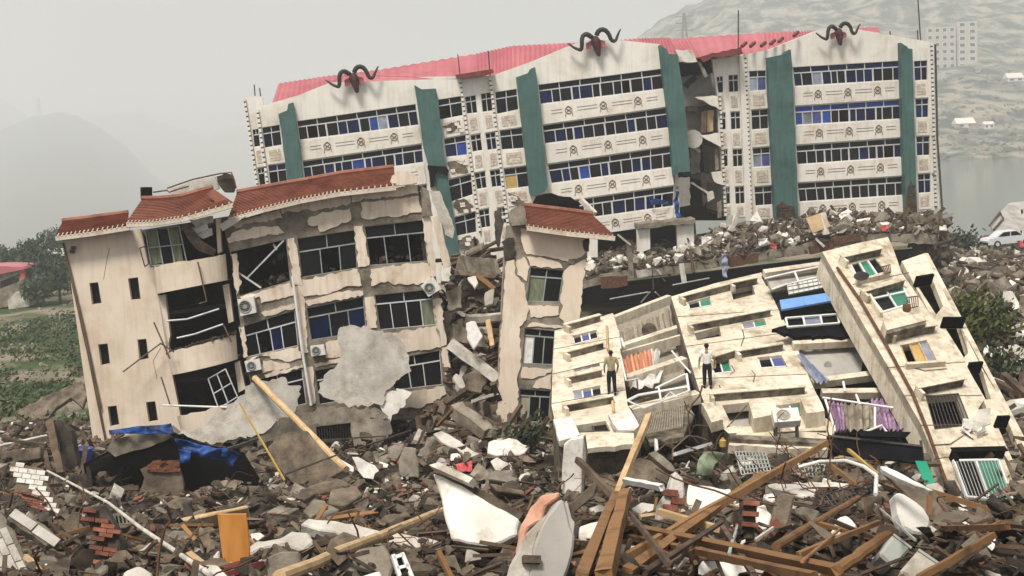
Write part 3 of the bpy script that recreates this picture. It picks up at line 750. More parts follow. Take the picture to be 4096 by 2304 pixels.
for zy in (390, 630, 865, 1105): add('bracket', beam(FR.p(Z4(1655, zy + 10), .0), FR.p(Z4(1692, zy), .8), .1), 'aluminium', tR)
add('white_pier', prism(FR.poly(P(Z4, 415, 360, 445, 352, 495, 1420, 455, 1420), .2), -FR.n * .25), 'white_wall', tR)
for a, b in ((Z4(1565, 0), Z4(1582, 262)), (Z4(1562, 195), Z4(1565, 260)), (Z4(408, 65), Z4(408, 310)), (Z4(1385, 200), Z4(1386, 230))):
    add('roof_rod', tube([FR.p(a, -.5), FR.p(b, -.5)], .055, 6), 'metal_dark', tR)

# bodies behind the facades: floors, back wall, end walls
def body(t, F_, tl, tr, br, bl, depth, floors):
    q = [F_.p(c, -.45) for c in (tl, tr, br, bl)]; n = -F_.n
    bk = [p + n * depth for p in q]
    add('back_wall', prism(bk, n * .3), 'interior', t)
    add('end_wall', prism([q[0], bk[0], bk[3], q[3]], (q[1] - q[0]).normalized() * .3), 'white_wall', t)
    add('end_wall', prism([q[1], bk[1], bk[2], q[2]], (q[0] - q[1]).normalized() * .3), 'white_wall', t)
    up = (q[0] - q[3]).normalized()
    add('top_slab', prism([q[0], q[1], bk[1], bk[0]], -up * .3), 'concrete', t)
    for k in floors:
        a = [q[0] + (q[3] - q[0]) * k, q[1] + (q[2] - q[1]) * k]
        add('floor_slab', prism([a[0], a[1], a[1] + n * depth, a[0] + n * depth], -up * .2), 'interior', t)
    for s in (.2, .4, .6, .8):
        a, b = q[0] + (q[1] - q[0]) * s, q[3] + (q[2] - q[3]) * s
        add('partition', prism([a, a + n * depth, b + n * depth, b], (q[1] - q[0]).normalized() * .15), 'interior', t)
body(tL, FL, D_(655, 290), D_(1695, 160), D_(1710, 545), D_(690, 770), 11, [.24, .42, .62, .8, .97])
body(tR, FR, Z4(270, 420), Z4(1635, 300), Z4(1690, 1335), Z4(335, 1400), 11, [.25, .5, .74, .98])

# pink sheet-metal roofs
def metal_roof(t, ridge, eave, Yr, Ye, n, back=6.5):
    """ridge/eave: pixel polylines of equal length"""
    V = []; F = []
    def along(pl, s):
        k = s * (len(pl) - 1); i = min(int(k), len(pl) - 2); return lerp2(pl[i], pl[i + 1], k - i)
    for i in range(n + 1):
        s = i / n; a = at(along(ridge, s), Yr + s * 2.5); e = at(along(eave, s), Ye + s * 2.5)
        r = V3((0, -.09, .09)) * (i % 2)
        bk = V3((2 * a.x - e.x, 2 * a.y - e.y, e.z))
        V += [e + r, a + r, bk + r]
    for i in range(n):
        b = i * 3; F += [(b, b + 3, b + 4, b + 1), (b + 1, b + 4, b + 5, b + 2)]
    return add('roof', (V, F), 'pink_roof', t)
metal_roof(tL, P(Z2, 475, 415, 900, 350, 1380, 292, 2229, 152) + P(Z3, 420, 232, 760, 214, 1000, 205), P(Z2, 415, 600, 900, 560, 1380, 500, 2229, 420) + P(Z3, 420, 480, 760, 420, 1000, 380), 116, 111.0, 120)
metal_roof(tL, P(Z3, 1000, 205, 1300, 180, 1500, 175), P(Z3, 1000, 380, 1300, 340, 1560, 330), 116.5, 113, 40)
metal_roof(tR, P(Z4, -90, 262, 100, 245, 560, 214, 760, 206, 900, 204), P(Z4, 60, 390, 160, 376, 560, 350, 760, 330, 900, 320), 120.5, 115.6, 60)
metal_roof(tR, P(Z4, 900, 204, 1200, 182, 1305, 178), P(Z4, 900, 320, 1240, 330, 1400, 330), 121, 117, 30)
add('gutter', prism([at(p, 110.6) for p in P(Z3, 35, 425, 290, 385, 300, 405, 240, 425, 80, 452, 40, 440)], V3((0, 1.2, 0))), 'red_dark', tL)
add('broken_eave', prism([at(p, 113.5) for p in jag(P(Z4, 140, 372, 240, 340, 350, 325, 430, 300, 440, 345, 340, 360, 240, 372, 180, 400), 4, 12)], V3((0, 2.0, 0))), 'red_dark', tR)
for i, (zx, zy) in enumerate(((430, 300), (485, 300), (555, 298), (615, 285), (668, 270), (765, 232))):
    p = at(Z4(zx, zy), 114.4); add('rafter_end', beam(p, p + V3((.5, .8, .35)), .22), 'red_dark', tR)

# horned skulls
HLx = [(1060, 575), (985, 512), (915, 482), (830, 520), (787, 620), (775, 730), (745, 845), (690, 848), (580, 785), (480, 695), (410, 632)]
HRx = [(1185, 540), (1240, 452), (1330, 412), (1430, 452), (1500, 560), (1530, 670), (1592, 742), (1660, 720), (1720, 620), (1780, 520), (1848, 440)]
HR_ = [62, 62, 60, 58, 54, 52, 48, 42, 34, 24, 12]
def skull(c, U, Vv, n, s, t, label):
    k = .15528 * 111 / FPX * s
    def m(x, y, z=0): return c + U * ((x - 1150) * k) - Vv * ((y - 560) * k) + n * (z * k)
    o = thing('horned_skull', c, label, 'sculpture', 'horned skulls on the gables')
    for pl in (HLx, HRx):
        pts = []; rs = []
        for i in range(len(pl) - 1):
            for j in range(3):
                f = j / 3
                p0, p1, p2, p3 = pl[max(i - 1, 0)], pl[i], pl[i + 1], pl[min(i + 2, len(pl) - 1)]
                cr = lambda a, b, c_, d: .5 * (2 * b + (c_ - a) * f + (2 * a - 5 * b + 4 * c_ - d) * f * f + (3 * b - a - 3 * c_ + d) * f ** 3)
                pts.append(m(cr(p0[0], p1[0], p2[0], p3[0]), cr(p0[1], p1[1], p2[1], p3[1]), 90 + 60 * math.sin((i + f) / 9 * math.pi)))
                rs.append((HR_[i] * (1 - f) + HR_[i + 1] * f) * k * (1.06 if (i * 3 + j) % 2 else .97))
        add('horn', tube(pts, rs, 10), 'horn', o, smooth=True)
    prof = [(545, 40, 60), (580, 85, 90), (640, 118, 120), (700, 126, 130), (760, 122, 135), (830, 108, 130), (900, 88, 120), (980, 66, 105), (1040, 52, 85), (1075, 24, 40)]
    V = []; F = []
    for i, (y, w, dp) in enumerate(prof):
        cx = 1140 + (y - 560) * .1
        for a in range(12):
            an = a * math.pi / 6
            V.append(m(cx + math.cos(an) * w, y, 60 + math.sin(an) * dp))
    for i in range(len(prof) - 1):
        for a in range(12): F.append((i * 12 + a, i * 12 + (a + 1) % 12, (i + 1) * 12 + (a + 1) % 12, (i + 1) * 12 + a))
    F.append(tuple(range(11, -1, -1))); F.append(tuple((len(prof) - 1) * 12 + a for a in range(12)))
    h = add('head', (V, F), 'skull_red', o, smooth=True)
    for sx in (-1, 1):
        add('eye_socket', obox(m(1155 + sx * 62, 740, 165), U * 20 * k, Vv * 30 * k, n * 18 * k), 'black', h)
        add('ear_plate', prism([m(1150 + sx * a, y, 20) for a, y in ((90, 640), (250, 700), (250, 860), (120, 860))], -n * .1), 'pink_roof', o)
    return o
up = V3((-.09, 0, 1)).normalized()
for F_, px, s, lab in ((FL, Z2(1142, 322), .97, 'dark horned skull on the leftmost gable'), (FL, Z18(1150, 560), 1.0, 'dark horned skull on the middle gable'), (FR, Z4(1050, 185), .86, 'dark horned skull on the rightmost gable')):
    U = (V3((1, 0, 0)) - F_.n * F_.n.x).normalized(); ang = math.radians(5 if F_ is FL else 1.2)
    U = Matrix.Rotation(-ang, 3, F_.n) @ U if False else (Matrix.Rotation(ang, 3, V3((0, -1, 0))) @ U)
    Vv = F_.n.cross(U).normalized()
    if Vv.z < 0: Vv = -Vv
    skull(F_.p(px, .35), U, Vv, F_.n, s, None, lab)
# ------------------------------------------------------------------ beige leaning building
FB = Fac((D_(165, 600), 63.5), (D_(1080, 480), 64.5), (D_(240, 1130), 62.8))
nB = FB.n
tB = thing('beige_building', at(D_(600, 1120), 64), 'beige tilted building with red tiled roof and round balcony corner', 'building')
smallw = [Q(Z5, 198, 608, 242, 603, 260, 708, 211, 715), Q(Z5, 393, 585, 443, 578, 457, 688, 408, 692), Q(Z5, 242, 917, 290, 912, 303, 1013, 256, 1022),
          Q(Z5, 440, 893, 485, 888, 498, 988, 450, 997), Q(Z5, 290, 1230, 335, 1225, 350, 1322, 303, 1330), Q(Z5, 483, 1208, 530, 1203, 545, 1302, 497, 1308)]
add('side_wall', wall(FB.poly(P(Z5, 75, 390, 455, 335, 505, 525, 545, 665, 595, 900, 618, 1080, 660, 1290, 720, 1620, 250, 1640)), [FB.poly(h) for h in smallw], -nB * .35), 'beige_plaster', tB)
for h in smallw:
    fr = add('window', (lambda g: g)(G().a(beam(FB.p(h[0], -.3), FB.p(h[1], -.3), .06)).a(beam(FB.p(h[1], -.3), FB.p(h[2], -.3), .06)).a(beam(FB.p(h[2], -.3), FB.p(h[3], -.3), .06)).a(beam(FB.p(h[3], -.3), FB.p(h[0], -.3), .06)).vf), 'metal_dark', tB)
    add('pane', prism(FB.poly(h, -.32), -nB * .02), 'glass', fr)
for x0, y0, x1, y1, off in ((72, 425, 300, 1500, .08), (66, 405, 255, 1240, .12)):
    add('downpipe', tube([FB.p(Z5(x0, y0), off), FB.p(Z5((x0 + x1) / 2 + 6, (y0 + y1) / 2), off), FB.p(Z5(x1, y1), off)], .05, 6), 'wood_dark', tB)
for q in ((118, 430), (112, 448)):
    add('wall_lamp', obox(FB.p(Z5(*q), .1), V3((.09, 0, 0)), V3((0, .1, 0)), V3((0, 0, .07))), 'metal_dark', tB)
# fine cracks in the side wall
for pts in ((300, 430, 285, 500, 270, 590), (560, 930, 520, 1000, 540, 1090)):
    add('crack', tube([FB.p(Z5(pts[i], pts[i + 1]), .0) for i in (0, 2, 4)], .012, 4), 'stained', tB)

# main facade: bare concrete frame with plaster panels still hanging on it
holesB = [Q(Z6, 25, 472, 320, 405, 342, 622, 75, 702), Q(Z6, 380, 400, 685, 355, 697, 556, 405, 606), Q(Z6, 735, 337, 1045, 302, 1068, 520, 765, 542),
          Q(Z6, 75, 866, 367, 777, 386, 965, 112, 1026), Q(Z6, 430, 767, 728, 707, 745, 890, 455, 936), Q(Z6, 787, 697, 1090, 667, 1110, 855, 815, 882),
          Q(Z6, 140, 1150, 405, 1085, 430, 1270, 190, 1330), Q(Z6, 472, 1095, 770, 1040, 790, 1230, 500, 1275), Q(Z6, 860, 1040, 1130, 988, 1146, 1170, 890, 1200),
          Q(Z6, 480, 1392, 662, 1372, 672, 1540, 492, 1560), Q(Z6, 850, 1360, 1150, 1330, 1170, 1480, 880, 1500)]
add('concrete_frame', wall(FB.poly(P(Z6, -10, 330, 140, 290, 400, 215, 650, 165, 1020, 117, 1060, 290, 1118, 640, 1172, 960, 1216, 1260, 1255, 1560, 200, 1760, 140, 1200, 80, 850, 30, 480)), [FB.poly(h) for h in holesB], -nB * .4), 'concrete', tB)
pan = [(20, 322, 140, 292, 285, 240, 302, 290, 200, 312, 120, 322, 60, 347), (10, 402, 60, 362, 190, 337, 280, 335, 312, 370, 190, 390, 20, 425),
       (292, 238, 420, 205, 655, 165, 660, 215, 600, 230, 480, 255, 430, 245, 370, 260, 330, 255, 300, 270), (440, 292, 500, 270, 580, 250, 660, 240, 665, 300, 600, 330, 560, 345, 500, 365, 490, 330, 440, 330),
       (662, 165, 1015, 120, 1020, 165, 850, 185, 730, 188, 712, 203, 665, 210), (716, 212, 740, 206, 860, 196, 1022, 178, 1035, 262, 940, 277, 760, 300, 720, 290),
       (78, 708, 340, 632, 360, 700, 230, 730, 190, 742, 180, 705, 90, 720), (190, 792, 365, 742, 370, 766, 210, 812),
       (407, 617, 698, 562, 720, 648, 620, 660, 500, 700, 412, 706), (420, 732, 520, 704, 650, 672, 725, 677, 730, 697, 440, 757),
       (767, 562, 975, 532, 1078, 527, 1085, 630, 1000, 642, 880, 640, 860, 625, 770, 650),
       (112, 1037, 200, 1012, 385, 967, 402, 1030, 340, 1050, 260, 1036, 190, 1016, 140, 1040), (200, 1044, 260, 1050, 340, 1062, 345, 1080, 200, 1110), (205, 1118, 405, 1064, 412, 1080, 215, 1135),
       (530, 952, 602, 932, 612, 1020, 530, 1030), (470, 1060, 612, 1032, 612, 1050, 480, 1080), (840, 905, 1120, 858, 1142, 970, 960, 1000, 900, 960),
       (900, 1225, 1155, 1178, 1166, 1220, 1100, 1265, 1010, 1295, 910, 1290),
       (330, 402, 365, 396, 380, 450, 400, 590, 410, 650, 362, 640, 345, 520), (366, 655, 410, 652, 430, 930, 440, 1000, 415, 1005, 395, 900, 375, 700), (430, 1082, 465, 1077, 475, 1270, 445, 1280),
       (682, 335, 726, 330, 760, 540, 702, 552), (735, 712, 783, 706, 802, 870, 746, 880), (1042, 292, 1085, 285, 1115, 600, 1082, 600, 1060, 450), (1096, 722, 1140, 716, 1166, 960, 1140, 970, 1110, 860),
       (1140, 977, 1170, 972, 1190, 1115, 1157, 1120), (1180, 1312, 1225, 1302, 1247, 1440, 1190, 1432), (30, 485, 60, 478, 85, 640, 60, 700), (80, 870, 100, 862, 120, 1020, 100, 1030)]
for c in pan:
    add('plaster_panel', prism(FB.poly(jag(P(Z6, *c), 5, 13), .06), -nB * .065), 'beige_panel', tB)
wins = [(1, 3, ['glass', None, 'glass'], 'frame_green', .35), (2, 3, [None, None, None], 'frame_green', .30), (3, 4, ['glass', 'glass', 'glass_blue', 'glass'], 'aluminium', .33),
        (4, 3, ['glass_blue', 'glass', 'glass_blue'], 'frame_green', .3), (5, 4, ['glass', 'glass', 'glass', 'curtain_green'], 'aluminium', .27), (6, 3, ['glass'], 'aluminium', .3),
        (7, 3, ['glass', None, 'glass'], 'aluminium', .3), (8, 3, ['glass', 'glass', 'glass'], 'aluminium', .3)]
for k, cols, pl, fm, tr in wins:
    window(FB, holesB[k], cols, tB, pl, fm, tr, bar=.055, broken=.15, jit=.12, tran_mat='glass')
g = G()
for s in range(14): g.a(beam(FB.p(lerp2(holesB[9][0], holesB[9][1], s / 13), -.1), FB.p(lerp2(holesB[9][3], holesB[9][2], s / 13), -.1), .03))
add('window_grille', g.vf, 'metal_dark', tB)
for k in range(9):
    h = holesB[k]; g = G()
    for i in range(34):
        p = FB.p(lerp2(h[3], h[2], R.uniform(.03, .97)), -.3 - R.random() * 1.2) + V3((0, 0, R.uniform(.0, .35) if R.random() < .8 else R.uniform(.3, 1.2)))
        scatter(g, R.choice(CH_BLOCK + CH_FLAT + CH_STICK * 8), p, R.uniform(.12, .5), R, .7)
    o = add('room_debris', g.vf, R.choice(['concrete_dark', 'wood_dark']), tB); o['kind'] = 'stuff'
# fallen bars inside the open bay
for a, b in (((110, 615), (310, 410)), ((40, 560), (190, 660)), ((255, 430), (272, 460))):
    add('loose_bar', beam(FB.p(Z6(*a), -.25), FB.p(Z6(*b), -.05), .07), 'aluminium', tB)
# the body: floors, back and end walls
def body2(t, F_, q_px, depth, floors, mat='interior'):
    q = [F_.p(c, -.45) for c in q_px]; n = -F_.n; bk = [p + n * depth for p in q]; up = (q[0] - q[3]).normalized()
    add('back_wall', prism(bk, n * .3), mat, t)
    add('end_wall', prism([q[0], bk[0], bk[3], q[3]], (q[1] - q[0]).normalized() * .3), 'beige_plaster', t)
    add('end_wall', prism([q[1], bk[1], bk[2], q[2]], (q[0] - q[1]).normalized() * .3), 'concrete_dark', t)
    add('top_slab', prism([q[0], q[1], bk[1], bk[0]], -up * .3), 'concrete', t)
    for k in floors:
        a = [q[0] + (q[3] - q[0]) * k, q[1] + (q[2] - q[1]) * k]
        add('floor_slab', prism([a[0], a[1], a[1] + n * depth, a[0] + n * depth], -up * .18), mat, t)
body2(tB, FB, (Z5(80, 400), Z6(1020, 125), Z6(1245, 1560), Z5(252, 1640)), 9, [.33, .60, .86])
for x0, y0, x1, y1 in ((40, 470, 190, 1300), (350, 400, 470, 1280), (710, 340, 800, 1230)):
    a, b = FB.p(Z6(x0, y0), -.5), FB.p(Z6(x1, y1), -.5)
    add('partition', prism([a, a - nB * 8.5, b - nB * 8.5, b], V3((.15, 0, 0))), 'interior', tB)

# round balcony corner
def arc_band(Lt, Rt, Rb, Lb, pr, th, name, mat, jagt=0, n=20):
    lt, rt, rb, lb = [FB.p(c, 0) for c in (Lt, Rt, Rb, Lb)]
    V = []; F = []
    for i in range(n + 1):
        a = math.pi * (1 - i / n); s = (1 + math.cos(a)) / 2; o = math.sin(a)
        for base_t, base_b, k in ((lt, lb, 1),):
            t_ = lt + (rt - lt) * s; b_ = lb + (rb - lb) * s
            dn = (b_ - t_).normalized() * (R.uniform(-jagt, jagt) if jagt else 0)
            V += [t_ + nB * (pr * o) + dn, b_ + nB * (pr * o), t_ + nB * ((pr - th) * o) + dn, b_ + nB * ((pr - th) * o)]
    for i in range(n):
        b = i * 4; F += [(b, b + 1, b + 5, b + 4), (b + 2, b + 6, b + 7, b + 3), (b, b + 4, b + 6, b + 2), (b + 1, b + 3, b + 7, b + 5)]
    return add(name, (V, F), mat, tB)
bands = [((505, 530), (885, 463), (897, 592), (540, 662)), ((590, 962), (937, 858), (947, 990), (615, 1068)), ((640, 1275), (965, 1195), (990, 1340), (685, 1420))]
for bq in bands:
    arc_band(*[Z5(*c) for c in bq], 1.25, .15, 'balcony_parapet', 'beige_plaster', .05)
    lb, rb = FB.p(Z5(*bq[3]), 0), FB.p(Z5(*bq[2]), 0)
    fl = [lb + (rb - lb) * ((1 + math.cos(math.pi * (1 - i / 16))) / 2) + nB * 1.1 * math.sin(math.pi * i / 16) for i in range(17)]
    add('balcony_floor', prism(fl + [rb - nB * 2, lb - nB * 2], V3((0, 0, .12))), 'concrete', tB)
for c in ((545, 670, 580, 665, 605, 870, 590, 960), (870, 620, 900, 610, 925, 800, 900, 810), (930, 1010, 955, 1000, 985, 1140, 950, 1160), (835, 285, 855, 282, 865, 450, 845, 460)):
    add('corner_pier', prism(FB.poly(P(Z5, *c), .0), -nB * .4), 'beige_panel', tB)
# wrecked glazing in the corner
def grid_frame(quad, F_, cols, rows, off, bar, mat, parent, name='window_frame'):
    q = [F_.p(c, off) for c in quad]; g = G()
    for i in range(cols + 1): g.a(beam(bil(q, i / cols, 0), bil(q, i / cols, 1), bar, bar, F_.n))
    for j in range(rows + 1): g.a(beam(bil(q, 0, j / rows), bil(q, 1, j / rows), bar, bar, F_.n))
    return add(name, g.vf, mat, parent)
wf = grid_frame(Q(Z5, 480, 340, 650, 320, 690, 505, 510, 520), FB, 3, 2, .75, .05, 'frame_green', tB)
for k, (x0, x1, m_) in enumerate(((490, 540, 'curtain_green'), (545, 590, 'glass'), (600, 645, 'curtain_green'))):
    add('pane', prism(FB.poly(P(Z5, x0, 340, x1, 335, x1 + 28, 505, x0 + 22, 515), .6), -nB * .02), m_, wf)
grid_frame(Q(Z5, 452, 432, 478, 422, 498, 510, 478, 525), FB, 1, 1, 1.0, .05, 'metal_dark', tB)
add('hanging_panel', prism(FB.poly(jag(P(Z5, 650, 310, 690, 305, 760, 390, 835, 440, 825, 470, 740, 440, 690, 380), 3, 20), .35), -nB * .08), 'concrete_brown', tB)
for c in ((700, 290, 780, 275, 820, 268, 822, 300, 740, 330), (715, 330, 790, 310, 800, 335, 740, 360), (740, 365, 815, 330, 820, 365, 770, 385)):
    add('plaster_shard', prism(FB.poly(jag(P(Z5, *c), 3, 16), .15), -nB * .1), 'plaster_white', tB)
for a, b, m_ in (((590, 798), (690, 790), 'aluminium'), ((690, 790), (852, 738), 'aluminium'), ((640, 885), (730, 865), 'aluminium'), ((730, 865), (872, 815), 'aluminium'), ((568, 1223), (893, 1234), 'frame_white')):
    add('bent_rail', tube([FB.p(Z5(*a), 1.0), FB.p(Z5(*b), 1.1)], .045, 6), m_, tB)
for a, b in (((523, 805), (605, 990)), ((555, 910), (625, 955)), ((560, 1080), (605, 1220)), ((875, 820), (915, 905)), ((745, 500), (790, 700)), ((790, 700), (750, 712))):
    add('loose_bar', tube([FB.p(Z5(*a), 1.3), FB.p(Z5(*b), 1.35)], .035, 6), 'wood_dark', tB)
add('loose_bar', tube([FB.p(Z5(368, 1055), .9), FB.p(Z5(560, 910), .5)], .035, 6), 'wood_dark', tB)
grid_frame(Q(Z5, 797, 1090, 885, 1040, 945, 1180, 850, 1240), FB, 2, 2, .9, .05, 'aluminium', tB)
g = G()
for i in range(60):
    s = i / 59; a = bands[1]; p = lerp2(Z5(*a[0]), Z5(*a[1]), s); o = math.sin(math.acos(max(-1, min(1, 2 * s - 1))))
    scatter(g, R.choice(CH_BLOCK), FB.p(p, 1.15 * o) + V3((0, 0, R.uniform(-.03, .06))), R.uniform(.08, .22), R)
k = add('broken_rim', g.vf, 'concrete_dark', tB); k['kind'] = 'stuff'

# tiled roofs
def tile_roof(t, F_, ridge, eave, off_e, off_r, name='roof', mat='roof_tile', rows=14):
    """ridge, eave: pixel polylines (same count); eave hangs off_e in front of the wall"""
    n = len(ridge)
    e = [F_.p(c, off_e) for c in eave]; r = [F_.p(c, off_r) for c in ridge]
    V = []; F = []
    nx = 26
    def al(pl, s):
        k = s * (len(pl) - 1); i = min(int(k), len(pl) - 2); return pl[i].lerp(pl[i + 1], k - i)
    for j in range(rows):
        for edge in (0, 1):
            tt = (j + edge) / rows
            for i in range(nx + 1):
                s = i / nx; a = al(e, s); b = al(r, s); p = a.lerp(b, tt)
                nn = F_.n * .45 + V3((0, 0, .9))
                V.append(p + nn * (.05 * (1 - edge) + .012 * noise.noise(V3((i * 1.7, j * 2.3, 1)))))
    for j in range(rows * 2 - 1):
        for i in range(nx):
            a = j * (nx + 1) + i; F.append((a, a + 1, a + nx + 2, a + nx + 1))
    ro = add(name, (V, F), mat, t)
    under = [p - V3((0, 0, .12)) for p in e] + [p - V3((0, 0, .12)) for p in reversed(r)]
    add('soffit', prism(under, -V3((0, 0, .1))), 'concrete', ro)
    for i in range(n - 1):
        add('fascia', beam(e[i] - V3((0, 0, .1)), e[i + 1] - V3((0, 0, .1)), .12, .2), 'beige_panel', ro)
        add('ridge_cap', tube([r[i] + V3((0, 0, .08)), r[i + 1] + V3((0, 0, .08))], .12, 7), 'roof_tile', ro)
    g = G(); L_ = int(sum((e[i + 1] - e[i]).length for i in range(n - 1)) / .2)
    for i in range(L_):
        p = al(e, (i + .5) / L_); g.a(tube([p + F_.n * .08 - V3((0, 0, .03)), p - F_.n * .25 + V3((0, 0, .1))], .036, 6))
    k = add('eave_tile_ends', g.vf, 'beige_panel', ro); k['kind'] = 'stuff'
    return ro
tile_roof(tB, FB, P(Z5, 62, 303, 220, 283, 395, 260), P(Z5, 28, 372, 200, 350, 400, 318), .7, -1.2)
tile_roof(tB, FB, P(Z5, 462, 190, 560, 188, 660, 178, 822, 133), P(Z5, 385, 303, 520, 298, 660, 278, 918, 205), 1.5, -.8)
tile_roof(tB, FB, P(Z6, 62, 165, 250, 130, 450, 95, 610, 65, 890, 32), P(Z6, 18, 293, 200, 240, 400, 192, 600, 155, 900, 122), .8, -1.2)
add('hip_end', prism(FB.poly(P(Z5, 822, 133, 920, 200, 860, 222, 790, 160), .9), -nB * .3), 'roof_tile', tB)
add('broken_eave', prism(FB.poly(jag(P(Z6, 880, 70, 930, 45, 990, 55, 1015, 80, 1010, 108, 890, 125, 870, 100), 3, 18), .6), -nB * .8), 'beige_panel', tB)
add('loose_soffit', prism(FB.poly(P(Z5, 850, 315, 900, 285, 985, 270, 930, 310, 870, 345), .9), -nB * .1), 'concrete_light', tB)
add('water_tank', tube([FB.p(Z5(487, 185), -2.5), FB.p(Z5(485, 125), -2.5)], .28, 12), 'black', tB)
add('roof_wreck', prism(FB.poly(jag(P(Z5, 590, 165, 610, 130, 700, 100, 780, 80, 830, 70, 850, 130, 720, 160), 5, 20), -3), -nB * .4), 'concrete_light', tB)
add('roof_wreck', prism(FB.poly(jag(P(Z5, 840, 70, 880, 52, 915, 60, 930, 110, 920, 150, 880, 150, 855, 120), 6, 16), -2.5), -nB * .5), 'concrete_dark', tB)
for pts in ((520, 150, 590, 140, 600, 150), (590, 130, 720, 85, 860, 55), (860, 55, 915, 50, 940, 130), (600, 150, 660, 130, 700, 120)):
    add('bent_rebar', tube([FB.p(Z5(pts[i], pts[i + 1]), -2.3) for i in (0, 2, 4)], .035, 5), 'rust', tB)

def ac_unit(F_, quad, depth, label, off=.05, parent=None):
    q = [F_.p(c, off + depth) for c in quad]; n = F_.n
    t = thing('air_conditioner', (q[2] + q[3]) / 2, label, 'air conditioner')
    add('casing', prism(q, -n * depth), 'plastic_white', t)
    c = bil(q, .38, .5); rr_ = min((q[1] - q[0]).length, (q[3] - q[0]).length) * .36
    U = (q[1] - q[0]).normalized(); W = n.cross(U).normalized()
    ring = add('fan_guard', tube([c + n * .02 + (U * math.cos(a) + W * math.sin(a)) * rr_ for a in [k * math.pi / 10 for k in range(21)]], .03, 5), 'pale_metal', t)
    add('fan_recess', prism([c + n * .012 + (U * math.cos(a) + W * math.sin(a)) * rr_ for a in [k * math.pi / 10 for k in range(20)]], -n * .01), 'metal_dark', ring)
    add('fan_hub', prism([c + n * .035 + (U * math.cos(a) + W * math.sin(a)) * rr_ * .4 for a in [k * math.pi / 6 for k in range(12)]], -n * .02), 'pale_metal', ring)
    g = G()
    for k in range(5): g.a(beam(c + n * .04 - U * rr_ - W * rr_ * (k - 2) * .3, c + n * .04 + U * rr_ - W * rr_ * (k - 2) * .3, .012))
    add('fan_grille', g.vf, 'pale_metal', ring)
    for s in (.15, .85):
        add('bracket', beam(bil(q, s, 1.04), bil(q, s, 1.04) - n * (depth + off), .05), 'metal_dark', t)
    return t
ac_unit(FB, Q(Z6, 65, 722, 150, 705, 165, 790, 82, 810), .4, 'white air conditioner hanging between the corner balconies and the upper bay')
ac_unit(FB, Q(Z6, 1030, 650, 1095, 600, 1140, 665, 1072, 708), .4, 'tilted white air conditioner at the right end of the beige facade')
ac_unit(FB, Q(Z6, 448, 968, 520, 960, 530, 1012, 455, 1022), .35, 'dusty white air conditioner under the blue curtained window')
ac_unit(FB, Q(Z6, 102, 1048, 180, 1035, 192, 1090, 115, 1105), .35, 'white air conditioner low beside the long pale pole')
# pole standing against the facade
add('vent_pipe', tube([FB.p(Z6(355, 600), .35), FB.p(Z6(405, 980), .35), FB.p(Z6(455, 1280), .35)], .06, 8), 'frame_white', tB)
# loose end at the torn right edge
for c, m_ in (((1030, 120, 1075, 150, 1095, 280, 1040, 285), 'concrete'), ((1095, 290, 1120, 280, 1190, 540, 1150, 560), 'beige_panel'), ((1080, 150, 1130, 150, 1210, 350, 1200, 400, 1160, 380), 'concrete_light'), ((1140, 560, 1190, 545, 1180, 620, 1145, 625), 'plaster_white')):
    add('torn_edge', prism(FB.poly(jag(P(Z6, *c), 4, 20), .2), -nB * .5), m_, tB)

# ------------------------------------------------------------------ broken tower
FT = Fac((Z7(440, 280), 62.5), (Z7(790, 320), 62.5), (Z7(320, 1340), 61.0)); nT = FT.n
tT = thing('leaning_tower_stub', FT.p(Z7(360, 1340)), 'narrow beige tower leaning right with small red tiled roof', 'building')
hT = [Q(Z7, 490, 487, 665, 502, 640, 670, 470, 665), Q(Z7, 460, 807, 620, 822, 606, 1000, 445, 992), Q(Z7, 435, 1127, 596, 1137, 586, 1306, 425, 1296)]
add('concrete_frame', wall(FT.poly(P(Z7, 362, 265, 430, 268, 800, 318, 778, 500, 745, 778, 690, 800, 640, 1000, 590, 1420, 295, 1420, 322, 1060, 330, 880, 350, 450)), [FT.poly(h) for h in hT], -nT * .4), 'concrete', tT)
for c in ((438, 282, 797, 325, 788, 392, 760, 430, 690, 458, 620, 440, 560, 425, 470, 418, 452, 380, 440, 330), (360, 455, 405, 445, 412, 530, 458, 572, 463, 640, 482, 712, 468, 762, 432, 800, 440, 1000, 418, 1080, 428, 1130, 408, 1342, 303, 1352, 325, 1060, 330, 880, 345, 700),
          (668, 505, 702, 474, 782, 445, 745, 778, 682, 790, 642, 752, 662, 690, 648, 670), (470, 430, 560, 438, 640, 460, 660, 492, 490, 480), (416, 450, 455, 430, 485, 485, 470, 560, 420, 525), (475, 685, 640, 692, 640, 735, 560, 745, 490, 752),
          (500, 775, 600, 790, 680, 795, 640, 805, 470, 800), (448, 1012, 602, 1018, 600, 1040, 500, 1075, 440, 1070), (520, 1085, 600, 1050, 598, 1130, 500, 1118), (430, 1312, 588, 1316, 580, 1400, 420, 1400)):
    add('plaster_panel', prism(FT.poly(jag(P(Z7, *c), 4, 13), .05), -nT * .055), 'beige_plaster', tT)
window(FT, hT[0], 2, tT, ['curtain_green', 'glass'], 'frame_green', .26, bar=.06, broken=0)
window(FT, hT[1], 3, tT, ['cloth_white', 'glass', 'glass'], 'frame_green', .2, bar=.06, broken=0)
window(FT, hT[2], 3, tT, ['curtain_grey', 'glass', 'glass'], 'frame_green', .2, bar=.06, broken=0)
body2(tT, FT, (Z7(365, 280), Z7(795, 325), Z7(585, 1415), Z7(300, 1415)), 6, [.42, .7])
tile_roof(tT, FT, P(Z7, 455, 168, 640, 190, 815, 212), P(Z7, 470, 268, 700, 300, 935, 322), .9, -1.0)
add('broken_eave', prism(FT.poly(jag(P(Z7, 372, 200, 410, 170, 455, 165, 475, 262, 392, 268), 5, 16), .4), -nT * .8), 'concrete', tT)
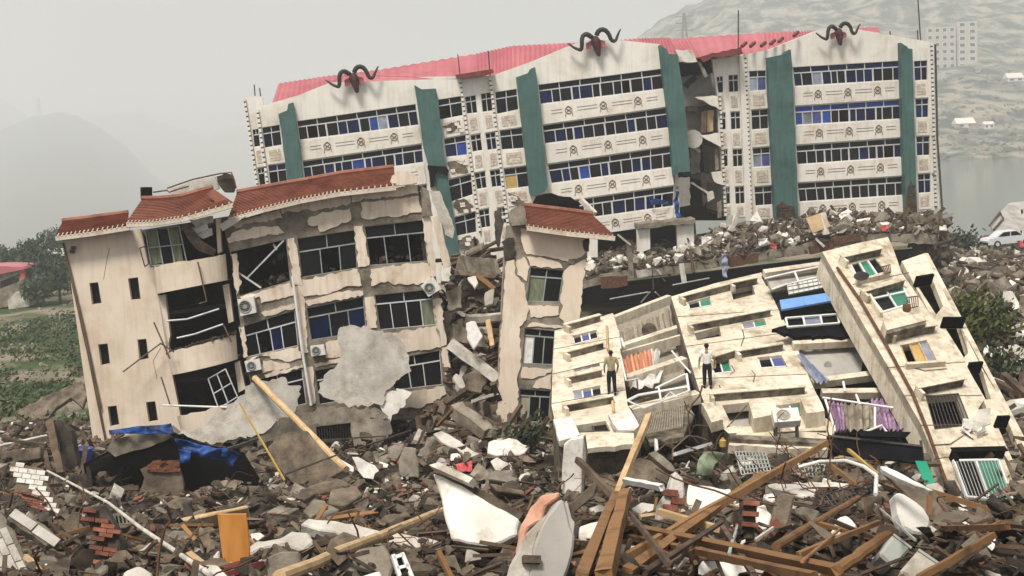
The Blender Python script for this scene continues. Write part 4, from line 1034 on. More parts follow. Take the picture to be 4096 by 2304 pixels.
add('black_canopy', prism(FT.poly(jag(P(Z7, 495, 160, 520, 110, 600, 95, 700, 115, 750, 150, 745, 185, 640, 182), 6, 24), -2.2), -nT * .6), 'tarp_black', tT)
add('loose_bar', beam(FT.p(Z7(755, 130), -1.5), FT.p(Z7(830, 205), -1), .2), 'concrete_light', tT)
for c, m_ in (((340, 350, 372, 330, 400, 330, 412, 440, 355, 450), 'concrete_dark'), ((300, 190, 330, 180, 350, 250, 320, 380, 305, 330), 'concrete_dark'), ((765, 345, 800, 330, 798, 400, 775, 400), 'concrete_dark'), ((690, 445, 728, 440, 722, 470, 690, 465), 'concrete_brown')):
    add('torn_edge', prism(FT.poly(jag(P(Z7, *c), 5, 16), .1), -nT * .4), m_, tT)
# ------------------------------------------------------------------ fallen apartment block
FA = Fac((Z8(60, 1260), 47), (Z8(540, 1235), 47), (Z8(30, 520), 57.5))
FM = Fac((Z8(500, 1040), 49.2), (Z8(960, 950), 49.6), (Z8(440, 500), 58.5))
FP = Fac((Z8(1060, 1100), 49), (Z8(1760, 1060), 49), (Z8(780, 300), 60))
FN = Fac((Z9(400, 1040), 48.6), (Z9(830, 1040), 48.6), (Z9(75, 260), 58.5))
FC = Fac((Z9(960, 1240), 45), (Z9(1320, 1280), 45), (Z9(365, 135), 57))
def hood(t, F_, a, b, h=.2, th=.14, mat='stained', cap='apt_plaster'):
    """ledge standing out of the fallen facade between two pixels"""
    p, q = F_.p(a), F_.p(b); U = (q - p).normalized(); Vv = F_.n.cross(U).normalized()
    if Vv.y < 0: Vv = -Vv
    o = add('window_hood', prism([p, q, q + Vv * th, p + Vv * th], F_.n * h), mat, t)
    add('hood_cap', prism([v + F_.n * (h + .002) for v in (p - Vv * .03 - U * .05, q - Vv * .03 + U * .05, q + Vv * (th + .03) + U * .05, p + Vv * (th + .03) - U * .05)], F_.n * .035), cap, o)
    for e_ in (p,):
        add('hood_cheek', obox(e_ + Vv * (-.1) + F_.n * h * .5, U * .06, Vv * .2, F_.n * h * .5), cap, o)
    return o
def slab_body(t, F_, outline, holes, mat='apt_plaster', th=.35, deep=2.6, em='concrete_brown'):
    add('facade', wall(F_.poly(outline), [F_.poly(h) for h in holes], -F_.n * th), mat, t)
    q = F_.poly(outline, -th - .9)
    add('room_back', prism(q, -F_.n * .3), 'interior', t)
    n = len(outline); f = F_.poly(outline, 0)
    V = []; F = []
    for i in range(n):
        V += [f[i] - F_.n * .02, f[i] - F_.n * deep]
    for i in range(n):
        j = (i + 1) % n; F.append((2 * i, 2 * j, 2 * j + 1, 2 * i + 1))
    add('end_walls', (V, F), em, t)
def joints(t, F_, lines):
    for a, b in lines: add('floor_joint', beam(F_.p(a, .004), F_.p(b, .004), .035, .02, F_.n), 'concrete_brown', t)

# left flank
hA = [Q(Z8, 145, 552, 300, 512, 312, 570, 156, 610), Q(Z8, 150, 770, 318, 728, 325, 752, 158, 792), Q(Z8, 145, 907, 325, 870, 336, 940, 152, 966), Q(Z8, 168, 1130, 358, 1100, 392, 1168, 188, 1176)]
tA = thing('fallen_apartment_flank', FA.p(Z8(300, 1260)), 'leftmost cream section of the apartment block lying on its back', 'building')
slab_body(tA, FA, P(Z8, 30, 520, 110, 496, 405, 405, 440, 520, 452, 640, 480, 850, 500, 1000, 560, 1100, 585, 1180, 545, 1250, 220, 1290, 60, 1262, 10, 1000, 15, 800), hA)
window(FA, hA[0], 3, tA, ['glass', 'glass_violet', 'glass'], 'frame_white', 0, .12, .07, broken=0)
window(FA, hA[1], 3, tA, ['glass'], 'frame_white', 0, .12, .06, broken=0)
window(FA, hA[2], 3, tA, ['glass_grey', 'glass_violet', 'glass'], 'frame_white', 0, .12, .07, broken=0)
window(FA, hA[3], 2, tA, [None, 'glass'], 'metal_dark', 0, .12, .05, broken=0)
for a, b in (((105, 525), (325, 462)), ((100, 705), (345, 640)), ((108, 868), (335, 818)), ((95, 1048), (405, 990))): hood(tA, FA, Z8(*a), Z8(*b), .28)
joints(tA, FA, [(Z8(15, 800), Z8(478, 690)), (Z8(15, 640), Z8(448, 560)), (Z8(12, 990), Z8(490, 900))])
for a, b in (((365, 490), (372, 640)), ((400, 950), (408, 1040))): add('downpipe', tube([FA.p(Z8(*a), .1), FA.p(Z8(*b), .1)], .05, 6), 'wood_pale', tA)
for c, m_ in (((20, 1090, 140, 1075, 190, 1190, 60, 1230), 'plaster_white'), ((375, 1055, 520, 1030, 575, 1130, 540, 1165, 440, 1160), 'plaster_white'), ((220, 1180, 540, 1180, 545, 1250, 220, 1285), 'apt_plaster')):
    add('loose_panel', prism(FA.poly(jag(P(Z8, *c), 4, 26), .42), -FA.n * .18), m_, tA)
g = G()
for k in range(14): g.a(beam(FA.p(Z8(222 + k * 22, 1268 + R.uniform(-3, 3)), .1), FA.p(Z8(240 + k * 22, 1267 + R.uniform(-3, 3)), .1), .24, .3, FA.n))
add('brick_edge', g.vf, 'brick', tA)

# torn balconies between the two cream sections
tM = thing('fallen_apartment_balconies', FM.p(Z8(700, 1040)), 'torn balcony rooms with orange curtain between two fallen cream sections', 'building')
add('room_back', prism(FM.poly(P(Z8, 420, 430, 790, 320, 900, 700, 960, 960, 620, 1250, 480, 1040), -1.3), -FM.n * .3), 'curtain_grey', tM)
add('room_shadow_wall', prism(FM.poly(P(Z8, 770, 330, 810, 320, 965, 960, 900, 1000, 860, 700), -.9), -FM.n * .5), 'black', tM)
for a, b, w in (((415, 455), (770, 318), .35), ((445, 645), (840, 515), .45), ((440, 690), (845, 575), .18), ((490, 845), (870, 720), .5), ((520, 1050), (955, 945), .55)):
    add('slab_edge', beam(FM.p(Z8(*a), -.4), FM.p(Z8(*b), -.4), w * .8, .4, FM.n), 'apt_plaster', tM)
def folds(F_, quad, off, n, mat, t, name='curtain', amp=.1):
    q = [F_.p(c, off) for c in quad]; V = []; F = []
    for i in range(n + 1):
        for j in range(4):
            V.append(bil(q, i / n + R.uniform(-.3, .3) / n, j / 3) + F_.n * (amp * math.sin(i * 1.9) + R.uniform(-.03, .03)))
    for i in range(n):
        for j in range(3): a = i * 4 + j; F.append((a, a + 4, a + 5, a + 1))
    o = add(name, (V, F), mat, t); md = o.modifiers.new('thick', 'SOLIDIFY'); md.thickness = .02
    return o
folds(FM, Q(Z8, 445, 540, 780, 385, 800, 495, 460, 630), -.55, 26, 'curtain_grey', tM)
folds(FM, Q(Z8, 460, 700, 650, 645, 665, 775, 490, 832), -.3, 22, 'curtain_orange', tM)
folds(FM, Q(Z8, 650, 650, 705, 640, 690, 740, 668, 770), -.4, 6, 'cloth_white', tM)
folds(FM, Q(Z8, 540, 850, 740, 780, 700, 870, 520, 900), -.4, 8, 'plaster_white', tM, 'fallen_sheet')
for pts, m_, r_ in (((455, 680, 490, 840, 570, 830), 'frame_white', .06), ((785, 650, 850, 730, 905, 790), 'frame_white', .06), ((500, 970, 570, 935, 890, 880), 'frame_white', .09), ((880, 800, 895, 905), 'frame_white', .08), ((700, 885, 715, 970), 'frame_white', .07),
                    ((740, 950, 775, 915, 820, 950), 'frame_white', .05), ((680, 890, 870, 800), 'frame_white', .07), ((500, 970, 600, 1020, 900, 905), 'frame_white', .05), ((440, 520, 455, 635), 'frame_white', .06), ((460, 570, 480, 625), 'frame_white', .08), ((560, 830, 565, 900), 'metal_dark', .05)):
    add('balcony_rail', tube([FM.p(Z8(pts[i], pts[i + 1]), .2) for i in range(0, len(pts), 2)], r_ * .6, 6), m_, tM)
add('railing_screen', prism(FM.poly(jag(P(Z8, 560, 1070, 890, 980, 930, 1060, 860, 1200, 640, 1240, 590, 1150), 6, 24), -.5), -FM.n * .15), 'stained', tM)
g = G()
for k in range(26): g.a(beam(FM.p(Z8(560 + k * 12, 1072 - k * 3.2), -.25), FM.p(Z8(600 + k * 10, 1190 - k * 2), -.25), .025))
add('railing_bars', g.vf, 'curtain_grey', tM)
add('satellite_dish', prism([FM.p(Z8(640, 520), -.2) + (V3((math.cos(a), .3 * math.sin(a), math.sin(a))) * .32) for a in [k * math.pi / 8 for k in range(16)]], V3((0, .05, 0))), 'concrete_brown', tM)

# middle section
hP = [Q(Z8, 885, 337, 1030, 300, 1042, 358, 898, 386), Q(Z8, 1160, 240, 1300, 215, 1322, 285, 1180, 320), Q(Z8, 930, 537, 1090, 492, 1104, 555, 946, 580), Q(Z8, 1230, 467, 1380, 440, 1396, 490, 1246, 516),
      Q(Z8, 1030, 720, 1150, 700, 1172, 786, 1056, 800), Q(Z8, 1335, 692, 1490, 676, 1530, 752, 1356, 764), Q(Z8, 1108, 1000, 1280, 980, 1302, 1138, 1172, 1130), Q(Z8, 1450, 1002, 1615, 980, 1650, 1078, 1510, 1078)]
tP = thing('fallen_apartment_centre', FP.p(Z8(1400, 1250)), 'middle cream section of the fallen block with green window panes', 'building')
slab_body(tP, FP, P(Z8, 780, 300, 1060, 215, 1360, 145, 1400, 230, 1470, 380, 1520, 480, 1600, 650, 1680, 850, 1765, 1030, 1780, 1160, 1150, 1180, 1060, 1100, 1000, 1000, 960, 900, 880, 640, 820, 430), hP)
for h, cols, pl in ((0, 2, ['glass', 'glass_green']), (3, 2, ['glass_grey', 'glass_green']), (4, 2, ['glass', 'glass_green']), (5, 2, ['glass', 'glass_violet']), (7, 2, ['glass_grey', 'glass_green'])):
    window(FP, hP[h], cols, tP, pl, 'frame_white', 0, .12, .07, broken=0)
window(FP, hP[2], 2, tP, ['glass', None], 'metal_dark', 0, .3, .05, broken=0)
window(FP, hP[1], 1, tP, ['concrete_dark'], 'metal_dark', 0, .35, .05, broken=0)
add('room_wall', prism(FP.poly(hP[6], -.7), -FP.n * .1), 'room_grey', tP)
for a, b in (((845, 345), (1160, 262)), ((1165, 258), (1335, 222)), ((900, 528), (1420, 430)), ((1205, 700), (1500, 652)), ((1030, 745), (1200, 690)), ((1040, 978), (1640, 930))): hood(tP, FP, Z8(*a), Z8(*b), .3)
joints(tP, FP, [(Z8(820, 430), Z8(1480, 385)), (Z8(880, 620), Z8(1540, 530)), (Z8(930, 830), Z8(1650, 800))])
for c, off in (((1280, 985, 1440, 965, 1475, 1055, 1310, 1085), .75), ((1612, 955, 1722, 935, 1768, 1035, 1652, 1050), .6), ((975, 985, 1050, 980, 1115, 1090, 1040, 1110), .4)):
    add('fallen_box', prism(FP.poly(jag(P(Z8, *c), 3, 30), off), -FP.n * off), 'apt_plaster', tP)
for pts in ((1300, 775, 1320, 800, 1310, 850), (1240, 515, 1250, 560, 1230, 620), (1170, 745, 1190, 780, 1160, 800)):
    add('crack', tube([FP.p(Z8(pts[i], pts[i + 1]), .01) for i in (0, 2, 4)], .02, 4), 'stained', tP)
# broken bottom panel of the middle section with its own ledge
lp = thing('fallen_wall_panel', FP.p(Z8(1450, 1270)), 'broken cream wall panel carrying the white air conditioner', 'wall panel')
FQ = Fac((Z8(1150, 1255), 46.5), (Z8(1771, 1285), 46.5), (Z8(1450, 1085), 49))
add('panel', prism(FQ.poly(jag(P(Z8, 1150, 1255, 1180, 1200, 1250, 1145, 1330, 1125, 1450, 1092, 1780, 1085, 1840, 1130, 1790, 1285), 4, 30)), -FQ.n * .3), 'apt_plaster', lp)
add('panel_edge', beam(FQ.p(Z8(1152, 1262), -.2), FQ.p(Z8(1785, 1292), -.2), .4, .7, FQ.n), 'stained', lp)
g = G()
for k in range(9): g.a(beam(FQ.p(Z8(1200, 1310 + k * 14), -.3) - V3((0, .3, 0)), FQ.p(Z8(1450, 1320 + k * 14), -.3) - V3((0, .3, 0)), .022))
for k in range(15): g.a(beam(FQ.p(Z8(1205 + k * 17, 1305), -.3) - V3((0, .3, 0)), FQ.p(Z8(1215 + k * 17, 1430), -.3) - V3((0, .3, 0)), .022))
add('window_grille', g.vf, 'pale_metal', lp)
q = FQ.p(Z8(1535, 1235), .05)
acs = thing('air_conditioner', q, 'white air conditioner box lying on a stand, face up', 'air conditioner')
U = V3((1, .02, .03)).normalized(); W = V3((0, .75, .55)).normalized(); Nn = U.cross(W).normalized(); c0 = q + V3((0, .35, .75))
add('casing', obox(c0, U * .45, W * .3, Nn * .16), 'plastic_white', acs)
rg = add('fan_guard', tube([c0 + Nn * .18 - U * .1 + (U * math.cos(a) + W * math.sin(a)) * .22 for a in [k * math.pi / 9 for k in range(19)]], .02, 5), 'pale_metal', acs)
add('fan_recess', prism([c0 + Nn * .17 - U * .1 + (U * math.cos(a) + W * math.sin(a)) * .21 for a in [k * math.pi / 9 for k in range(18)]], -Nn * .01), 'curtain_grey', rg)
for sx in (-1, 1):
    for sy in (-1, 1): add('stand_leg', beam(c0 + U * sx * .36 + W * sy * .2, V3((c0 + U * sx * .38).to_tuple()) + W * sy * .2 - V3((0, 0, .85)), .06), 'metal_dark', acs)
add('stand_rail', beam(c0 - U * .4 - W * .2 - V3((0, 0, .35)), c0 + U * .4 - W * .2 - V3((0, 0, .35)), .05), 'metal_dark', acs)

# torn stairwell between the middle section and the right tower
tN = thing('fallen_apartment_stairwell', FN.p(Z9(600, 1040)), 'open grey rooms with purple curtains between the centre and the right tower', 'building')
add('room_back', prism(FN.poly(P(Z9, 60, 250, 380, 190, 560, 470, 700, 720, 860, 1050, 430, 1060, 300, 800, 150, 480), -1.4), -FN.n * .3), 'interior', tN)
add('grey_wall', prism(FN.poly(P(Z9, 225, 612, 582, 592, 560, 742, 480, 760, 310, 792, 255, 680), -.7), -FN.n * .2), 'room_grey', tN)
add('grey_wall', prism(FN.poly(P(Z9, 85, 262, 375, 222, 390, 262, 105, 320), -.6), -FN.n * .2), 'room_grey', tN)
for a, b, w in (((70, 248), (375, 205), .3), ((215, 608), (590, 588), .25), ((310, 800), (660, 755), .3), ((360, 852), (725, 848), .3)):
    add('slab_edge', beam(FN.p(Z9(*a), -.3), FN.p(Z9(*b), -.3), w, .3, FN.n), 'apt_plaster', tN)
add('blue_awning', prism(FN.poly(P(Z9, 150, 378, 500, 325, 516, 362, 160, 425), .5), -FN.n * .08), 'sheet_blue', tN)
for s in (.33, .66):
    a = FN.p(lerp2(Z9(150, 378), Z9(500, 325), s), .51); b = FN.p(lerp2(Z9(160, 425), Z9(516, 362), s), .51); add('awning_seam', beam(a, b, .03, .03, FN.n), 'cloth_blue', tN)
add('dark_sheet', prism(FN.poly(jag(P(Z9, 150, 430, 330, 410, 460, 385, 470, 420, 300, 450, 160, 470), 6, 20), .1), -FN.n * .1), 'tarp_black', tN)
add('dark_sheet', prism(FN.poly(jag(P(Z9, 110, 525, 200, 500, 540, 490, 560, 560, 220, 560), 7, 20), .0), -FN.n * .15), 'tarp_black', tN)
folds(FN, Q(Z9, 455, 400, 530, 385, 540, 470, 480, 480), .15, 8, 'glass_green', tN, 'green_cloth')
grid_frame(Q(Z9, 180, 470, 440, 450, 450, 495, 190, 515), FN, 3, 1, .2, .07, 'frame_white', tN)
for i in range(3): add('pane', prism(FN.poly(P(Z9, 185 + i * 86, 470 - i * 6, 265 + i * 86, 464 - i * 6, 270 + i * 86, 505 - i * 6, 190 + i * 86, 512 - i * 6), .1), -FN.n * .03), ['glass', 'glass_grey', 'glass'][i], tN)
gq = Q(Z9, 185, 290, 390, 255, 400, 310, 195, 350)
add('white_screen', prism(FN.poly(gq, -.15), -FN.n * .05), 'cloth_white', tN); grid_frame(gq, FN, 8, 3, -.12, .03, 'pale_metal', tN, 'screen_grid')
for pts in ((75, 270, 225, 235, 380, 205), (225, 235, 245, 285), (110, 325, 180, 300, 395, 250), (590, 600, 655, 750), (365, 870, 750, 925), (380, 880, 430, 1040), (630, 920, 630, 1020), (575, 1045, 665, 1010, 690, 1045), (720, 850, 740, 920), (535, 855, 555, 905), (470, 790, 480, 840)):
    add('white_rail', tube([FN.p(Z9(pts[i], pts[i + 1]), .25) for i in range(0, len(pts), 2)], .045, 6), 'frame_white', tN)
folds(FN, Q(Z9, 395, 895, 470, 905, 480, 1040, 430, 1040), -.1, 12, 'curtain_purple', tN)
folds(FN, Q(Z9, 610, 880, 740, 890, 760, 1040, 640, 1030), -.1, 18, 'curtain_purple', tN)
folds(FN, Q(Z9, 745, 930, 800, 960, 845, 1035, 760, 1035), .1, 8, 'curtain_purple', tN)
folds(FN, Q(Z9, 470, 905, 625, 900, 630, 1030, 480, 1040), -.5, 14, 'curtain_grey', tN)
folds(FN, Q(Z9, 240, 660, 260, 655, 400, 790, 340, 800), .0, 8, 'cloth_blue', tN, 'hanging_sheet')
add('side_panel', prism(FN.poly(P(Z9, 545, 480, 570, 490, 690, 720, 655, 745), .1), -FN.n * .4), 'apt_plaster', tN)
add('wall_clock', prism([FN.p(Z9(393, 705), -.62) + V3((math.cos(a), 0, math.sin(a))) * .14 for a in [k * math.pi / 8 for k in range(16)]], V3((0, .05, 0))), 'pale_metal', tN)

# right tower
hC = [Q(Z9, 505, 200, 632, 168, 690, 240, 545, 282), Q(Z9, 595, 345, 770, 312, 812, 398, 668, 440), Q(Z9, 755, 607, 890, 578, 945, 688, 790, 697), Q(Z9, 885, 862, 1050, 850, 1112, 1008, 932, 1030), Q(Z9, 1025, 1190, 1250, 1186, 1322, 1392, 1092, 1372)]
tC = thing('fallen_apartment_tower', FC.p(Z9(1150, 1330)), 'tall rightmost cream tower lying back with long drainpipe', 'building')
slab_body(tC, FC, P(Z9, 365, 135, 540, 92, 695, 60, 722, 120, 765, 240, 920, 465, 1082, 690, 1182, 880, 1150, 925, 1222, 1000, 1252, 1100, 1320, 1280, 1385, 1440, 1040, 1420, 960, 1240, 860, 1000, 700, 720, 560, 480, 430, 250), hC, em='apt_plaster', deep=1.15)
window(FC, hC[0], 3, tC, ['glass', 'glass_green', 'glass'], 'frame_white', 0, .05, .09, broken=0)
window(FC, hC[1], 2, tC, ['glass', 'glass_green'], 'frame_white', .3, .0, .08, broken=0, tran_mat='glass_green')
window(FC, hC[2], 3, tC, [None, 'yellow_board', 'glass_grey'], 'wood_pale', 0, .1, .07, broken=0)
window(FC, hC[3], 10, tC, [None], 'metal_dark', 0, .0, .03, broken=0, name='window_grille')
window(FC, hC[4], 2, tC, ['glass', 'glass_green'], 'frame_white', 0, -.15, .09, broken=0)
g = G()
for k in range(14): g.a(beam(FC.p(lerp2(hC[4][0], hC[4][1], k / 13), .45), FC.p(lerp2(hC[4][3], hC[4][2], k / 13), .45), .02))
add('window_grille', g.vf, 'pale_metal', tC)
for a, b, c_ in (((460, 200), (655, 155), 'apt_plaster'), ((565, 375), (770, 315), 'apt_plaster'), ((700, 575), (925, 545), 'apt_plaster'), ((840, 862), (1070, 815), 'apt_plaster'), ((1015, 1185), (1275, 1178), 'black')): hood(tC, FC, Z9(*a), Z9(*b), .34, .18, 'stained' if c_ != 'black' else 'black', c_)
add('balcony_box', prism(FC.poly(P(Z9, 672, 482, 870, 442, 890, 480, 690, 530), .55), -FC.n * .55), 'apt_plaster', tC)
add('balcony_box_dark_band', prism(FC.poly(P(Z9, 690, 535, 885, 488, 885, 500, 692, 548), .5), -FC.n * .45), 'stained', tC)  # darker band along the lower edge of the balcony box
for a, b in (((535, 290), (700, 250)), ((785, 712), (980, 697)), ((590, 345), (660, 455))): add('sill', beam(FC.p(Z9(*a), .1), FC.p(Z9(*b), .1), .12, .25, FC.n), 'apt_plaster', tC)
gq = Q(Z9, 790, 365, 845, 358, 848, 410, 800, 420); grid_frame(gq, FC, 5, 1, .5, .03, 'rust', tC, 'flower_rack')
gq = Q(Z9, 660, 212, 705, 200, 710, 238, 680, 248); grid_frame(gq, FC, 5, 1, .4, .03, 'rust', tC, 'flower_rack')
add('flower_pot', prism([FC.p(Z9(790, 408), .6) + V3((math.cos(a), .4 * math.sin(a), math.sin(a) * .6)) * .16 for a in [k * math.pi / 6 for k in range(12)]], V3((0, 0, -.15))), 'rust', tC)
add('satellite_dish', prism([FC.p(Z9(563, 258), .5) + V3((math.cos(a), 0, .6 * math.sin(a))) * .3 for a in [k * math.pi / 6 for k in range(12)]], V3((0, .08, 0))), 'metal_dark', tC)
add('drainpipe', tube([FC.p(Z9(*p), .12) for p in ((440, 215), (560, 385), (690, 610), (820, 850), (900, 1050), (1000, 1330))], .06, 7), 'rust', tC)
joints(tC, FC, [(Z9(520, 300), Z9(800, 240)), (Z9(690, 720), Z9(1085, 690)), (Z9(780, 860), Z9(1165, 860)), (Z9(860, 1010), Z9(1200, 1005)), (Z9(930, 1180), Z9(1270, 1130))])
for c in ((1150, 930, 1215, 920, 1215, 1000, 1100, 1040, 1080, 1000, 1140, 960),):
    add('shattered_patch', prism(FC.poly(jag(P(Z9, *c), 5, 18), .03), -FC.n * .05), 'concrete_light', tC)
for k in range(9):
    p = FC.p(Z9(R.uniform(1060, 1190), R.uniform(1000, 1050)), .1); g = G(); scatter(g, R.choice(CH_FLAT), p, R.uniform(.3, .7), R, .8); add('plaster_shard', g.vf, 'plaster_white', tC)
for pts in ((930, 1110, 1010, 1105, 1090, 1050), (800, 715, 880, 735, 990, 725)):
    add('crack', tube([FC.p(Z9(pts[i], pts[i + 1]), .01) for i in (0, 2, 4)], .03, 4), 'stained', tC)
# recessed side bay of the tower
hS = [Q(Z9, 832, 287, 918, 272, 974, 410, 938, 452), Q(Z9, 967, 492, 1078, 492, 1100, 645, 1078, 668), Q(Z9, 1097, 722, 1165, 716, 1214, 878, 1188, 880), Q(Z9, 1238, 992, 1300, 990, 1378, 1178, 1322, 1180)]
off = -1.1; oS = P(Z9, 765, 182, 880, 142, 945, 262, 1050, 488, 1178, 735, 1258, 870, 1330, 1000, 1430, 1200, 1480, 1449, 1400, 1449, 1320, 1285, 1250, 1090, 1180, 890, 1085, 700, 920, 470)
add('side_bay', wall(FC.poly(oS, off), [FC.poly(h, off) for h in hS], -FC.n * .3), 'apt_plaster', tC)
add('side_bay_back', prism(FC.poly(oS, off - 1.2), -FC.n * .3), 'interior', tC)
add('side_bay_end', prism(FC.poly(P(Z9, 880, 142, 1050, 488, 1258, 870, 1430, 1200, 1480, 1449), off) + FC.poly(P(Z9, 1480, 1449, 1430, 1200, 1258, 870, 1050, 488, 880, 142), off - 1.5), V3((.15, 0, 0))), 'apt_plaster', tC)
for h in hS: add('bay_hood', beam(FC.p(h[0], off + .25), FC.p(h[1], off + .25), .1, .5, FC.n), 'black', tC)
# ------------------------------------------------------------------ torn gap between the two wings
tV = thing('torn_stair_bay', at(Z4(170, 1400), 114), 'torn open stair bay with broken floors between the two white wings', 'building')
def vp_(c, Y, th, mat, name, j=4): return add(name, prism([at(p, Y) for p in (jag(P(Z4, *c), j, 16) if j else P(Z4, *c))], V3((0, th, 0))), mat, tV)
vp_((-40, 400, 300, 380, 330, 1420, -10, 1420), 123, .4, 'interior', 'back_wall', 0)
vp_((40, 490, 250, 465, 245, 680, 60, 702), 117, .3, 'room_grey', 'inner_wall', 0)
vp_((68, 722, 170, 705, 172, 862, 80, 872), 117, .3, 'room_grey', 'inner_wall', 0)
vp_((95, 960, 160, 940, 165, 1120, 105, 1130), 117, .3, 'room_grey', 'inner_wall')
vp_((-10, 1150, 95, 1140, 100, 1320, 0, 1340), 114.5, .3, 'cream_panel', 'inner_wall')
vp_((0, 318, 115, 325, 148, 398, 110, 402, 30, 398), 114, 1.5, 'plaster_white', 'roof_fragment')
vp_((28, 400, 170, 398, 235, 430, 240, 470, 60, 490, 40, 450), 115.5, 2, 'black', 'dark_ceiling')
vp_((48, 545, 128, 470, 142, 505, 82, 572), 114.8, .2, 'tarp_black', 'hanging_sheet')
for c in ((128, 625, 275, 618, 288, 708, 205, 662), (163, 872, 285, 856, 297, 948, 215, 905), (235, 1112, 302, 1104, 312, 1192, 255, 1172)): vp_(c, 114.6, .5, 'cream_panel', 'broken_spandrel', 3)
for c in ((60, 690, 200, 672, 270, 700, 260, 718, 70, 720), (80, 890, 200, 860, 290, 930, 280, 945, 180, 900, 90, 910), (100, 1130, 250, 1110, 300, 1190, 290, 1200, 110, 1150)): vp_(c, 115.5, 5, 'concrete_dark', 'broken_floor')
for c, m_ in (((172, 722, 205, 715, 200, 852, 165, 860), 'wood_dark'), ((208, 712, 250, 705, 246, 845, 205, 852), 'wood_pale'), ((150, 400, 165, 395, 212, 490, 195, 500), 'plaster_white'), ((100, 1180, 115, 1172, 215, 1235, 208, 1250), 'concrete_light'), ((205, 1240, 245, 1230, 255, 1275, 212, 1300), 'plaster_white'),
               ((255, 960, 275, 950, 282, 1090, 262, 1100), 'concrete'), ((165, 1120, 200, 1110, 205, 1300, 180, 1330), 'concrete_dark'), ((90, 920, 130, 950, 165, 970, 160, 985, 100, 945), 'aluminium'), ((270, 1310, 300, 1290, 300, 1400, 275, 1405), 'concrete')):
    vp_(c, 115 + R.uniform(-.5, .5), .35, m_, 'hanging_debris', 2)
add('satellite_dish', prism([at(Z4(118, 895), 114.6) + V3((math.cos(a), .3 * math.sin(a), math.sin(a))) * .75 for a in [k * math.pi / 10 for k in range(20)]], V3((0, .1, 0))), 'room_grey', tV)
def cloth(name, pts, F_, off, mat, label, cat, amp=.15, div=7):
    """draped sheet: pixel polygon TL,TR,BR,BL as a crumpled grid"""
    q = [F_.p(c, off) for c in pts]; V = []; Fc = []; div = div * 2; n = div * 2
    for i in range(n + 1):
        for j in range(div + 1):
            p = bil(q, i / n, j / div); V.append(p + F_.n * amp * (noise.noise(p * 1.9) * 2.2 + noise.noise(p * 4.5 + V3((3, 1, 2))) * 1.3) + V3((noise.noise(p * 2.1) * amp, 0, noise.noise(p * 1.3 + V3((5, 5, 5))) * amp)))
    for i in range(n):
        for j in range(div): a = i * (div + 1) + j; Fc.append((a, a + div + 1, a + div + 2, a + 1))
    o = add(name, (V, Fc), mat, smooth=True); md = o.modifiers.new('thick', 'SOLIDIFY'); md.thickness = .02
    return tag(o, label, cat)
cloth('blue_tarpaulin', P(Z3, 1528, 1215, 1560, 1225, 1572, 1405, 1540, 1400), FL, .9, 'tarp_blue', 'blue tarpaulin hanging down beside the torn stair bay', 'tarpaulin', .2)
cloth('blue_tarpaulin', P(Z3, 1350, 1262, 1500, 1285, 1490, 1315, 1370, 1310), FL, .5, 'tarp_blue', 'blue sheet bunched in the lowest window strip', 'tarpaulin', .12)

# ------------------------------------------------------------------ crushed ground floors under the white building
tG = thing('crushed_ground_floor', at(Z10(900, 500), 106), 'crushed concrete floor deck jutting out below the white building', 'building')
def dk(c, Y, th, mat, name, j=4): return add(name, prism([at(p, Y) for p in (jag(P(Z10, *c), j, 22) if j else P(Z10, *c))], V3((0, th, 0))), mat, tG)
edge = [(40, 585), (150, 545), (350, 520), (560, 500), (830, 455), (1050, 420), (1300, 385), (1500, 340), (1800, 310), (2080, 330)]
up_ = [(2090, 270), (1800, 265), (1500, 285), (1300, 330), (1050, 372), (830, 405), (560, 455), (350, 470), (150, 500), (40, 540)]
dk(sum([list(p) for p in edge + up_], []), 104.5, 1.0, 'concrete', 'deck_edge')
top = [at(Z10(*p), 104.6) for p in reversed(up_)]
V = top + [V3((p.x * 1.12 + .6, 121, p.z + .8)) for i, p in enumerate(top)]; n = len(top)
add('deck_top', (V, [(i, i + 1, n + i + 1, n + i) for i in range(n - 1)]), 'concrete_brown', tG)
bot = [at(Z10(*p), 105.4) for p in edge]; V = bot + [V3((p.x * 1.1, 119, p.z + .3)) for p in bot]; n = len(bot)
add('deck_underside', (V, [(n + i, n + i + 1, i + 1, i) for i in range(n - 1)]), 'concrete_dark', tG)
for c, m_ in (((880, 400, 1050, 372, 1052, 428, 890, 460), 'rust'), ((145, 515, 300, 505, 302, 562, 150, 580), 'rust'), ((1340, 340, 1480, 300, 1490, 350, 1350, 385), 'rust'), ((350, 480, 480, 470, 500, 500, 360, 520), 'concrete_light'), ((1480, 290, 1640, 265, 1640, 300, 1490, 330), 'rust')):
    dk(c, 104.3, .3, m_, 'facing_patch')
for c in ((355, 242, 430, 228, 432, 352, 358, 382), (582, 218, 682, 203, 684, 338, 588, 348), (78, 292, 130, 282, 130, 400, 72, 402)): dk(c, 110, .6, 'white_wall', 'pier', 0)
dk((60, 280, 690, 190, 700, 345, 70, 420), 113, .4, 'black', 'room_back', 0)  # black colour stands for the darkness of the room behind the piers
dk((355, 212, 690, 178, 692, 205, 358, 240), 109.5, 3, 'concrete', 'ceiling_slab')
dk((-500, 640, 1600, 380, 2100, 340, 2100, 700, 1400, 800, -500, 900), 119, .5, 'interior', 'rear_wall', 0)
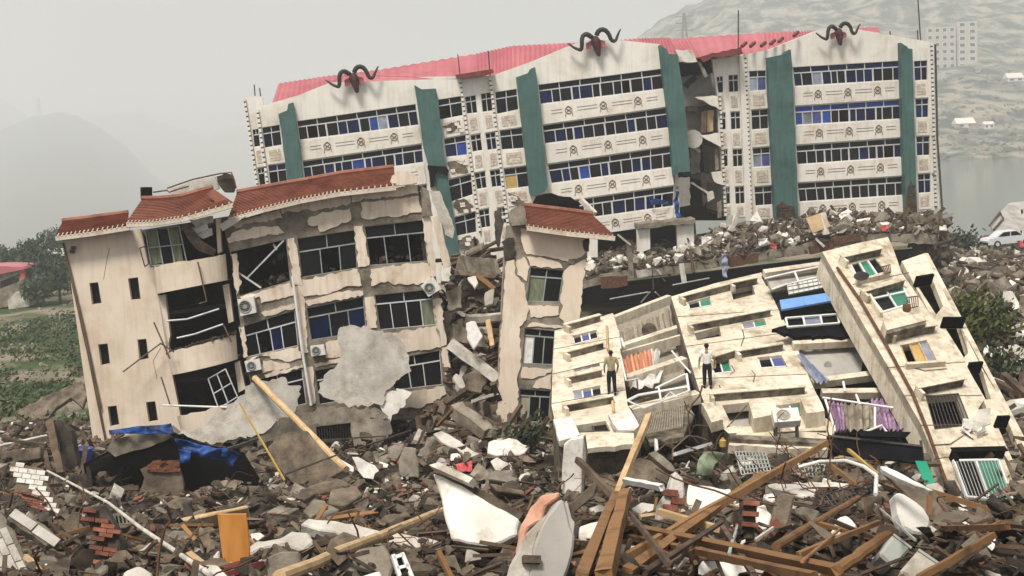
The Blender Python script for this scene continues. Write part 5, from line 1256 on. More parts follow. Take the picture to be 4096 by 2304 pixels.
for a, b, w, m_ in (((310, 330), (325, 520), .5, 'concrete'), ((245, 270), (320, 330), .25, 'concrete_light'), ((610, 435), (628, 550), .5, 'plaster_white'), ((890, 160), (910, 250), .5, 'concrete_light'), ((930, 150), (890, 250), .6, 'concrete_light'), ((2110, 170), (2170, 150), .45, 'pale_metal'), ((2050, 330), (2150, 300), .3, 'metal_dark'), ((960, 250), (970, 320), .35, 'concrete'),
                    ((430, 440), (520, 540), .14, 'metal_dark'), ((440, 430), (450, 590), .12, 'metal_dark'), ((1420, 150), (1440, 270), .7, 'plaster_white'), ((1380, 290), (1430, 340), .3, 'plaster_white')):
    pa, pb = at(Z10(*a), 104.2), at(Z10(*b), 104.0)
    add('hanging_beam', beam(pa, pb, w * .6, w * .5), m_, tG)
for a, b in (((200, 640), (420, 600)), ((430, 600), (380, 660)), ((460, 600), (520, 660)), ((560, 560), (770, 520))):
    add('bent_rebar', tube([at(Z10(*a), 100), at(Z10(*b), 101)], .06, 5), 'pale_metal', tG)
FG_ = Fac.pn(at(Z10(850, 400), 104), (0, -1, .1))
cloth('hanging_sheet', P(Z10, 840, 385, 878, 385, 872, 520, 845, 515), FG_, .4, 'cloth_blue', 'grey blue sheet hanging off the crushed deck edge', 'sheet', .12)
q = at(Z10(1395, 200), 104)
add('wardrobe_panel', obox(q, V3((.7, .1, .2)), V3((0, .06, 0)), V3((-.2, .1, .55))), 'wood_pale', tG)
cloth('red_garment', P(Z10, 1120, 325, 1160, 330, 1155, 362, 1118, 350), FG_, .6, 'cloth_red', 'red garment on the debris below the right wing', 'garment', .1, 4)
cloth('red_garment', P(Z10, 1755, 222, 1800, 215, 1795, 255, 1760, 250), FG_, .3, 'cloth_red', 'red cloth caught in the debris under the right gable', 'garment', .1, 4)
cloth('white_garment', P(Z10, 1050, 295, 1110, 290, 1100, 335, 1060, 330), FG_, .6, 'cloth_white', 'white clothes heaped left of the red garment', 'garment', .12, 4)

# debris on the deck
rr = random.Random(77)
def deck_pt():
    s = rr.uniform(0, 1); k = rr.random() ** 1.3
    px = 60 + s * 2060; a = at(Z10(px, interp([(p[0], p[1]) for p in reversed(up_)], px)), 104.6)
    topz = interp([(0, .6), (.28, .7), (.4, 1.3), (.6, 1.1), (1, .4)], s)
    return V3((a.x * (1 + .075 * k), 104.6 + 8.5 * k, a.z + topz * k ** .8 + .15))
gs = {m_: G() for m_ in ('concrete', 'concrete_brown', 'plaster_white', 'concrete_dark', 'wood_dark')}
for i in range(3800):
    m_ = rr.choice(['concrete', 'concrete_brown', 'concrete_brown', 'concrete_brown', 'plaster_white', 'concrete_dark', 'concrete_dark', 'concrete', 'wood_dark'])
    if m_ == 'wood_dark': scatter(gs[m_], CH_STICK[0], deck_pt(), rr.uniform(.8, 2.6), rr, .6)
    else: scatter(gs[m_], rr.choice(CH_BLOCK + CH_FLAT), deck_pt() + V3((0, 0, rr.uniform(0, .2))), rr.choice([.12, .16, .2, .25, .32, .45, .7]), rr, .6)
for m_, g in gs.items(): tag(add('deck_debris', g.vf, m_), 'small broken debris spread over the crushed deck', 'debris', kind='stuff')
CHM = {}
def chunk_obj(name, kind, m_, pos, size, rng, label, cat, group, tilt=.45, asp=None):
    """one rubble piece, sharing mesh data with its look-alikes"""
    shapes = {'block': CH_BLOCK, 'flat': CH_FLAT, 'stick': CH_STICK, 'brick': CH_BRICK}[kind]
    i = rng.randrange(len(shapes)); key = (name, kind, i, m_)
    if key not in CHM:
        me = bpy.data.meshes.new(name); me.from_pydata([tuple(v) for v in shapes[i][0]], [], shapes[i][1]); me.materials.append(M[m_]); CHM[key] = me
    o = bpy.data.objects.new(name, CHM[key]); COL.objects.link(o)
    a = asp or (rng.uniform(.75, 1.3), rng.uniform(.55, 1), rng.uniform(.6, 1.1))
    o.matrix_world = Matrix.Translation(pos) @ rrot(rng, tilt).to_4x4() @ Matrix.Diagonal((size * a[0], size * a[1], size * a[2], 1))
    return tag(o, label, cat, group)
CW = {'concrete': 'grey', 'concrete_brown': 'brown', 'concrete_dark': 'dark', 'concrete_light': 'pale', 'plaster_white': 'white', 'brick': 'red', 'wood': 'brown', 'wood_dark': 'dark', 'wood_pale': 'yellowish'}
DL = [(n_, at(Z10(*c), 106)) for n_, c in (('the white piers', (480, 420)), ('the torn stair bay', (780, 330)), ('the hanging blue sheet', (860, 400)), ('the red garment', (1140, 320)), ('the wardrobe panel', (1400, 230)), ('the right gable', (1780, 240)), ('the right deck end', (2040, 260)), ('the small tiled roof', (130, 480)))]
for i in range(70):
    p = deck_pt() + V3((0, 0, .3)); mt = rr.choice(['concrete', 'concrete_light', 'concrete_brown', 'plaster_white']); kd = rr.choice(['block', 'flat']); sz = rr.uniform(.6, 1.3)
    chunk_obj('deck_chunk', kd, mt, p, sz, rr, f"{'large' if sz > 1 else 'small'} {CW[mt]} {'flat' if kd == 'flat' else 'blocky'} concrete piece on the crushed deck by {min(DL, key=lambda l: (l[1] - p).length)[0]}", 'rubble', 'concrete pieces on the crushed deck', .6)

g = G()
for i in range(420):
    p = at(Z10(rr.uniform(1960, 2130), rr.uniform(190, 420)), rr.uniform(105.5, 108)); scatter(g, rr.choice(CH_BLOCK + CH_FLAT + CH_STICK), p, rr.choice([.4, .6, .9, 1.3]), rr, .7)
tag(add('deck_end_debris', g.vf, 'concrete_brown'), 'brown debris tumbling off the right end of the crushed deck', 'debris', kind='stuff')
# ------------------------------------------------------------------ foreground things placed one by one
def fslab(name, label, cat, z, c, base, n, th, mat, lift=.15, j=5, seg=30, Y=None):
    """slab whose face outline is given in zoom pixels; it stands where its base pixel meets the heap"""
    o = at(z(*base), Y) if Y else ground(z(*base), lift)
    F_ = Fac.pn(o, n)
    pts = P(z, *c); pts = jag(pts, j, seg) if j else pts
    nn = F_.n
    poly = F_.poly(pts)
    s = add(name, prism(poly, -nn * th), mat)
    md = s.modifiers.new('edge', 'BEVEL'); md.width = min(.03, th * .15); md.segments = 1; md.limit_method = 'ANGLE'
    tag(s, label, cat)
    s['_'] = 0; del s['_']
    return s, F_
def fbeam(name, label, cat, z, a, b, w, mat, la=.3, lb=.3, Ya=None, Yb=None, h=None, rnd=False, z2=None, cap=None, mid=None):
    p = at(z(*a), Ya) if Ya else ground(z(*a), la)
    q = at((z2 or z)(*b), Yb) if Yb else ground((z2 or z)(*b), lb)
    if rnd:
        k = 9; pts = [p.lerp(q, i / k) + V3((R.uniform(-1, 1), R.uniform(-1, 1), R.uniform(-1, 1))) * w * .08 for i in range(k + 1)]
        o = add(name, tube(pts, [w / 2 * R.uniform(.93, 1.05) for _ in pts], 9), mat, smooth=False)
    else:
        o = add(name, rough_beam(p, q, w, h or w, R), mat)
    return tag(o, label, cat)
def clear(px, Y, lift):
    """a point on the pixel's ray that stays above the heap"""
    p = at(px, Y)
    while p.z < H(p.x, p.y) + lift and Y > 12: Y -= .15; p = at(px, Y)
    return Y
def bricks_on(o, F_, outline, along, down, bw, bh, th, mat='brick', off=.0, name='brick', keep=1.0, gap=.12):
    """single bricks or tiles laid on a slab face, rows run along the two corner pixels"""
    a, b, d = F_.p(along[0], off), F_.p(along[1], off), F_.p(down, off)
    U = (b - a).normalized(); Vv = F_.n.cross(U); Vv = Vv if Vv.dot(d - a) > 0 else -Vv
    L_, Hh = (b - a).length, (d - a).dot(Vv); rows = int(Hh / bh)
    poly = [((p - a).dot(U), (p - a).dot(Vv)) for p in F_.poly(outline, off)]
    x0 = min(p[0] for p in poly); x1 = max(p[0] for p in poly)
    me = None
    for r in range(-2, rows + 2):
        x = x0 - (bw * .5 if r % 2 else 0)
        while x < x1:
            c = (x + bw / 2, (r + .5) * bh)
            if inpoly(c, poly) and R.random() < keep:
                if me is None:
                    vf = obox(V3((0, 0, 0)), U * bw * (.5 - gap / 4), Vv * bh * (.5 - gap / 2), F_.n * th / 2)
                    me = bpy.data.meshes.new(name); me.from_pydata([tuple(v) for v in vf[0]], [], vf[1]); me.materials.append(M[mat])
                k = bpy.data.objects.new(name, me); COL.objects.link(k); k.parent = o
                k.location = a + U * c[0] + Vv * c[1] + F_.n * (th * .3 + R.uniform(0, th * .3)) - wloc(o)
                k.rotation_euler = (R.uniform(-.03, .03), R.uniform(-.03, .03), R.uniform(-.03, .03))
            x += bw

CS = 'concrete slab'
# -- left
s, F_ = fslab('tiled_wall_piece', 'white tiled wall piece with brick bared, upper left of the pit', 'wall piece', Z11, (70, 660, 140, 640, 320, 680, 345, 790, 430, 930, 395, 1065, 300, 1000, 330, 900, 250, 900, 130, 830, 100, 740), (390, 1060), (.25, -.85, .5), .25, 'concrete_brown')
bricks_on(s, F_, P(Z11, 75, 665, 140, 645, 315, 685, 340, 790, 425, 930, 392, 1055, 305, 995, 335, 900, 300, 860, 240, 860, 130, 790), (Z11(80, 660), Z11(320, 690)), Z11(200, 900), .26, .16, .04, 'plaster_white', keep=.93)
bricks_on(s, F_, P(Z11, 110, 830, 240, 850, 320, 900, 310, 990, 240, 960, 140, 900), (Z11(110, 830), Z11(320, 880)), Z11(200, 990), .24, .07, .08, 'brick', .02, keep=.75)
s, F_ = fslab('tiled_wall_piece', 'grey tiled slab hanging over the left pit', 'wall piece', Z11, (45, 1020, 160, 975, 330, 1080, 440, 1190, 430, 1225, 370, 1200, 345, 1235, 200, 1130, 60, 1045), (345, 1230), (.35, -.65, .65), .22, 'concrete', lift=.8)
bricks_on(s, F_, P(Z11, 55, 1020, 160, 985, 330, 1085, 420, 1180, 345, 1220, 200, 1120), (Z11(60, 1025), Z11(340, 1220)), Z11(160, 980), .42, .17, .04, 'concrete_light', keep=.96)
s, F_ = fslab('tiled_wall_piece', 'grey tiled slab in the bottom left picture corner', 'wall piece', Z11, (-60, 960, 50, 1030, 130, 1180, 180, 1300, 230, 1480, -60, 1500), (100, 1440), (.5, -.6, .6), .22, 'concrete')
bricks_on(s, F_, P(Z11, -50, 990, 45, 1040, 120, 1190, 170, 1300, 215, 1470, -50, 1480), (Z11(0, 1010), Z11(190, 1400)), Z11(0, 1400), .38, .16, .04, 'concrete_light', keep=.95)
fslab('concrete_slab', 'brown concrete slab fallen behind the left beige wall corner', CS, Z15, (100, 1360, 330, 1240, 560, 1150, 590, 1240, 560, 1330, 480, 1260, 380, 1330, 330, 1400, 190, 1420), (400, 1400), (-.1, -.6, .75), .3, 'concrete_brown', .4)
fslab('concrete_slab', 'grey slab end showing at the left picture edge', CS, Z11, (0, 560, 100, 540, 290, 520, 290, 600, 140, 620, 0, 640), (150, 620), (0, -.9, .4), .4, 'concrete_brown', .5)
fbeam('pale_post', 'pale horizontal pipe at the left picture edge', 'pipe', Z11, (-20, 520), (340, 440), .16, 'concrete_light', .7, .8)
fbeam('dark_post', 'dark leaning timber left of the blue bucket', 'timber', Z11, (360, 340), (440, 720), .3, 'wood_dark', 2.4, .6)
fslab('brick_pier', 'dark brick pier standing by the left beige corner', 'pier', Z11, (350, 370, 430, 330, 510, 400, 540, 560, 560, 690, 450, 710, 400, 600), (480, 700), (0, -1, .2), .6, 'concrete_dark', .4)
# blue bucket
q = ground(Z11(600, 640), .3); t = thing('blue_bucket', q, 'blue plastic bucket at the foot of the beige wall', 'bucket')
add('body', tube([q, q + V3((0, 0, .62))], [.33, .42], 14), 'glass_bright', t); add('rim', tube([q + V3((math.cos(a) * .42, math.sin(a) * .42, .62)) for a in [k * math.pi / 8 for k in range(17)]], .03, 5), 'glass_bright', t)
# shed with tarpaulin
o = ground(Z11(980, 920), 0); FS = Fac.pn(o + V3((0, .2, 0)), (.05, -1, .12))
t = thing('collapsed_shed', o, 'dark collapsed shed with plastered wall under the blue tarpaulin', 'shed')
add('roof_slab', prism(FS.poly(jag(P(Z11, 770, 540, 800, 480, 1000, 420, 1190, 390, 1250, 440, 1180, 480, 1000, 540, 830, 590), 4, 24), .5), -FS.n * 1.5), 'concrete', t)
add('plaster_wall', prism(FS.poly(jag(P(Z11, 1010, 680, 1100, 640, 1285, 620, 1330, 870, 1100, 930, 955, 935, 1000, 850, 1040, 740), 5, 22), .1), -FS.n * .25), 'concrete_brown', t)
add('back_wall', prism(FS.poly(P(Z11, 600, 640, 800, 540, 1260, 460, 1750, 560, 1900, 800, 1000, 980, 640, 900), -3.0), -FS.n * .2), 'black', t)  # painted black for the shade in the void under the shed roof
add('side_wall', prism([FS.p(Z11(620, 660), 0), FS.p(Z11(620, 660), -3), FS.p(Z11(650, 930), -3), FS.p(Z11(650, 930), 0)], V3((.15, 0, 0))), 'concrete_dark', t)
add('roof_sheet', prism(FS.poly(jag(P(Z11, 640, 640, 830, 560, 1220, 470, 1260, 500, 900, 600, 650, 690), 4, 24), .2), -FS.n * 2.6), 'tarp_black', t)
for k in range(60):
    x, y = R.uniform(1080, 1280), R.uniform(620, 700)
    if y < 760 - (x - 1080) * .3: add('brick', obox(FS.p(Z11(x, y), .16), V3((.11, 0, .01)), V3((0, .05, 0)), V3((0, 0, .03))), 'brick', t)
cloth('blue_tarpaulin', P(Z11, 785, 395, 1245, 345, 1265, 420, 790, 430), FS, .75, 'tarp_blue', 'blue tarpaulin rolled along the shed roof edge', 'tarpaulin', .1, 6)
cloth('blue_tarpaulin', P(Z11, 1265, 460, 1740, 565, 1680, 655, 1300, 560), FS, .6, 'tarp_blue', 'crumpled blue tarpaulin sagging right of the shed', 'tarpaulin', .14, 8)
cloth('blue_tarpaulin', P(Z11, 1290, 540, 1380, 555, 1370, 620, 1300, 640), FS, .75, 'tarp_blue', 'small blue tarpaulin flap beside the shed wall', 'tarpaulin', .1, 5)
cloth('black_tarpaulin', P(Z11, 1200, 380, 1290, 440, 1700, 560, 1300, 520), FS, .5, 'tarp_black', 'black tarpaulin joining shed roof and blue sheet', 'tarpaulin', .12, 7)
fbeam('shed_rafter', 'dark bar crossing the void right of the shed', 'bar', Z11, (1640, 535), (1860, 460), .09, 'metal_dark', Ya=46, Yb=47)
p0 = ground(Z11(340, 690), .7); p1 = ground(Z11(780, 920), .9); p2 = ground(Z11(1520, 1445), .6)
tag(add('long_thin_pole', tube([p0, p1, p1.lerp(p2, .5) + V3((0, 0, -.05)), p2], .042, 8), 'concrete_light'), 'very long thin pale pole crossing the lower left rubble', 'pole')
s, F_ = fslab('orange_door', 'orange wooden door panel stuck upright in the rubble', 'door', Z11, (1565, 1002, 1775, 1000, 1802, 1260, 1790, 1380, 1612, 1392), (1700, 1385), (.05, -1, .15), .06, 'door_orange', .1, 0)
s, F_ = fslab('brick_pile', 'ragged brick pier right of the left pit', 'pier', Z11, (600, 960, 740, 930, 800, 1040, 870, 1180, 860, 1350, 700, 1380, 690, 1200, 640, 1080), (780, 1370), (0, -.9, .45), .5, 'concrete_dark', .1)
bricks_on(s, F_, P(Z11, 610, 965, 740, 935, 800, 1040, 865, 1180, 855, 1340, 705, 1370, 695, 1200, 645, 1080), (Z11(610, 960), Z11(860, 990)), Z11(700, 1370), .24, .075, .1, 'brick', .02, keep=.72)
s, F_ = fslab('vent_block', 'grey slotted concrete block behind the thin pole', 'block', Z11, (785, 1000, 920, 985, 955, 1075, 800, 1095), (870, 1090), (0, -.9, .4), .3, 'concrete', .2, 2)
for k in range(5): add('slot', prism(F_.poly(P(Z11, 805 + k * 26, 1020 - k * 3, 817 + k * 26, 1018 - k * 3, 830 + k * 26, 1072 - k * 3, 818 + k * 26, 1075 - k * 3), .01), -F_.n * .03), 'black', s)
fslab('concrete_slab', 'brown slab propped above the left pit', CS, Z11, (430, 1080, 520, 990, 580, 985, 560, 1140, 480, 1135), (500, 1135), (.3, -.8, .5), .12, 'concrete_brown', .6, 3)
fslab('concrete_slab', 'flat grey block left of the orange door', CS, Z11, (1180, 1130, 1260, 1115, 1420, 1130, 1330, 1200, 1200, 1180), (1300, 1195), (0, -.35, .95), .25, 'concrete', .3, 3)
fslab('stone_column', 'row of tan stone blocks beside the orange door', 'pier', Z11, (1430, 1120, 1510, 1090, 1560, 1120, 1580, 1250, 1480, 1270), (1530, 1265), (-.1, -.9, .4), .4, 'concrete_brown', .1, 5, 16)
fslab('long_plank', 'long pale plank left of the orange door top', 'plank', Z11, (1280, 1040, 1330, 1020, 1780, 935, 1790, 950, 1340, 1050), (1400, 1045), (0, -.5, .85), .5, 'wood_pale', .3, 1)
for k, (c, lab, m_) in enumerate((((920, 1330, 1070, 1205, 1100, 1225, 960, 1330), 'thin grey board leaning in the lower left rubble', 'concrete_light'), ((620, 1449, 740, 1360, 780, 1340, 780, 1410, 700, 1470), 'tan concrete lump at the lower left picture edge', 'concrete'), ((880, 1430, 1000, 1370, 1100, 1430, 1090, 1500, 900, 1500), 'cream concrete lump at the bottom left picture edge', 'concrete_light'),
                      ((1360, 1440, 1480, 1360, 1560, 1365, 1640, 1449, 1600, 1500, 1370, 1500), 'white plaster lump at the end of the thin pole', 'plaster_white'), ((1530, 1310, 1580, 1250, 1600, 1360, 1560, 1360), 'small white fragment left of the orange door foot', 'plaster_white'), ((1800, 1140, 1870, 1130, 1910, 1160, 1820, 1210), 'white fragment right of the orange door', 'plaster_white'))):
    fslab('concrete_piece', lab, 'rubble', Z11, c, (c[0] + 60, max(c[1::2]) - 8), (R.uniform(-.3, .3), -.6, .75), .3, m_, .2, 5, 22)
for y0, lab in ((1430, 'upper'), (1470, 'lower')): fbeam('red_timber', f'{lab} dark red timber under the orange door', 'timber', Z11, (1560, y0 - 10), (1900, y0 - 115), .09, 'red_dark', .2, .25)

# -- big jagged slab against the beige facade and its neighbours
FBs = Fac.pn(FB.o + nB * 1.6, nB * 1 + V3((.05, 0, .12)))
def bslab(label, z, c, off, mat, th=.3, j=9, seg=15, name='concrete_slab'):
    return tag(add(name, prism(FBs.poly(jag(P(z, *c), j, seg), off), -FBs.n * th), mat), label, CS)
bslab('huge jagged grey floor slab leaning on the beige facade', Z6, (600, 875, 640, 862, 690, 860, 760, 872, 830, 885, 890, 910, 940, 950, 970, 1020, 982, 1100, 900, 1150, 870, 1190, 850, 1200, 835, 1270, 700, 1290, 600, 1270, 560, 1250, 490, 1212, 520, 1130, 600, 1050, 605, 960), .6, 'concrete_light')
bslab('shattered pale lower corner of the huge grey slab', Z6, (830, 1235, 870, 1200, 940, 1195, 985, 1210, 950, 1250, 940, 1290, 880, 1330, 850, 1420, 820, 1330), .5, 'plaster_white')
bslab('jagged grey slab under the long pale pole', Z6, (-40, 1320, 40, 1270, 130, 1172, 250, 1140, 315, 1130, 330, 1172, 402, 1180, 380, 1250, 370, 1312, 280, 1362, 272, 1420, 100, 1460, -100, 1520, -200, 1500), .9, 'concrete_light', .35)
bslab('pale grey slab strip above the shed roof', Z11, (1250, 430, 1340, 400, 1640, 330, 1900, 300, 1990, 330, 1900, 420, 1700, 460, 1540, 500, 1400, 460), 1.2, 'concrete_light', .4)
bslab('grey wall slab left of the barred opening', Z12, (480, 330, 560, 270, 720, 230, 1100, 240, 1180, 300, 1100, 310, 910, 335, 600, 362), 1.0, 'concrete', .4)
bslab('square grey slab under the shattered corner', Z12, (908, 340, 1100, 300, 1180, 330, 1200, 430, 1080, 500, 960, 545, 930, 510), 1.1, 'concrete', .4)
fslab('lean_panel', 'brown concrete panel leaning beside the shed void', 'wall panel', Z12, (305, 520, 420, 420, 590, 400, 700, 540, 850, 690, 740, 760, 620, 810, 510, 800, 400, 690), (560, 800), (-.25, -.85, .5), .2, 'concrete_brown', .2)
fbeam('long_pale_pole', 'long pale pole leaning down from the lowest air conditioner', 'pole', Z12, (215, 22), (875, 685), .28, 'wood_pale', Ya=60.5, Yb=None, rnd=True)
fbeam('yellow_strap', 'thin yellow pole beside the brown leaning panel', 'pole', Z12, (110, 210), (430, 760), .06, 'yellow', Ya=58, Yb=45)
for k, (a, b, Y0, Y1, lab) in enumerate((((440, 715), (890, 545), 46, 48, 'dark rod'), ((960, 530), (1340, 400), 49, 52, 'dark rod in front of the square slab'), ((700, 470), (1160, 440), 50, 51, 'thin dark wire'))):
    fbeam('steel_rod', f'{lab} crossing the leaning panels left of centre' if k != 1 else lab, 'rod', Z12, a, b, .06, 'metal_dark', Ya=Y0, Yb=Y1)

# -- centre
fslab('white_board', 'thin white board fragment below the pale pole foot', 'board', Z12, (915, 590, 960, 590, 1080, 650, 1112, 690, 1080, 712, 1070, 750, 1000, 740, 960, 690), (1050, 745), (.2, -.75, .6), .06, 'plaster_white', .3, 3)
fslab('concrete_slab', 'long curved grey slab above the round wooden pole', CS, Z12, (540, 1075, 600, 1030, 750, 1045, 1000, 1090, 1200, 1130, 1500, 1180, 1700, 1235, 1880, 1258, 1900, 1290, 1800, 1312, 1500, 1275, 1200, 1205, 1000, 1185, 750, 1125), (1200, 1200), (0, -.35, .95), .28, 'concrete_light', .35, 6)
s, F_ = fslab('white_wall_slab', 'large white wall slab tilted at the picture centre', CS, Z12, (1495, 705, 1640, 770, 1760, 830, 1900, 920, 2120, 1040, 2100, 1160, 1940, 1225, 1850, 1228, 1630, 1190, 1590, 1060, 1545, 850), (1800, 1215), (-.25, -.78, .55), .25, 'plaster_white', .35, 4)
add('top_trim', prism(F_.poly(P(Z12, 1470, 650, 1540, 628, 1788, 742, 1755, 778), .25), -F_.n * .25), 'plaster_white', s)
add('back_edge', prism(F_.poly(P(Z12, 1500, 700, 1755, 780, 1950, 880, 2150, 1000, 2120, 1045, 1900, 925, 1640, 775), -.05), -F_.n * .5), 'concrete_brown', s)
fslab('concrete_block', 'tan square block left of the curved slab', 'block', Z12, (295, 985, 360, 950, 540, 955, 440, 1010), (430, 1005), (0, -.3, .95), .4, 'concrete', .45, 2)
fbeam('round_wooden_pole', 'thick round wooden pole rising to the right, bottom centre', 'pole', Z12, (400, 1462), (1560, 975), .17, 'wood_pale', .75, .5, rnd=True)
fslab('concrete_slab', 'broken concrete slab end right of the orange door', CS, Z12, (90, 1300, 130, 1250, 230, 1190, 400, 1170, 480, 1120, 600, 1130, 640, 1200, 560, 1270, 410, 1220, 240, 1260, 130, 1320), (300, 1260), (0, -.45, .9), .2, 'concrete_light', .3, 6)
fslab('concrete_block', 'rough grey block under the broken slab end', 'block', Z12, (300, 1310, 400, 1270, 540, 1270, 560, 1400, 480, 1480, 300, 1480), (430, 1460), (0, -.85, .5), .4, 'concrete', .1, 5)
fslab('concrete_slab', 'tan pointed slab at the bottom edge below the round pole', CS, Z12, (700, 1480, 880, 1320, 960, 1250, 1150, 1215, 1190, 1290, 1215, 1380, 1180, 1480), (950, 1470), (0, -.6, .8), .25, 'concrete', .2, 5)
s, F_ = fslab('white_casement', 'white broken window sash at the bottom edge', 'window', Z12, (1200, 1295, 1290, 1275, 1370, 1449, 1380, 1490, 1260, 1490), (1300, 1480), (.3, -.7, .6), .05, 'glass', .2, 0)
for c in ((1200, 1295, 1225, 1288, 1290, 1490, 1262, 1490), (1265, 1282, 1290, 1275, 1382, 1490, 1350, 1490), (1215, 1300, 1280, 1282, 1290, 1305, 1222, 1325), (1240, 1380, 1320, 1360, 1328, 1380, 1246, 1402)):
    add('sash_bar', prism(F_.poly(P(Z12, *c), .04), -F_.n * .06), 'frame_white', s)
for c, base, n, m_, lab in (((440, 890, 600, 800, 800, 740, 900, 780, 850, 830, 650, 850, 520, 930), (600, 900), (0, -.3, .95), 'concrete_brown', 'brown split slab in the middle left rubble'),
        ((560, 980, 640, 890, 720, 900, 740, 950, 620, 1030), (640, 1025), (0, -.5, .85), 'concrete', 'tan slab right of the square block'), ((1115, 1040, 1150, 1005, 1310, 980, 1340, 1010, 1200, 1065), (1220, 1060), (0, -.4, .9), 'concrete_brown', 'dark capped slab above the curved slab'),
        ((760, 830, 950, 800, 990, 860, 850, 940, 740, 920), (850, 935), (0, -.3, .95), 'concrete_brown', 'flat brown slab amid the middle rubble'), ((600, 740, 700, 680, 780, 670, 800, 700, 700, 760), (690, 755), (-.2, -.5, .8), 'concrete_light', 'pale slab at the foot of the brown leaning panel'),
        ((1500, 420, 1560, 400, 1850, 570, 1870, 620, 1790, 600, 1560, 480), (1800, 600), (0, -.5, .85), 'concrete_light', 'long grey lintel right of the centre heap'), ((1250, 260, 1290, 250, 1440, 320, 1430, 380, 1340, 350, 1260, 300), (1400, 380), (0, -.5, .85), 'concrete_light', 'broken pale lintel below the beige facade end'),
        ((1890, 560, 1900, 480, 2050, 450, 2200, 510, 2160, 560, 2000, 590), (2050, 585), (0, -.5, .85), 'plaster_white', 'white broken slab below the leaning tower'), ((1910, 620, 1960, 590, 2060, 640, 2100, 720, 1950, 690), (2000, 700), (-.2, -.7, .6), 'concrete_light', 'grey block below the white broken slab'),
        ((1250, 620, 1290, 520, 1380, 530, 1400, 740, 1260, 740), (1330, 740), (0, -.9, .3), 'concrete', 'rough stump of concrete left of the white wall slab'), ((1170, 520, 1230, 500, 1290, 530, 1240, 610, 1180, 600), (1220, 605), (0, -.8, .5), 'concrete', 'small grey slab behind the concrete stump')):
    fslab('concrete_slab', lab, CS, Z12, c, base, n, .22, m_, .3, 5, 24)
for lab, c, m_ in (('upper', (1895, 705, 1960, 700, 2163, 760, 2163, 800, 1900, 755), 'concrete'), ('lower', (1905, 780, 2150, 830, 2163, 870, 1960, 840), 'concrete_brown')):
    fslab('hollow_core_slab', f'{lab} hollow floor plank right of the white wall slab', CS, Z12, c, (c[0] + 120, max(c[1::2])), (0, -.85, .5), .8, m_, .3, 2)
cloth('red_cloth_bundle', P(Z12, 1660, 640, 1790, 620, 1780, 690, 1680, 690), Fac.pn(ground(Z12(1720, 690), .2), (0, -.5, .85)), .1, 'cloth_red', 'red and white cloth bundle behind the white wall slab', 'cloth', .12, 4)
# debris between the beige building and the tower
for a, b, w, Y0, Y1, m_, lab in (((55, 830), (240, 880), .8, 65, 66, 'concrete', 'wide grey beam wedged between beige building and tower'), ((70, 890), (330, 1085), .45, 64, 62, 'concrete_light', 'sloping pale beam beside the tower'), ((100, 1235), (275, 1370), .6, 60, 58, 'concrete', 'sloping grey beam at the tower foot'),
        ((140, 1210), (300, 1350), .3, 61, 59, 'wood_dark', 'dark timber behind the sloping grey beam'), ((180, 1195), (320, 1150), .15, 62, 61, 'concrete_light', 'thin bent bar at the tower side'), ((130, 480), (310, 490), .9, 72, 73, 'concrete', 'horizontal grey slab at the top of the debris gap'), ((150, 760), (330, 745), .35, 66, 66, 'concrete_light', 'pale lintel across the debris gap'),
        ((265, 760), (290, 900), .25, 66, 65, 'wood_pale', 'upright brown post in the debris gap'), ((210, 540), (300, 610), .3, 68, 67, 'wood', 'rust brown timber high in the debris gap'), ((0, 1320), (80, 1235), .12, 58, 57, 'wood', 'thin orange stick right of the beige facade foot')):
    fbeam('wedged_beam', lab, 'beam', Z7, a, b, w, m_, Ya=Y0, Yb=Y1)
for c, Y, m_, lab in (((40, 620, 120, 580, 130, 700, 60, 720), 67, 'concrete', 'grey wall piece at the left of the debris gap'), ((155, 540, 200, 530, 215, 570, 195, 600), 67, 'plaster_white', 'white plaster scrap high in the debris gap'), ((150, 780, 200, 770, 240, 850, 190, 920, 155, 860), 65, 'cloth_white', 'torn white sheet hung in the debris gap'), ((130, 1060, 200, 1020, 260, 1080, 230, 1150, 150, 1130), 63, 'concrete_brown', 'brown slab in the lower debris gap'), ((100, 500, 160, 505, 330, 520, 300, 545, 120, 530), 71, 'concrete_brown', 'brown slab edge under the top of the debris gap'), ((250, 620, 300, 600, 290, 680, 250, 690), 67, 'concrete_light', 'pale block by the tower side')):
    fslab('debris_slab', lab, CS, Z7, c, (0, 0), (0, -.9, .35), .3, m_, 0, 5, 18, Y=Y)

# -- right: pillar, walls, brick
s, F_ = fslab('white_pillar', 'upright white square pillar stub right of centre', 'pillar', Z13, (640, 500, 690, 462, 783, 447, 765, 860, 615, 862), (690, 862), (-.15, -1, .1), .5, 'plaster_white', .2, 2)
add('pillar_side', prism(F_.poly(P(Z13, 760, 460, 785, 447, 800, 560, 780, 850, 762, 860), -.05), -F_.n * .5), 'concrete', s)
s, F_ = fslab('grey_wall_slab', 'big grey wall slab with bared brick edge at bottom centre', 'wall slab', Z13, (380, 1490, 430, 1200, 520, 1010, 610, 890, 650, 900, 690, 1080, 722, 1160, 705, 1300, 640, 1490), (560, 1460), (.25, -.85, .45), .3, 'room_grey', .4, 4)
add('edge_face', prism(F_.poly(jag(P(Z13, 240, 1490, 300, 1330, 380, 1150, 520, 1000, 430, 1200, 380, 1490), 4, 20), -.02), -F_.n * .3), 'concrete_light', s)
bricks_on(s, F_, P(Z13, 340, 1480, 380, 1300, 440, 1080, 480, 1060, 420, 1250, 375, 1480), (Z13(340, 1060), Z13(480, 1060)), Z13(360, 1480), .2, .09, .08, 'concrete_brown', .0, keep=.85)
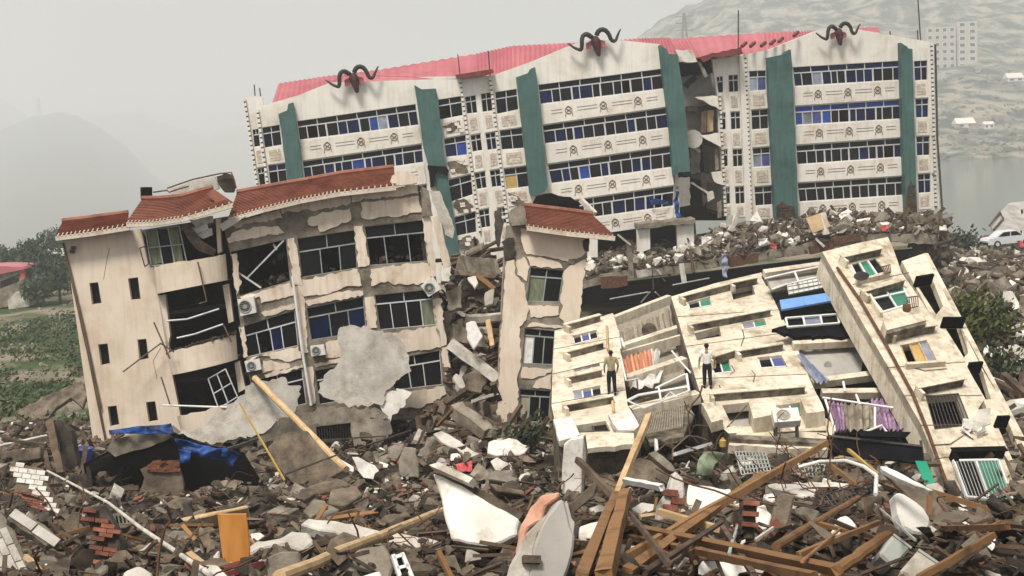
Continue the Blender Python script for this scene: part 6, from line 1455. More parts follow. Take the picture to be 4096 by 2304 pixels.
fslab('plaster_flake', 'pale flake of render on the grey wall slab top', 'plaster', Z13, (640, 1000, 660, 900, 690, 1000, 720, 1060, 715, 1150, 690, 1130, 660, 1050), (700, 1130), (.3, -.85, .45), .08, 'concrete_light', .75, 4, 16)
fslab('peach_wall_piece', 'peach painted curved wall piece left of the white pillar', 'wall piece', Z13, (285, 1300, 330, 1080, 400, 950, 480, 862, 610, 840, 600, 885, 505, 950, 485, 1050, 380, 1105, 320, 1300), (300, 1300), (-.1, -.85, .5), .15, 'peach', .35, 4)
fslab('peach_strip', 'flat reddish wall strip below the white wall slab', 'wall piece', Z13, (90, 1245, 200, 1200, 305, 1155, 300, 1195, 130, 1262), (150, 1255), (0, -.5, .85), .1, 'peach', .2, 3)
fslab('brown_wall_slab', 'large brown wall slab behind the timber posts', 'wall slab', Z13, (1000, 720, 1180, 590, 1250, 610, 1420, 690, 1380, 800, 1200, 790, 1080, 740), (1250, 790), (0, -.7, .7), .25, 'concrete_brown', .4, 5)
fslab('brown_wall_slab', 'tilted brown slab left of the timber posts', 'wall slab', Z13, (690, 930, 760, 860, 860, 765, 880, 790, 860, 870, 710, 1000), (740, 990), (.4, -.7, .55), .15, 'concrete_brown', .3, 4)
s, F_ = fslab('brick_wall_stub', 'broken wall stub with red bricks in its end', 'wall stub', Z13, (1310, 1070, 1330, 940, 1400, 830, 1440, 690, 1505, 750, 1515, 860, 1480, 1000, 1440, 1095), (1400, 1085), (.1, -.92, .35), .35, 'concrete_light', .2, 3)
bricks_on(s, F_, P(Z13, 1345, 1070, 1390, 930, 1410, 822, 1512, 832, 1500, 930, 1440, 1090), (Z13(1400, 825), Z13(1512, 835)), Z13(1360, 1080), .26, .13, .09, 'brick', .0)
fslab('curved_wall_piece', 'grey plaster wall curving down to the brick stub', 'wall piece', Z13, (1250, 565, 1300, 545, 1420, 640, 1500, 745, 1440, 700, 1400, 690, 1300, 610), (1400, 690), (.1, -.8, .5), .25, 'concrete', .9, 4)
for c, base, n, m_, lab in (((1540, 785, 1700, 800, 1845, 830, 1850, 880, 1720, 950, 1600, 1010, 1510, 1000), (1650, 1000), (0, -.6, .8), 'plaster_white', 'white tiled panel behind the crossing beams'), ((1040, 1210, 1200, 1230, 1350, 1300, 1382, 1390, 1250, 1400, 1100, 1385, 1015, 1335), (1200, 1390), (0, -.6, .8), 'plaster_white', 'white dirty panel under the timber frame'),
        ((1640, 1330, 1990, 1350, 2060, 1500, 1560, 1490), (1800, 1480), (0, -.55, .85), 'plaster_white', 'white rusty panel at the bottom right of centre'), ((755, 1090, 900, 1050, 910, 1150, 860, 1230, 760, 1290), (820, 1270), (.1, -.7, .7), 'plaster_white', 'white cracked panel right of the grey wall slab'),
        ((1130, 960, 1200, 915, 1300, 930, 1290, 1030, 1180, 1000), (1220, 1030), (0, -.6, .75), 'concrete_light', 'pale rough lump behind the timber posts'), ((820, 960, 900, 930, 960, 960, 950, 1010, 850, 1000), (890, 1005), (0, -.6, .75), 'concrete_light', 'pale broken lump left of the timber posts'),
        ((985, 1400, 1100, 1390, 1160, 1490, 980, 1490), (1060, 1480), (0, -.7, .6), 'canvas_green', 'olive painted board at the bottom edge')):
    fslab('white_sheet' if m_ == 'plaster_white' else 'concrete_piece', lab, 'panel' if m_ == 'plaster_white' else 'rubble', Z13, c, base, n, .12, m_, .25, 4)
cloth('green_canvas', P(Z13, 1640, 560, 1780, 560, 1700, 745, 1590, 730), Fac.pn(ground(Z13(1660, 740), .3), (0, -.9, .45)), .3, 'canvas_green', 'drooping green canvas below the wrecked balconies', 'canvas', .12, 6)
q = ground(Z13(1785, 515), 1.0); tag(add('yellow_can', tube([q, q + V3((.01, 0, .2)), q + V3((.01, 0, .24)), q + V3((.01, 0, .28))], [.1, .11, .05, .045], 12), 'yellow'), 'small yellow can beside the green canvas', 'can')
TB = [(Z13, (1255, 290), (1015, 880), None, .26, 34, 29, 'wood_pale', 'tall pale split timber leaning right'), (Z13, (1015, 860), (760, 1470), None, .30, 27, 21, 'wood', 'left timber post of the leaning pair'), (Z13, (1090, 850), (925, 1470), None, .40, 26, 20.8, 'wood', 'thick right timber post of the leaning pair'),
      (Z13, (740, 610), (1012, 890), None, .22, 30, 26.5, 'wood_dark', 'dark burnt timber leaning left of the posts'), (Z13, (1000, 1370), (730, 490), Z14, .26, 22, 33, 'wood', 'long timber rising right to the black awning'), (Z13, (1090, 1430), (270, 715), Z14, .26, 21.5, 30, 'wood', 'second long timber rising right below the first'),
      (Z13, (1080, 1085), (810, 1405), Z14, .24, 25, 21.5, 'wood', 'upper horizontal timber of the fallen frame'), (Z13, (1055, 1155), (640, 1450), Z14, .20, 24.4, 21, 'wood', 'middle horizontal timber of the fallen frame'), (Z13, (1640, 1290), (380, 1392), Z14, .24, 22.2, 21.4, 'wood', 'lower horizontal timber of the fallen frame'),
      (Z13, (1120, 1000), (1400, 1365), None, .15, 25, 22, 'wood_dark', 'dark thin brace across the fallen frame'), (Z13, (1770, 1080), (2010, 1440), None, .16, 23.5, 21, 'wood_dark', 'grey metal brace right of the fallen frame'), (Z13, (690, 1330), (1360, 1405), None, .13, 21.8, 21.6, 'metal_dark', 'dark pipe lying across the post feet'),
      (Z13, (1230, 1420), (1780, 1060), None, .15, 21.4, 24, 'wood_dark', 'dark slanting lath over the white panels'), (Z14, (365, 1235), (962, 885), None, .25, 23.4, 29, 'wood', 'round log slanting right of the fallen frame'), (Z14, (555, 1345), (842, 1100), None, .10, 22, 25, 'wood', 'thin stick beside the slanting log'),
      (Z14, (530, 1295), (1112, 1062), None, .17, 22.5, 25.5, 'wood', 'dark timber under the thin stick'), (Z14, (720, 1470), (1170, 1160), None, .36, 20.8, 23.5, 'wood', 'very thick log with sawn end, bottom right'), (Z14, (1440, 825), (2180, 1060), None, .22, 31, 26, 'wood', 'dark timber sloping down at the right edge'),
      (Z14, (1475, 1105), (2035, 1095), None, .18, 25.5, 25.5, 'wood', 'horizontal timber above the pale cabinets'), (Z14, (1390, 1470), (1945, 1150), None, .2, 21, 24.5, 'wood', 'long thin timber in the bottom right corner'), (Z14, (890, 540), (1095, 712), None, .13, 34, 31, 'yellow', 'yellow timber lath under the black awning'),
      (Z14, (760, 650), (935, 785), None, .18, 32, 29, 'wood', 'short brown timber left of the bent pipe'), (Z14, (1580, 1080), (1700, 1020), None, .14, 26, 27, 'wood', 'short stick by the sloping right timber'), (Z14, (1900, 960), (2170, 1010), None, .2, 28, 27, 'wood_pale', 'pale timber stub at the right edge'),
      (Z14, (1230, 870), (1290, 1080), None, .22, 28, 26, 'wood_dark', 'dark upright timber left of the white basin'), (Z14, (1080, 930), (1370, 1190), None, .07, 27, 24.5, 'pale_metal', 'thin grey bar left of the pale cabinets'), (Z14, (90, 1090), (30, 1290), None, .09, 24, 22.5, 'pale_metal', 'short grey bar at the timber frame joint'), (Z14, (220, 1190), (350, 1100), None, .1, 24.5, 25, 'concrete_light', 'pale lath right of the brick stub')]
for z, a, b, z2, w, Ya, Yb, m_, lab in TB:
    y0 = Ya + Yb; Ya, Yb = clear(z(*a), Ya, .4), clear((z2 or z)(*b), Yb, .5)
    for _ in range(30):
        pa, pb = at(z(*a), Ya), at((z2 or z)(*b), Yb); low = min((lambda m: m.z - H(m.x, m.y))(pa.lerp(pb, f)) for f in (.15, .3, .45, .6, .75, .9))
        if low > .38: break
        Ya -= .2; Yb -= .2
    o = fbeam('timber', lab, 'timber', z, a, b, w * .56 * (Ya + Yb) / y0, m_, Ya=Ya, Yb=Yb, z2=z2, rnd='log' in lab)
    if 'sawn' in lab:
        e_ = at(Z14(1170, 1160), Yb); dr = (e_ - at(Z14(720, 1470), Ya)).normalized(); add('sawn_end', tube([e_, e_ + dr * .03], .15, 10), 'wood_dark', o)
pts = [at(Z14(*p), Y) for p, Y in (((530, 665), 33), ((680, 625), 33), ((870, 618), 32), ((1000, 660), 31), ((1092, 725), 30), ((1085, 860), 29))]
tag(add('bent_pipe', tube(pts, .045, 8), 'plastic_white'), 'bent white pipe arching under the black awning', 'pipe')
# black awning and green sheet
o = at(Z14(1100, 560), 43); FW = Fac.pn(o, (0, -.8, .6))
t = thing('black_awning', o, 'black sagging awning at the foot of the right tower', 'awning')
add('sheet', prism(FW.poly(jag(P(Z14, 735, 440, 900, 455, 1200, 490, 1420, 515, 1435, 640, 1300, 625, 1000, 600, 790, 560, 740, 500), 3, 40)), -FW.n * .1), 'tarp_black', t)
add('frame_bar', tube([FW.p(Z14(740, 440), .05), FW.p(Z14(1420, 515), .05)], .05, 6), 'metal_dark', t)
for x in (760, 1100, 1410): add('frame_post', tube([FW.p(Z14(x, 470), -.1), FW.p(Z14(x + 40, 760), -.6)], .05, 6), 'metal_dark', t)
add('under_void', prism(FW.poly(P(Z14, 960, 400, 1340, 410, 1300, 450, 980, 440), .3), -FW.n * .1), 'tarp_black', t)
fslab('green_sheet', 'bright green plastic sheet right of the black awning', 'sheet', Z14, (1370, 618, 1450, 620, 1490, 710, 1530, 832, 1440, 790, 1400, 690), (1500, 830), (.1, -.85, .5), .03, 'sheet_green', .3, 2, 40, Y=38)
fslab('concrete_lintel', 'long broken brown lintel sloping under the green sheet', 'lintel', Z14, (1110, 660, 1230, 695, 1500, 825, 1600, 930, 1740, 1010, 1700, 1040, 1540, 1040, 1350, 920, 1220, 770), (1600, 1040), (0, -.55, .8), .14, 'concrete_brown', .3, 5)
fslab('white_strip', 'white broken strip along the brown lintel top', 'lintel', Z14, (1115, 650, 1160, 655, 1300, 720, 1505, 825, 1480, 832, 1300, 760, 1140, 680), (1480, 830), (0, -.55, .8), .1, 'plaster_white', .9, 3)
fslab('bulging_sheet', 'cream bulging sheet lying among the right timbers', 'sheet', Z14, (1225, 850, 1280, 845, 1350, 890, 1440, 960, 1485, 1040, 1480, 1090, 1435, 1150, 1360, 1140, 1290, 1100, 1250, 1000), (1400, 1150), (.15, -.8, .55), .25, 'plaster_white', .3, 3)
for c, base, lab, m_, n in (((1110, 1290, 1220, 1142, 1350, 1240, 1222, 1390), (1220, 1385), 'pale grey cabinet door behind the thick log', 'pale_metal', (.2, -.75, .6)), ((1260, 1410, 1400, 1250, 1565, 1362, 1370, 1490), (1380, 1480), 'pale grey cabinet side in front of the cabinet door', 'concrete_light', (.1, -.6, .75))):
    s, F_ = fslab('cabinet_panel', lab, 'cabinet', Z14, c, base, n, .3, m_, .35, 0)
    add('edge_trim', prism(F_.poly(P(Z14, *(c[2:6])) + [lerp2(Z14(*c[4:6]), Z14(*c[6:8]), .08), lerp2(Z14(*c[2:4]), Z14(*c[0:2]), .08)], .02), -F_.n * .02), 'pale_metal', s)
for c, base, m_, lab, n in (((130, 915, 180, 890, 232, 930, 225, 1060, 215, 1195, 108, 1195), (160, 1190), 'brick', 'dark red brick stub behind the timber frame', (0, -.95, .3)), ((385, 860, 440, 845, 505, 875, 480, 990, 430, 1120, 330, 1135, 350, 1000), (400, 1125), 'concrete_brown', 'brown rough concrete stub left of the slanting log', (0, -.9, .4)),
        ((225, 950, 290, 930, 340, 1010, 320, 1110, 235, 1160), (280, 1150), 'plaster_white', 'white lump between the two stubs', (0, -.8, .5)), ((285, 790, 360, 775, 700, 770, 900, 780, 870, 810, 640, 870, 560, 880, 420, 830), (600, 870), 'concrete_light', 'long pale slab under the rebar tangle', (0, -.4, .9)), ((275, 860, 340, 845, 375, 880, 350, 920, 285, 890), (320, 915), 'plaster_white', 'white fragment left of the rebar tangle', (0, -.6, .8)),
        ((820, 1020, 880, 1005, 960, 1090, 850, 1160, 760, 1130), (860, 1155), 'plaster_white', 'white square block below the slanting log', (.1, -.6, .75)), ((500, 960, 560, 940, 690, 980, 660, 1060, 540, 1030), (600, 1055), 'concrete', 'tan blocks beside the brown stub', (0, -.6, .8)), ((0, 820, 40, 815, 50, 870, 0, 900), (20, 895), 'plaster_white', 'white corner fragment by the crossing beams', (0, -.6, .8)),
        ((1680, 940, 1780, 990, 1790, 1010, 1700, 980), (1740, 1010), 'plaster_white', 'small white strip near the right timbers', (0, -.6, .8)), ((1880, 1390, 2000, 1430, 2000, 1470, 1880, 1430), (1940, 1460), 'concrete_light', 'pale slab in the bottom right corner', (0, -.6, .8))):
    s, F_ = fslab('concrete_piece', lab, 'rubble', Z14, c, base, n, .3, m_ if m_ != 'brick' else 'concrete_dark', .3, 5, 22)
    if m_ == 'brick': bricks_on(s, F_, P(Z14, *c), (Z14(115, 900), Z14(230, 910)), Z14(150, 1190), .24, .075, .1, 'brick', .0, keep=.9)
# steel grilles and rebar tangle
for quad, lab, nx, ny, m_ in (((600, 905, 900, 805, 1010, 960, 700, 1040), 'dark steel window grille lying under the slanting log', 10, 3, 'metal_dark'), ((75, 555, 290, 560, 330, 690, 120, 720), 'rusty window grille below the broken wall panel', 9, 5, 'pale_metal'), ((560, 640, 720, 650, 700, 740, 590, 730), 'small green window grille left of the bent pipe', 5, 3, 'frame_green')):
    F_ = Fac.pn(ground(Z14(quad[4], quad[5]), .3), (0, -.5, .85))
    tag(grid_frame(P(Z14, *quad), F_, nx, ny, .2, .035, m_, None, 'window_grille'), lab, 'grille')
rr = random.Random(9)
t = thing('rebar_tangle', ground(Z14(650, 820), .2), 'tangle of rusty reinforcing bars right of centre', 'rebar')
for k in range(46):
    x, y = rr.uniform(330, 980), rr.uniform(660, 960); p = ground(Z14(x, y), rr.uniform(.2, .7)); pts = [p]
    d = V3((rr.gauss(0, 1), rr.gauss(0, .5), rr.gauss(.1, .4))).normalized()
    for j in range(6): d = (d + V3((rr.gauss(0, .4), rr.gauss(0, .3), rr.gauss(-.05, .35)))).normalized(); pts.append(pts[-1] + d * .32)
    add('bar', tube(pts, .014, 4), 'rust', t)
t = thing('wire_tangle', ground(Z13(1450, 560), .2), 'dark wires and twigs below the torn balconies', 'wires')
for k in range(40):
    x, y = rr.uniform(1180, 1780), rr.uniform(330, 560); p = ground(Z13(x, y), rr.uniform(.3, 1.3)); pts = [p]; d = V3((rr.gauss(0, .6), rr.gauss(0, .3), rr.gauss(.3, .6))).normalized()
    for j in range(5): d = (d + V3((rr.gauss(0, .4), rr.gauss(0, .3), rr.gauss(-.1, .4)))).normalized(); pts.append(pts[-1] + d * .4)
    add('wire', tube(pts, rr.uniform(.015, .035), 4), 'wood_dark', t)
for k, (a, b, m_, lab) in enumerate((((1440, 570), (1700, 495), 'frame_white', 'white pipe lying below the torn balconies'), ((1300, 440), (1310, 540), 'frame_white', 'short white pipe standing below the torn balconies'), ((1080, 760), (1350, 810), 'frame_white', 'thin white strip on the brown wall slab'), ((1290, 450), (1430, 520), 'wood_dark', 'dark bar left of the white pipe'), ((1520, 350), (1740, 330), 'wood_dark', 'dark scorched bar by the cream wall foot'))):
    fbeam('loose_pipe', lab, 'pipe', Z13, a, b, .11, m_, 1.0, 1.0)
# ------------------------------------------------------------------ rubble
rr = random.Random(404)
def fan(y0, y1, x0=-.42, x1=.42, pw=1.0):
    y = y0 + (y1 - y0) * rr.random() ** pw; r = rr.uniform(x0, x1); x = r * y
    return V3((x, y, H(x, y)))
def hidden(p):
    return False
gs = {m_: G() for m_ in ('concrete', 'concrete_brown', 'concrete_light', 'concrete_dark', 'brick', 'wood', 'wood_dark', 'plaster_white')}
pal = ['concrete'] * 3 + ['concrete_brown'] * 7 + ['concrete_light'] * 1 + ['concrete_dark'] * 6 + ['brick'] + ['plaster_white']
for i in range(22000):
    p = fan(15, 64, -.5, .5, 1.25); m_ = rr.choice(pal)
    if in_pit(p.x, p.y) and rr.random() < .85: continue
    if p.y < 42 and rr.random() < .64: m_ = rr.choice(['concrete_dark', 'concrete_dark', 'concrete_dark', 'wood_dark'])  # near pieces turned dark, standing in for black shade between the rubble
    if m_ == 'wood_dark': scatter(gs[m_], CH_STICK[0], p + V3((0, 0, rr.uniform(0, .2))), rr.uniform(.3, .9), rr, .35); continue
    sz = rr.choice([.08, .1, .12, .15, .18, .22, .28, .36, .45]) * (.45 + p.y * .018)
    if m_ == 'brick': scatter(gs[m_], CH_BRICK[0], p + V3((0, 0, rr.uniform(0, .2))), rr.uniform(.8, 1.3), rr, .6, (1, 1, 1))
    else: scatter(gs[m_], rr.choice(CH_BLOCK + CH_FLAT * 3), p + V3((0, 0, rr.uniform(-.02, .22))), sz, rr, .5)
for i in range(550):
    p = fan(15, 62, pw=1.2); scatter(gs[rr.choice(['wood', 'wood_dark', 'wood_dark', 'wood_dark'])], CH_STICK[0], p + V3((0, 0, rr.uniform(.1, .4))), rr.uniform(.3, 1.0), rr, .35)
for i in range(5200):     # right bank
    p = fan(46, 150, .29, .48, 1.3); m_ = rr.choice(['concrete', 'concrete', 'concrete_brown', 'concrete_brown', 'concrete_brown', 'concrete_light', 'plaster_white', 'wood_dark', 'concrete_dark', 'concrete_dark'])
    if m_ == 'wood_dark': scatter(gs[m_], CH_STICK[0], p + V3((0, 0, rr.uniform(.1, .5))), rr.uniform(1, 3.5), rr, .4)
    else: scatter(gs[m_], rr.choice(CH_BLOCK + CH_FLAT * 3), p + V3((0, 0, rr.uniform(0, .35))), rr.choice([.2, .3, .4, .6, .8, 1.1]) * (1 + p.y * .003), rr, .5)
for i in range(2600):     # heap between the beige building and the tower, and behind
    y = rr.uniform(58, 84); x = rr.uniform(-.075, .02) * y; p = V3((x, y, H(x, y)))
    m_ = rr.choice(['concrete', 'concrete_brown', 'concrete_dark', 'concrete_dark', 'wood_dark', 'concrete_light'])
    if m_ == 'wood_dark': scatter(gs[m_], CH_STICK[0], p + V3((0, 0, rr.uniform(.1, .5))), rr.uniform(1, 3), rr, .7)
    else: scatter(gs[m_], rr.choice(CH_BLOCK + CH_FLAT), p + V3((0, 0, rr.uniform(0, .3))), rr.choice([.2, .3, .4, .6, .9]), rr, .6)
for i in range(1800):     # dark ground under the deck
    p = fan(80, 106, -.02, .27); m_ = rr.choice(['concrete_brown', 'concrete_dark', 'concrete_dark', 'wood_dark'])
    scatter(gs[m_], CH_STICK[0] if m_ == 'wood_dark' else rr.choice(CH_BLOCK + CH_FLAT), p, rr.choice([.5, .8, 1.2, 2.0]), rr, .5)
for i in range(1500):     # left flank
    p = fan(44, 80, -.42, -.29); m_ = rr.choice(pal + ['wood_dark'] * 3)
    if m_ in ('wood_dark', 'brick'): scatter(gs['wood_dark'], CH_STICK[0], p + V3((0, 0, rr.uniform(.1, .5))), rr.uniform(.6, 2.2), rr, .4)
    else: scatter(gs[m_], rr.choice(CH_BLOCK + CH_FLAT), p + V3((0, 0, rr.uniform(0, .3))), rr.choice([.2, .3, .45, .7]), rr, .5)
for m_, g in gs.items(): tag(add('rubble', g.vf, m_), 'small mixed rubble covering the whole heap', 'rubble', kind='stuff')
g = G()
for k in range(260):
    p = fan(17, 55) + V3((0, 0, .15)); d = V3((rr.gauss(0, 1), rr.gauss(0, 1), rr.gauss(.15, .4))).normalized(); pts = [p]
    for j in range(5): d = (d + V3((rr.gauss(0, .35), rr.gauss(0, .35), rr.gauss(-.12, .3)))).normalized(); pts.append(pts[-1] + d * rr.uniform(.15, .4))
    g.a(tube(pts, rr.choice([.008, .012, .02]), 4))
tag(add('rebar_scrap', g.vf, 'rust'), 'bent rusty reinforcing bars poking out of the whole heap', 'rebar', kind='stuff')
g = G()
for k in range(2600):
    p = fan(17, 60, pw=1.1) + V3((0, 0, rr.uniform(.05, .25)))
    if in_pit(p.x, p.y): continue
    scatter(g, rr.choice(CH_FLAT), p, rr.uniform(.25, .8) * (.5 + p.y / 80), rr, .45, (rr.uniform(.9, 1.6), rr.uniform(.4, .9), .35))
tag(add('broken_sheet_scrap', g.vf, 'concrete_brown'), 'thin brown board and slab scraps over the whole heap', 'rubble', kind='stuff')
LM = [(n_, ground(px)) for n_, px in (('left tiled wall pieces', Z11(250, 900)), ('blue tarpaulin shed', Z11(1150, 900)), ('orange door', Z11(1690, 1250)), ('brick pier by the pit', Z11(760, 1150)), ('leaning brown panel', Z12(600, 780)), ('white board fragment', Z12(1030, 740)), ('curved grey slab', Z12(1100, 1150)), ('round wooden pole', Z12(900, 1330)), ('white wall slab', Z12(1800, 1150)),
      ('hollow floor planks', Z12(2050, 820)), ('grey wall slab at bottom centre', Z13(560, 1300)), ('white pillar stub', Z13(690, 850)), ('leaning timber posts', Z13(1000, 1150)), ('red brick wall stub', Z13(1400, 1000)), ('fallen timber frame', Z13(1700, 1250)), ('rebar tangle', Z14(650, 820)), ('thick sawn log', Z14(1000, 1300)), ('pale cabinets', Z14(1350, 1300)), ('black awning', Z14(1100, 700)), ('right picture edge', Z14(2100, 1100)), ('left picture edge', Z11(60, 620)), ('foot of the beige building', Z12(300, 450)), ('foot of the leaning tower', Z7(350, 1420)))]
CW = {'concrete': 'grey', 'concrete_brown': 'brown', 'concrete_dark': 'dark', 'concrete_light': 'pale', 'plaster_white': 'white', 'brick': 'red', 'wood': 'brown', 'wood_dark': 'dark', 'wood_pale': 'yellowish'}
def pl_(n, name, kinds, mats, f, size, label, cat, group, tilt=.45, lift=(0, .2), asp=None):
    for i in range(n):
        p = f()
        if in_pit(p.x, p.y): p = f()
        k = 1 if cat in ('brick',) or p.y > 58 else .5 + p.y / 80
        mt = 'concrete_dark' if cat == 'rubble' and p.y < 40 and rr.random() < .5 else rr.choice(mats); sz = rr.uniform(*size) * k; kd = rr.choice(kinds); lb = label  # half the near chunks darkened: shade of the heap put into their colour
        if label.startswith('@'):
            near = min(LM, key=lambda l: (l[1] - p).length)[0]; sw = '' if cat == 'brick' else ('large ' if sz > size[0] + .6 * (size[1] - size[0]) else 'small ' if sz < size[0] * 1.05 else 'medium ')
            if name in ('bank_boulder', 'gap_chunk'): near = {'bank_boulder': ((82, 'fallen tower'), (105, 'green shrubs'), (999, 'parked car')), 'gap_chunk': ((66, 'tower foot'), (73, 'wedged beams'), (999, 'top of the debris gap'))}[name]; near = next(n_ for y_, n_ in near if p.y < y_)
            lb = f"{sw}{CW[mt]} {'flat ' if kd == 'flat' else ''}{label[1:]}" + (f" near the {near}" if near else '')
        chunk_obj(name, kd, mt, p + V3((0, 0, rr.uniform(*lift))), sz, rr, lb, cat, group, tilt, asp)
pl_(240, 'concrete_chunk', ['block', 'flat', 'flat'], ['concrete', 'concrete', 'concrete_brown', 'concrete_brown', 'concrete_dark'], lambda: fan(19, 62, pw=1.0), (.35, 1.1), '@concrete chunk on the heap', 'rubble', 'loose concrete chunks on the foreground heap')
pl_(60, 'plaster_chunk', ['flat'], ['plaster_white', 'concrete_light'], lambda: fan(17, 58, pw=1.2), (.3, .8), '@plaster fragment on the heap', 'rubble', 'pale plaster fragments on the foreground heap')
pl_(150, 'brick', ['brick'], ['brick'], lambda: fan(17, 36), (.95, 1.25), '@loose brick on the heap', 'brick', 'loose bricks on the foreground heap', .6, (.05, .25), (1, 1, 1))
pl_(60, 'broken_lath', ['stick'], ['wood', 'wood_dark', 'wood', 'wood_pale'], lambda: fan(17, 45), (.5, 1.6), '@broken lath on the heap', 'lath', 'broken laths on the foreground heap', .35, (.15, .4))
pl_(90, 'bank_boulder', ['block', 'flat', 'flat'], ['concrete', 'concrete_brown', 'concrete', 'concrete_light', 'plaster_white'], lambda: fan(58, 140, .3, .43, 1.4), (.9, 2.4), '@concrete boulder on the right bank', 'rubble', 'pale boulders on the right bank')
pl_(60, 'gap_chunk', ['block', 'flat'], ['concrete', 'concrete_brown', 'concrete_light'], lambda: (lambda y, r: V3((r * y, y, H(r * y, y))))(rr.uniform(60, 80), rr.uniform(-.06, .01)), (.6, 1.5), '@chunk between beige building and tower', 'rubble', 'chunks between the beige building and the tower', .6)

# ------------------------------------------------------------------ shrubs, car, far right ruin
def shrub(p, rad, n, mat, label, leaf=.16):
    t = thing('shrub', p, label, 'shrub'); g = G(); s = G()
    for k in range(9):
        d = V3((rr.gauss(0, .6), rr.gauss(0, .6), rr.uniform(.6, 1.2))).normalized() * rad * rr.uniform(.7, 1.2); s.a(tube([p, p + d * .6, p + d], [.04, .03, .012], 5))
        for i in range(n // 9):
            q = p + d * rr.uniform(.35, 1.05) + V3((rr.gauss(0, 1), rr.gauss(0, 1), rr.gauss(0, 1))) * rad * .22
            u = V3((rr.gauss(0, 1), rr.gauss(0, 1), rr.gauss(0, 1))).normalized(); w = u.orthogonal(); x = u.cross(w).normalized(); w.normalize(); l = leaf * rr.uniform(.6, 1.3)
            b = len(g.v); g.v += [q - w * l, q + x * l * .45, q + w * l, q - x * l * .45]; g.f.append((b, b + 1, b + 2, b + 3))
    add('stem', s.vf, 'bark', t); add('foliage', g.vf, mat, t)
q = at(Z16(870, 960), 66); q.z = H(q.x, q.y); shrub(q, 2.6, 1400, 'leaf_bright', 'yellow green shrub on the bank right of the fallen tower', .2)
q = at(Z16(1000, 900), 70); shrub(V3((q.x, q.y, H(q.x, q.y))), 1.6, 500, 'leaf', 'small dark shrub right of the yellow green shrub', .2)
q = at(Z16(1250, 1100), 60); shrub(V3((q.x, q.y, H(q.x, q.y))), 1.8, 600, 'leaf', 'dark green shrub at the right picture edge', .18)
q = at(Z7(470, 1400), 54); shrub(V3((q.x, q.y, H(q.x, q.y))), 1.5, 700, 'leaf', 'dark leafy shrub at the foot of the leaning tower', .12)
q = at(Z16(870, 450), 150); shrub(V3((q.x, q.y, H(q.x, q.y))), 2.2, 500, 'leaf_far', 'low hedge bush at the lake shore left of the car', .3)
# car
cp = at(Z16(1215, 455), 128); cp.z = max(cp.z, H(cp.x, cp.y)) + .05
car = thing('parked_car', cp, 'white sedan parked above the right bank near the lake', 'car')
X = V3((1, .12, .04)).normalized(); Yv = V3((-.12, 1, 0)).normalized(); Zv = V3((0, 0, 1))
def sect(prof, w): 
    a = [cp + X * x + Zv * z - Yv * w for x, z in prof]; return prism(a, Yv * 2 * w)
add('body', sect([(-2.2, .3), (-2.25, .65), (-2.1, .85), (-1.3, .93), (1.0, .95), (1.9, .82), (2.2, .65), (2.2, .3)], .85), 'car_paint', car)
cab = add('cabin', sect([(-1.45, .93), (-.75, 1.4), (.55, 1.42), (1.25, .95)], .74), 'car_paint', car)
for pr in ([(-1.22, .98), (-.7, 1.34), (-.1, 1.36), (-.1, .98)], [(0, .98), (0, 1.36), (.5, 1.36), (1.05, .98)]): add('side_window', prism([cp + X * x + Zv * z - Yv * .75 for x, z in pr], -Yv * .02), 'glass', cab)
for x in (-1.35, 1.4):
    for s_ in (-1, 1):
        c = cp + X * x + Zv * .32 + Yv * .8 * s_; wq = add('wheel', tube([c - Yv * .1, c + Yv * .1], .32, 14), 'rubber', car); add('rim', tube([c - Yv * .12, c + Yv * .12], .18, 10), 'aluminium', wq)
for x in (-2.22, 2.2): add('bumper', obox(cp + X * x + Zv * .42, X * .06, Yv * .8, Zv * .1), 'rubber', car)
cloth('red_banner', P(Z16, 1290, 420, 1340, 410, 1350, 470, 1300, 460), Fac.pn(at(Z16(1310, 440), 126), (0, -1, 0)), 0, 'cloth_red', 'red cloth at the right edge beside the car', 'cloth', .15, 4)
# grey tilted house at the shore
fh = Fac((Z16(1180, 330), 150), (Z16(1345, 350), 150), (Z16(1200, 180), 156))
t = thing('shore_ruin', at(Z16(1250, 380), 150), 'grey tilted house wall with dark windows at the lake shore', 'house')
hz = [Q(Z16, 1168, 350, 1188, 346, 1190, 388, 1172, 390), Q(Z16, 1194, 346, 1214, 342, 1216, 386, 1198, 388), Q(Z16, 1272, 338, 1300, 334, 1303, 378, 1276, 382), Q(Z16, 1308, 334, 1336, 330, 1338, 374, 1312, 378), Q(Z16, 1312, 172, 1345, 168, 1346, 205, 1316, 208)]
add('wall', wall(fh.poly(P(Z16, 1095, 300, 1160, 190, 1230, 118, 1420, 100, 1420, 400, 1150, 410, 1120, 380)), [fh.poly(h) for h in hz], -fh.n * .4), 'room_grey', t)
add('back_wall', prism(fh.poly(P(Z16, 1130, 330, 1230, 130, 1415, 110, 1415, 395, 1150, 400), -1.2), -fh.n * .3), 'interior', t)
for h in hz: add('window', grid_frame.__call__ and G().a(beam(fh.p(h[0], -.1), fh.p(h[1], -.1), .12)).a(beam(fh.p(h[1], -.1), fh.p(h[2], -.1), .12)).a(beam(fh.p(h[2], -.1), fh.p(h[3], -.1), .12)).a(beam(fh.p(h[3], -.1), fh.p(h[0], -.1), .12)).vf, 'frame_white', t)
add('broken_roof', prism(fh.poly(jag(P(Z16, 1005, 385, 1140, 345, 1150, 365, 1060, 390), 3, 16), .4), -fh.n * .4), 'red_dark', t)
add('broken_frame', tube([fh.p(Z16(*p), .2) for p in ((1080, 295), (1160, 190), (1185, 240), (1110, 325))], .12, 5), 'metal_dark', t)

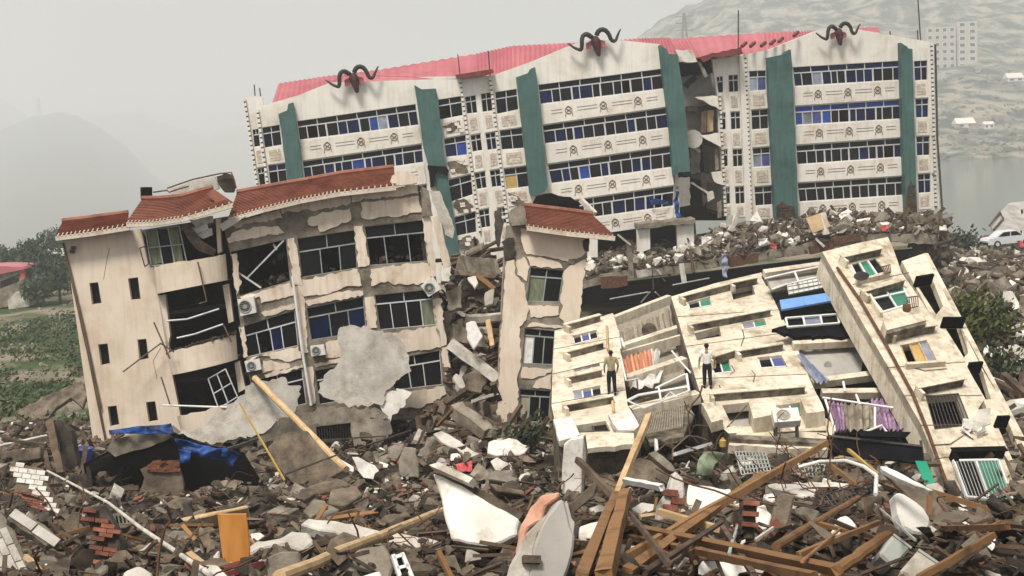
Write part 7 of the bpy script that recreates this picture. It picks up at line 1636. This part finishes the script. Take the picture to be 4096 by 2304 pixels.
# ------------------------------------------------------------------ people
def skin_mesh(name, joints, edges, mat, parent, sub=2):
    me = bpy.data.meshes.new(name); names = list(joints); idx = {n: i for i, n in enumerate(names)}
    me.from_pydata([joints[n][0] for n in names], [(idx[a], idx[b]) for a, b in edges], [])
    o = bpy.data.objects.new(name, me); COL.objects.link(o)
    o.modifiers.new('s', 'SKIN'); sv = me.skin_vertices[0].data if me.skin_vertices else None
    if sv is None:
        bm = bmesh.new(); bm.from_mesh(me); bm.verts.layers.skin.verify(); bm.to_mesh(me); bm.free(); sv = me.skin_vertices[0].data
    for n in names:
        r = joints[n][1]; sv[idx[n]].radius = r if isinstance(r, tuple) else (r, r)
    sv[0].use_root = True
    md = o.modifiers.new('d', 'SUBSURF'); md.levels = sub; md.render_levels = sub
    dg = bpy.context.evaluated_depsgraph_get(); m2 = bpy.data.meshes.new_from_object(o.evaluated_get(dg)); m2.name = name
    bpy.data.objects.remove(o); m2.materials.clear(); m2.materials.append(M[mat]); m2.shade_smooth()
    r = bpy.data.objects.new(name, m2); COL.objects.link(r); r.parent = parent
    return r
def person(feet, h, label, shirt, yaw, la, ra, step):
    t = thing('person', feet, label, 'person'); k = h / 1.74
    t.rotation_euler = (0, 0, yaw); t.scale = (k, k, k)
    J = {'pelvis': ((0, 0, .93), (.13, .10)), 'waist': ((0, 0, 1.08), (.125, .09)), 'chest': ((0, .01, 1.30), (.15, .10)), 'neck': ((0, .01, 1.47), .055), 'head0': ((0, .02, 1.56), .07), 'head1': ((0, .03, 1.66), (.078, .092)), 'head2': ((0, .02, 1.72), .055),
         'shL': ((-.17, 0, 1.40), .062), 'shR': ((.17, 0, 1.40), .062), 'elL': (la[0], .043), 'wrL': (la[1], .03), 'haL': (la[2], (.038, .022)), 'elR': (ra[0], .043), 'wrR': (ra[1], .03), 'haR': (ra[2], (.038, .022)),
         'hiL': ((-.09, 0, .86), .085), 'knL': ((-.10, step[0], .48), .058), 'anL': ((-.11, step[1], .09), .04), 'toL': ((-.12, step[1] + .16, .04), .036), 'hiR': ((.09, 0, .86), .085), 'knR': ((.10, step[2], .48), .058), 'anR': ((.12, step[3], .09), .04), 'toR': ((.13, step[3] + .16, .04), .036)}
    E = [('pelvis', 'waist'), ('waist', 'chest'), ('chest', 'neck'), ('neck', 'head0'), ('head0', 'head1'), ('head1', 'head2'), ('chest', 'shL'), ('chest', 'shR'), ('shL', 'elL'), ('elL', 'wrL'), ('wrL', 'haL'), ('shR', 'elR'), ('elR', 'wrR'), ('wrR', 'haR'), ('pelvis', 'hiL'), ('hiL', 'knL'), ('knL', 'anL'), ('anL', 'toL'), ('pelvis', 'hiR'), ('hiR', 'knR'), ('knR', 'anR'), ('anR', 'toR')]
    # fingers
    for s_, hd, wr in (('L', la[2], la[1]), ('R', ra[2], ra[1])):
        d = (V3(hd) - V3(wr)).normalized(); sx = -1 if s_ == 'L' else 1
        for i in range(4):
            a = V3(hd) + d * .02 + V3((0, (i - 1.5) * .019, 0)); b_e = a + d * (.05 + .008 * (1.5 - abs(i - 1.5))) + V3((-sx * .008, .004, 0))
            c = b_e + d * .022 + V3((-sx * .014, .006, 0)); J[f'f{s_}{i}a'] = (tuple(a), .0095); J[f'f{s_}{i}b'] = (tuple(b_e), .009); J[f'f{s_}{i}c'] = (tuple(c), .0075)
            E += [('ha' + s_, f'f{s_}{i}a'), (f'f{s_}{i}a', f'f{s_}{i}b'), (f'f{s_}{i}b', f'f{s_}{i}c')]
        a = V3(wr) + d * .05 + V3((0, .035, 0)); J['t' + s_] = (tuple(a + d * .02), .011); J['u' + s_] = (tuple(a + d * .055 + V3((-sx * .01, .012, 0))), .009); E += [('ha' + s_, 't' + s_), ('t' + s_, 'u' + s_)]
    body = skin_mesh('body', J, E, 'skin', t)
    def lp(a, b, f): return tuple(V3(a).lerp(V3(b), f))
    S = {'hem': ((0, 0, .90), (.16, .122)), 'waist': ((0, 0, .99), (.155, .118)), 'mid': ((0, 0, 1.14), (.152, .115)), 'chest': ((0, .01, 1.31), (.175, .122)), 'col': ((0, .01, 1.44), (.085, .075)), 'shL': ((-.18, 0, 1.40), .078), 'shR': ((.18, 0, 1.40), .078), 'slL': (lp((-.18, 0, 1.4), la[0], .85), .062), 'slR': (lp((.18, 0, 1.4), ra[0], .85), .062)}
    skin_mesh('shirt', S, [('hem', 'waist'), ('waist', 'mid'), ('mid', 'chest'), ('chest', 'col'), ('chest', 'shL'), ('chest', 'shR'), ('shL', 'slL'), ('shR', 'slR')], shirt, t)
    T = {'w': ((0, 0, 1.06), (.14, .105)), 'p': ((0, 0, .90), (.165, .12)), 'hL': ((-.095, 0, .80), .108), 'hR': ((.095, 0, .80), .108), 'kL': ((-.10, step[0], .48), .082), 'kR': ((.10, step[2], .48), .082), 'aL': ((-.11, step[1], .09), .068), 'aR': ((.12, step[3], .09), .068)}
    skin_mesh('trousers', T, [('w', 'p'), ('p', 'hL'), ('p', 'hR'), ('hL', 'kL'), ('kL', 'aL'), ('hR', 'kR'), ('kR', 'aR')], 'trousers', t)
    Hh = {'a': ((0, -.03, 1.55), (.066, .055)), 'a2': ((0, -.02, 1.60), (.082, .075)), 'b': ((0, -.012, 1.665), (.09, .095)), 'c': ((0, .0, 1.74), (.075, .08))}
    skin_mesh('hair', Hh, [('a', 'a2'), ('a2', 'b'), ('b', 'c')], 'hair', t)
    for s_, y_ in (('L', step[1]), ('R', step[3])):
        sx = -1 if s_ == 'L' else 1
        skin_mesh('shoe', {'h': ((sx * .115, y_ - .04, .045), .048), 'm': ((sx * .12, y_ + .08, .045), .05), 't': ((sx * .128, y_ + .19, .038), .04)}, [('h', 'm'), ('m', 't')], 'black', t)
    for sx in (-1, 1): add('ear', obox(V3((sx * .088, .02, 1.635)) + V3(feet), V3((.012, 0, 0)), V3((0, .02, 0)), V3((0, 0, .032))), 'skin', t).location = (sx * .088, .02, 1.635)
    return t
f1 = FA.p(Z8(400, 935), .02); f2 = FP.p(Z8(1015, 890), .02)
hh = lambda px, p: px * p.y / FPX
person(f1, hh(186, f1), 'person in khaki shirt and black trousers seen from behind', 'shirt_khaki', .05, ((-.26, -.03, 1.14), (-.25, .10, .93), (-.235, .15, .86)), ((.27, -.02, 1.14), (.25, .12, .94), (.235, .17, .87)), (.04, .0, .0, -.05))
person(f2, hh(186, f2), 'person in white shirt and black trousers seen from behind', 'shirt_white', -.12, ((-.27, -.01, 1.14), (-.30, .03, .90), (-.30, .06, .82)), ((.28, .0, 1.16), (.30, .12, .95), (.29, .18, .88)), (.05, .02, .0, -.06))
# ------------------------------------------------------------------ haze
hm = bpy.data.materials.new('haze_air'); hm.use_nodes = True
N = hm.node_tree.nodes; L = hm.node_tree.links; N.remove(N['Principled BSDF'])
vp = N.new('ShaderNodeVolumePrincipled'); vp.inputs['Density'].default_value = .00048; vp.inputs['Color'].default_value = (.93, .955, .98, 1); vp.inputs['Anisotropy'].default_value = .0
L.new(vp.outputs[0], N['Material Output'].inputs['Volume']); M['haze_air'] = hm
tag(add('haze', obox(V3((0, 3800, 80)), V3((6500, 0, 0)), V3((0, 3880, 0)), V3((0, 0, 245))), 'haze_air'), 'thin pale haze filling the valley', 'haze', kind='stuff')
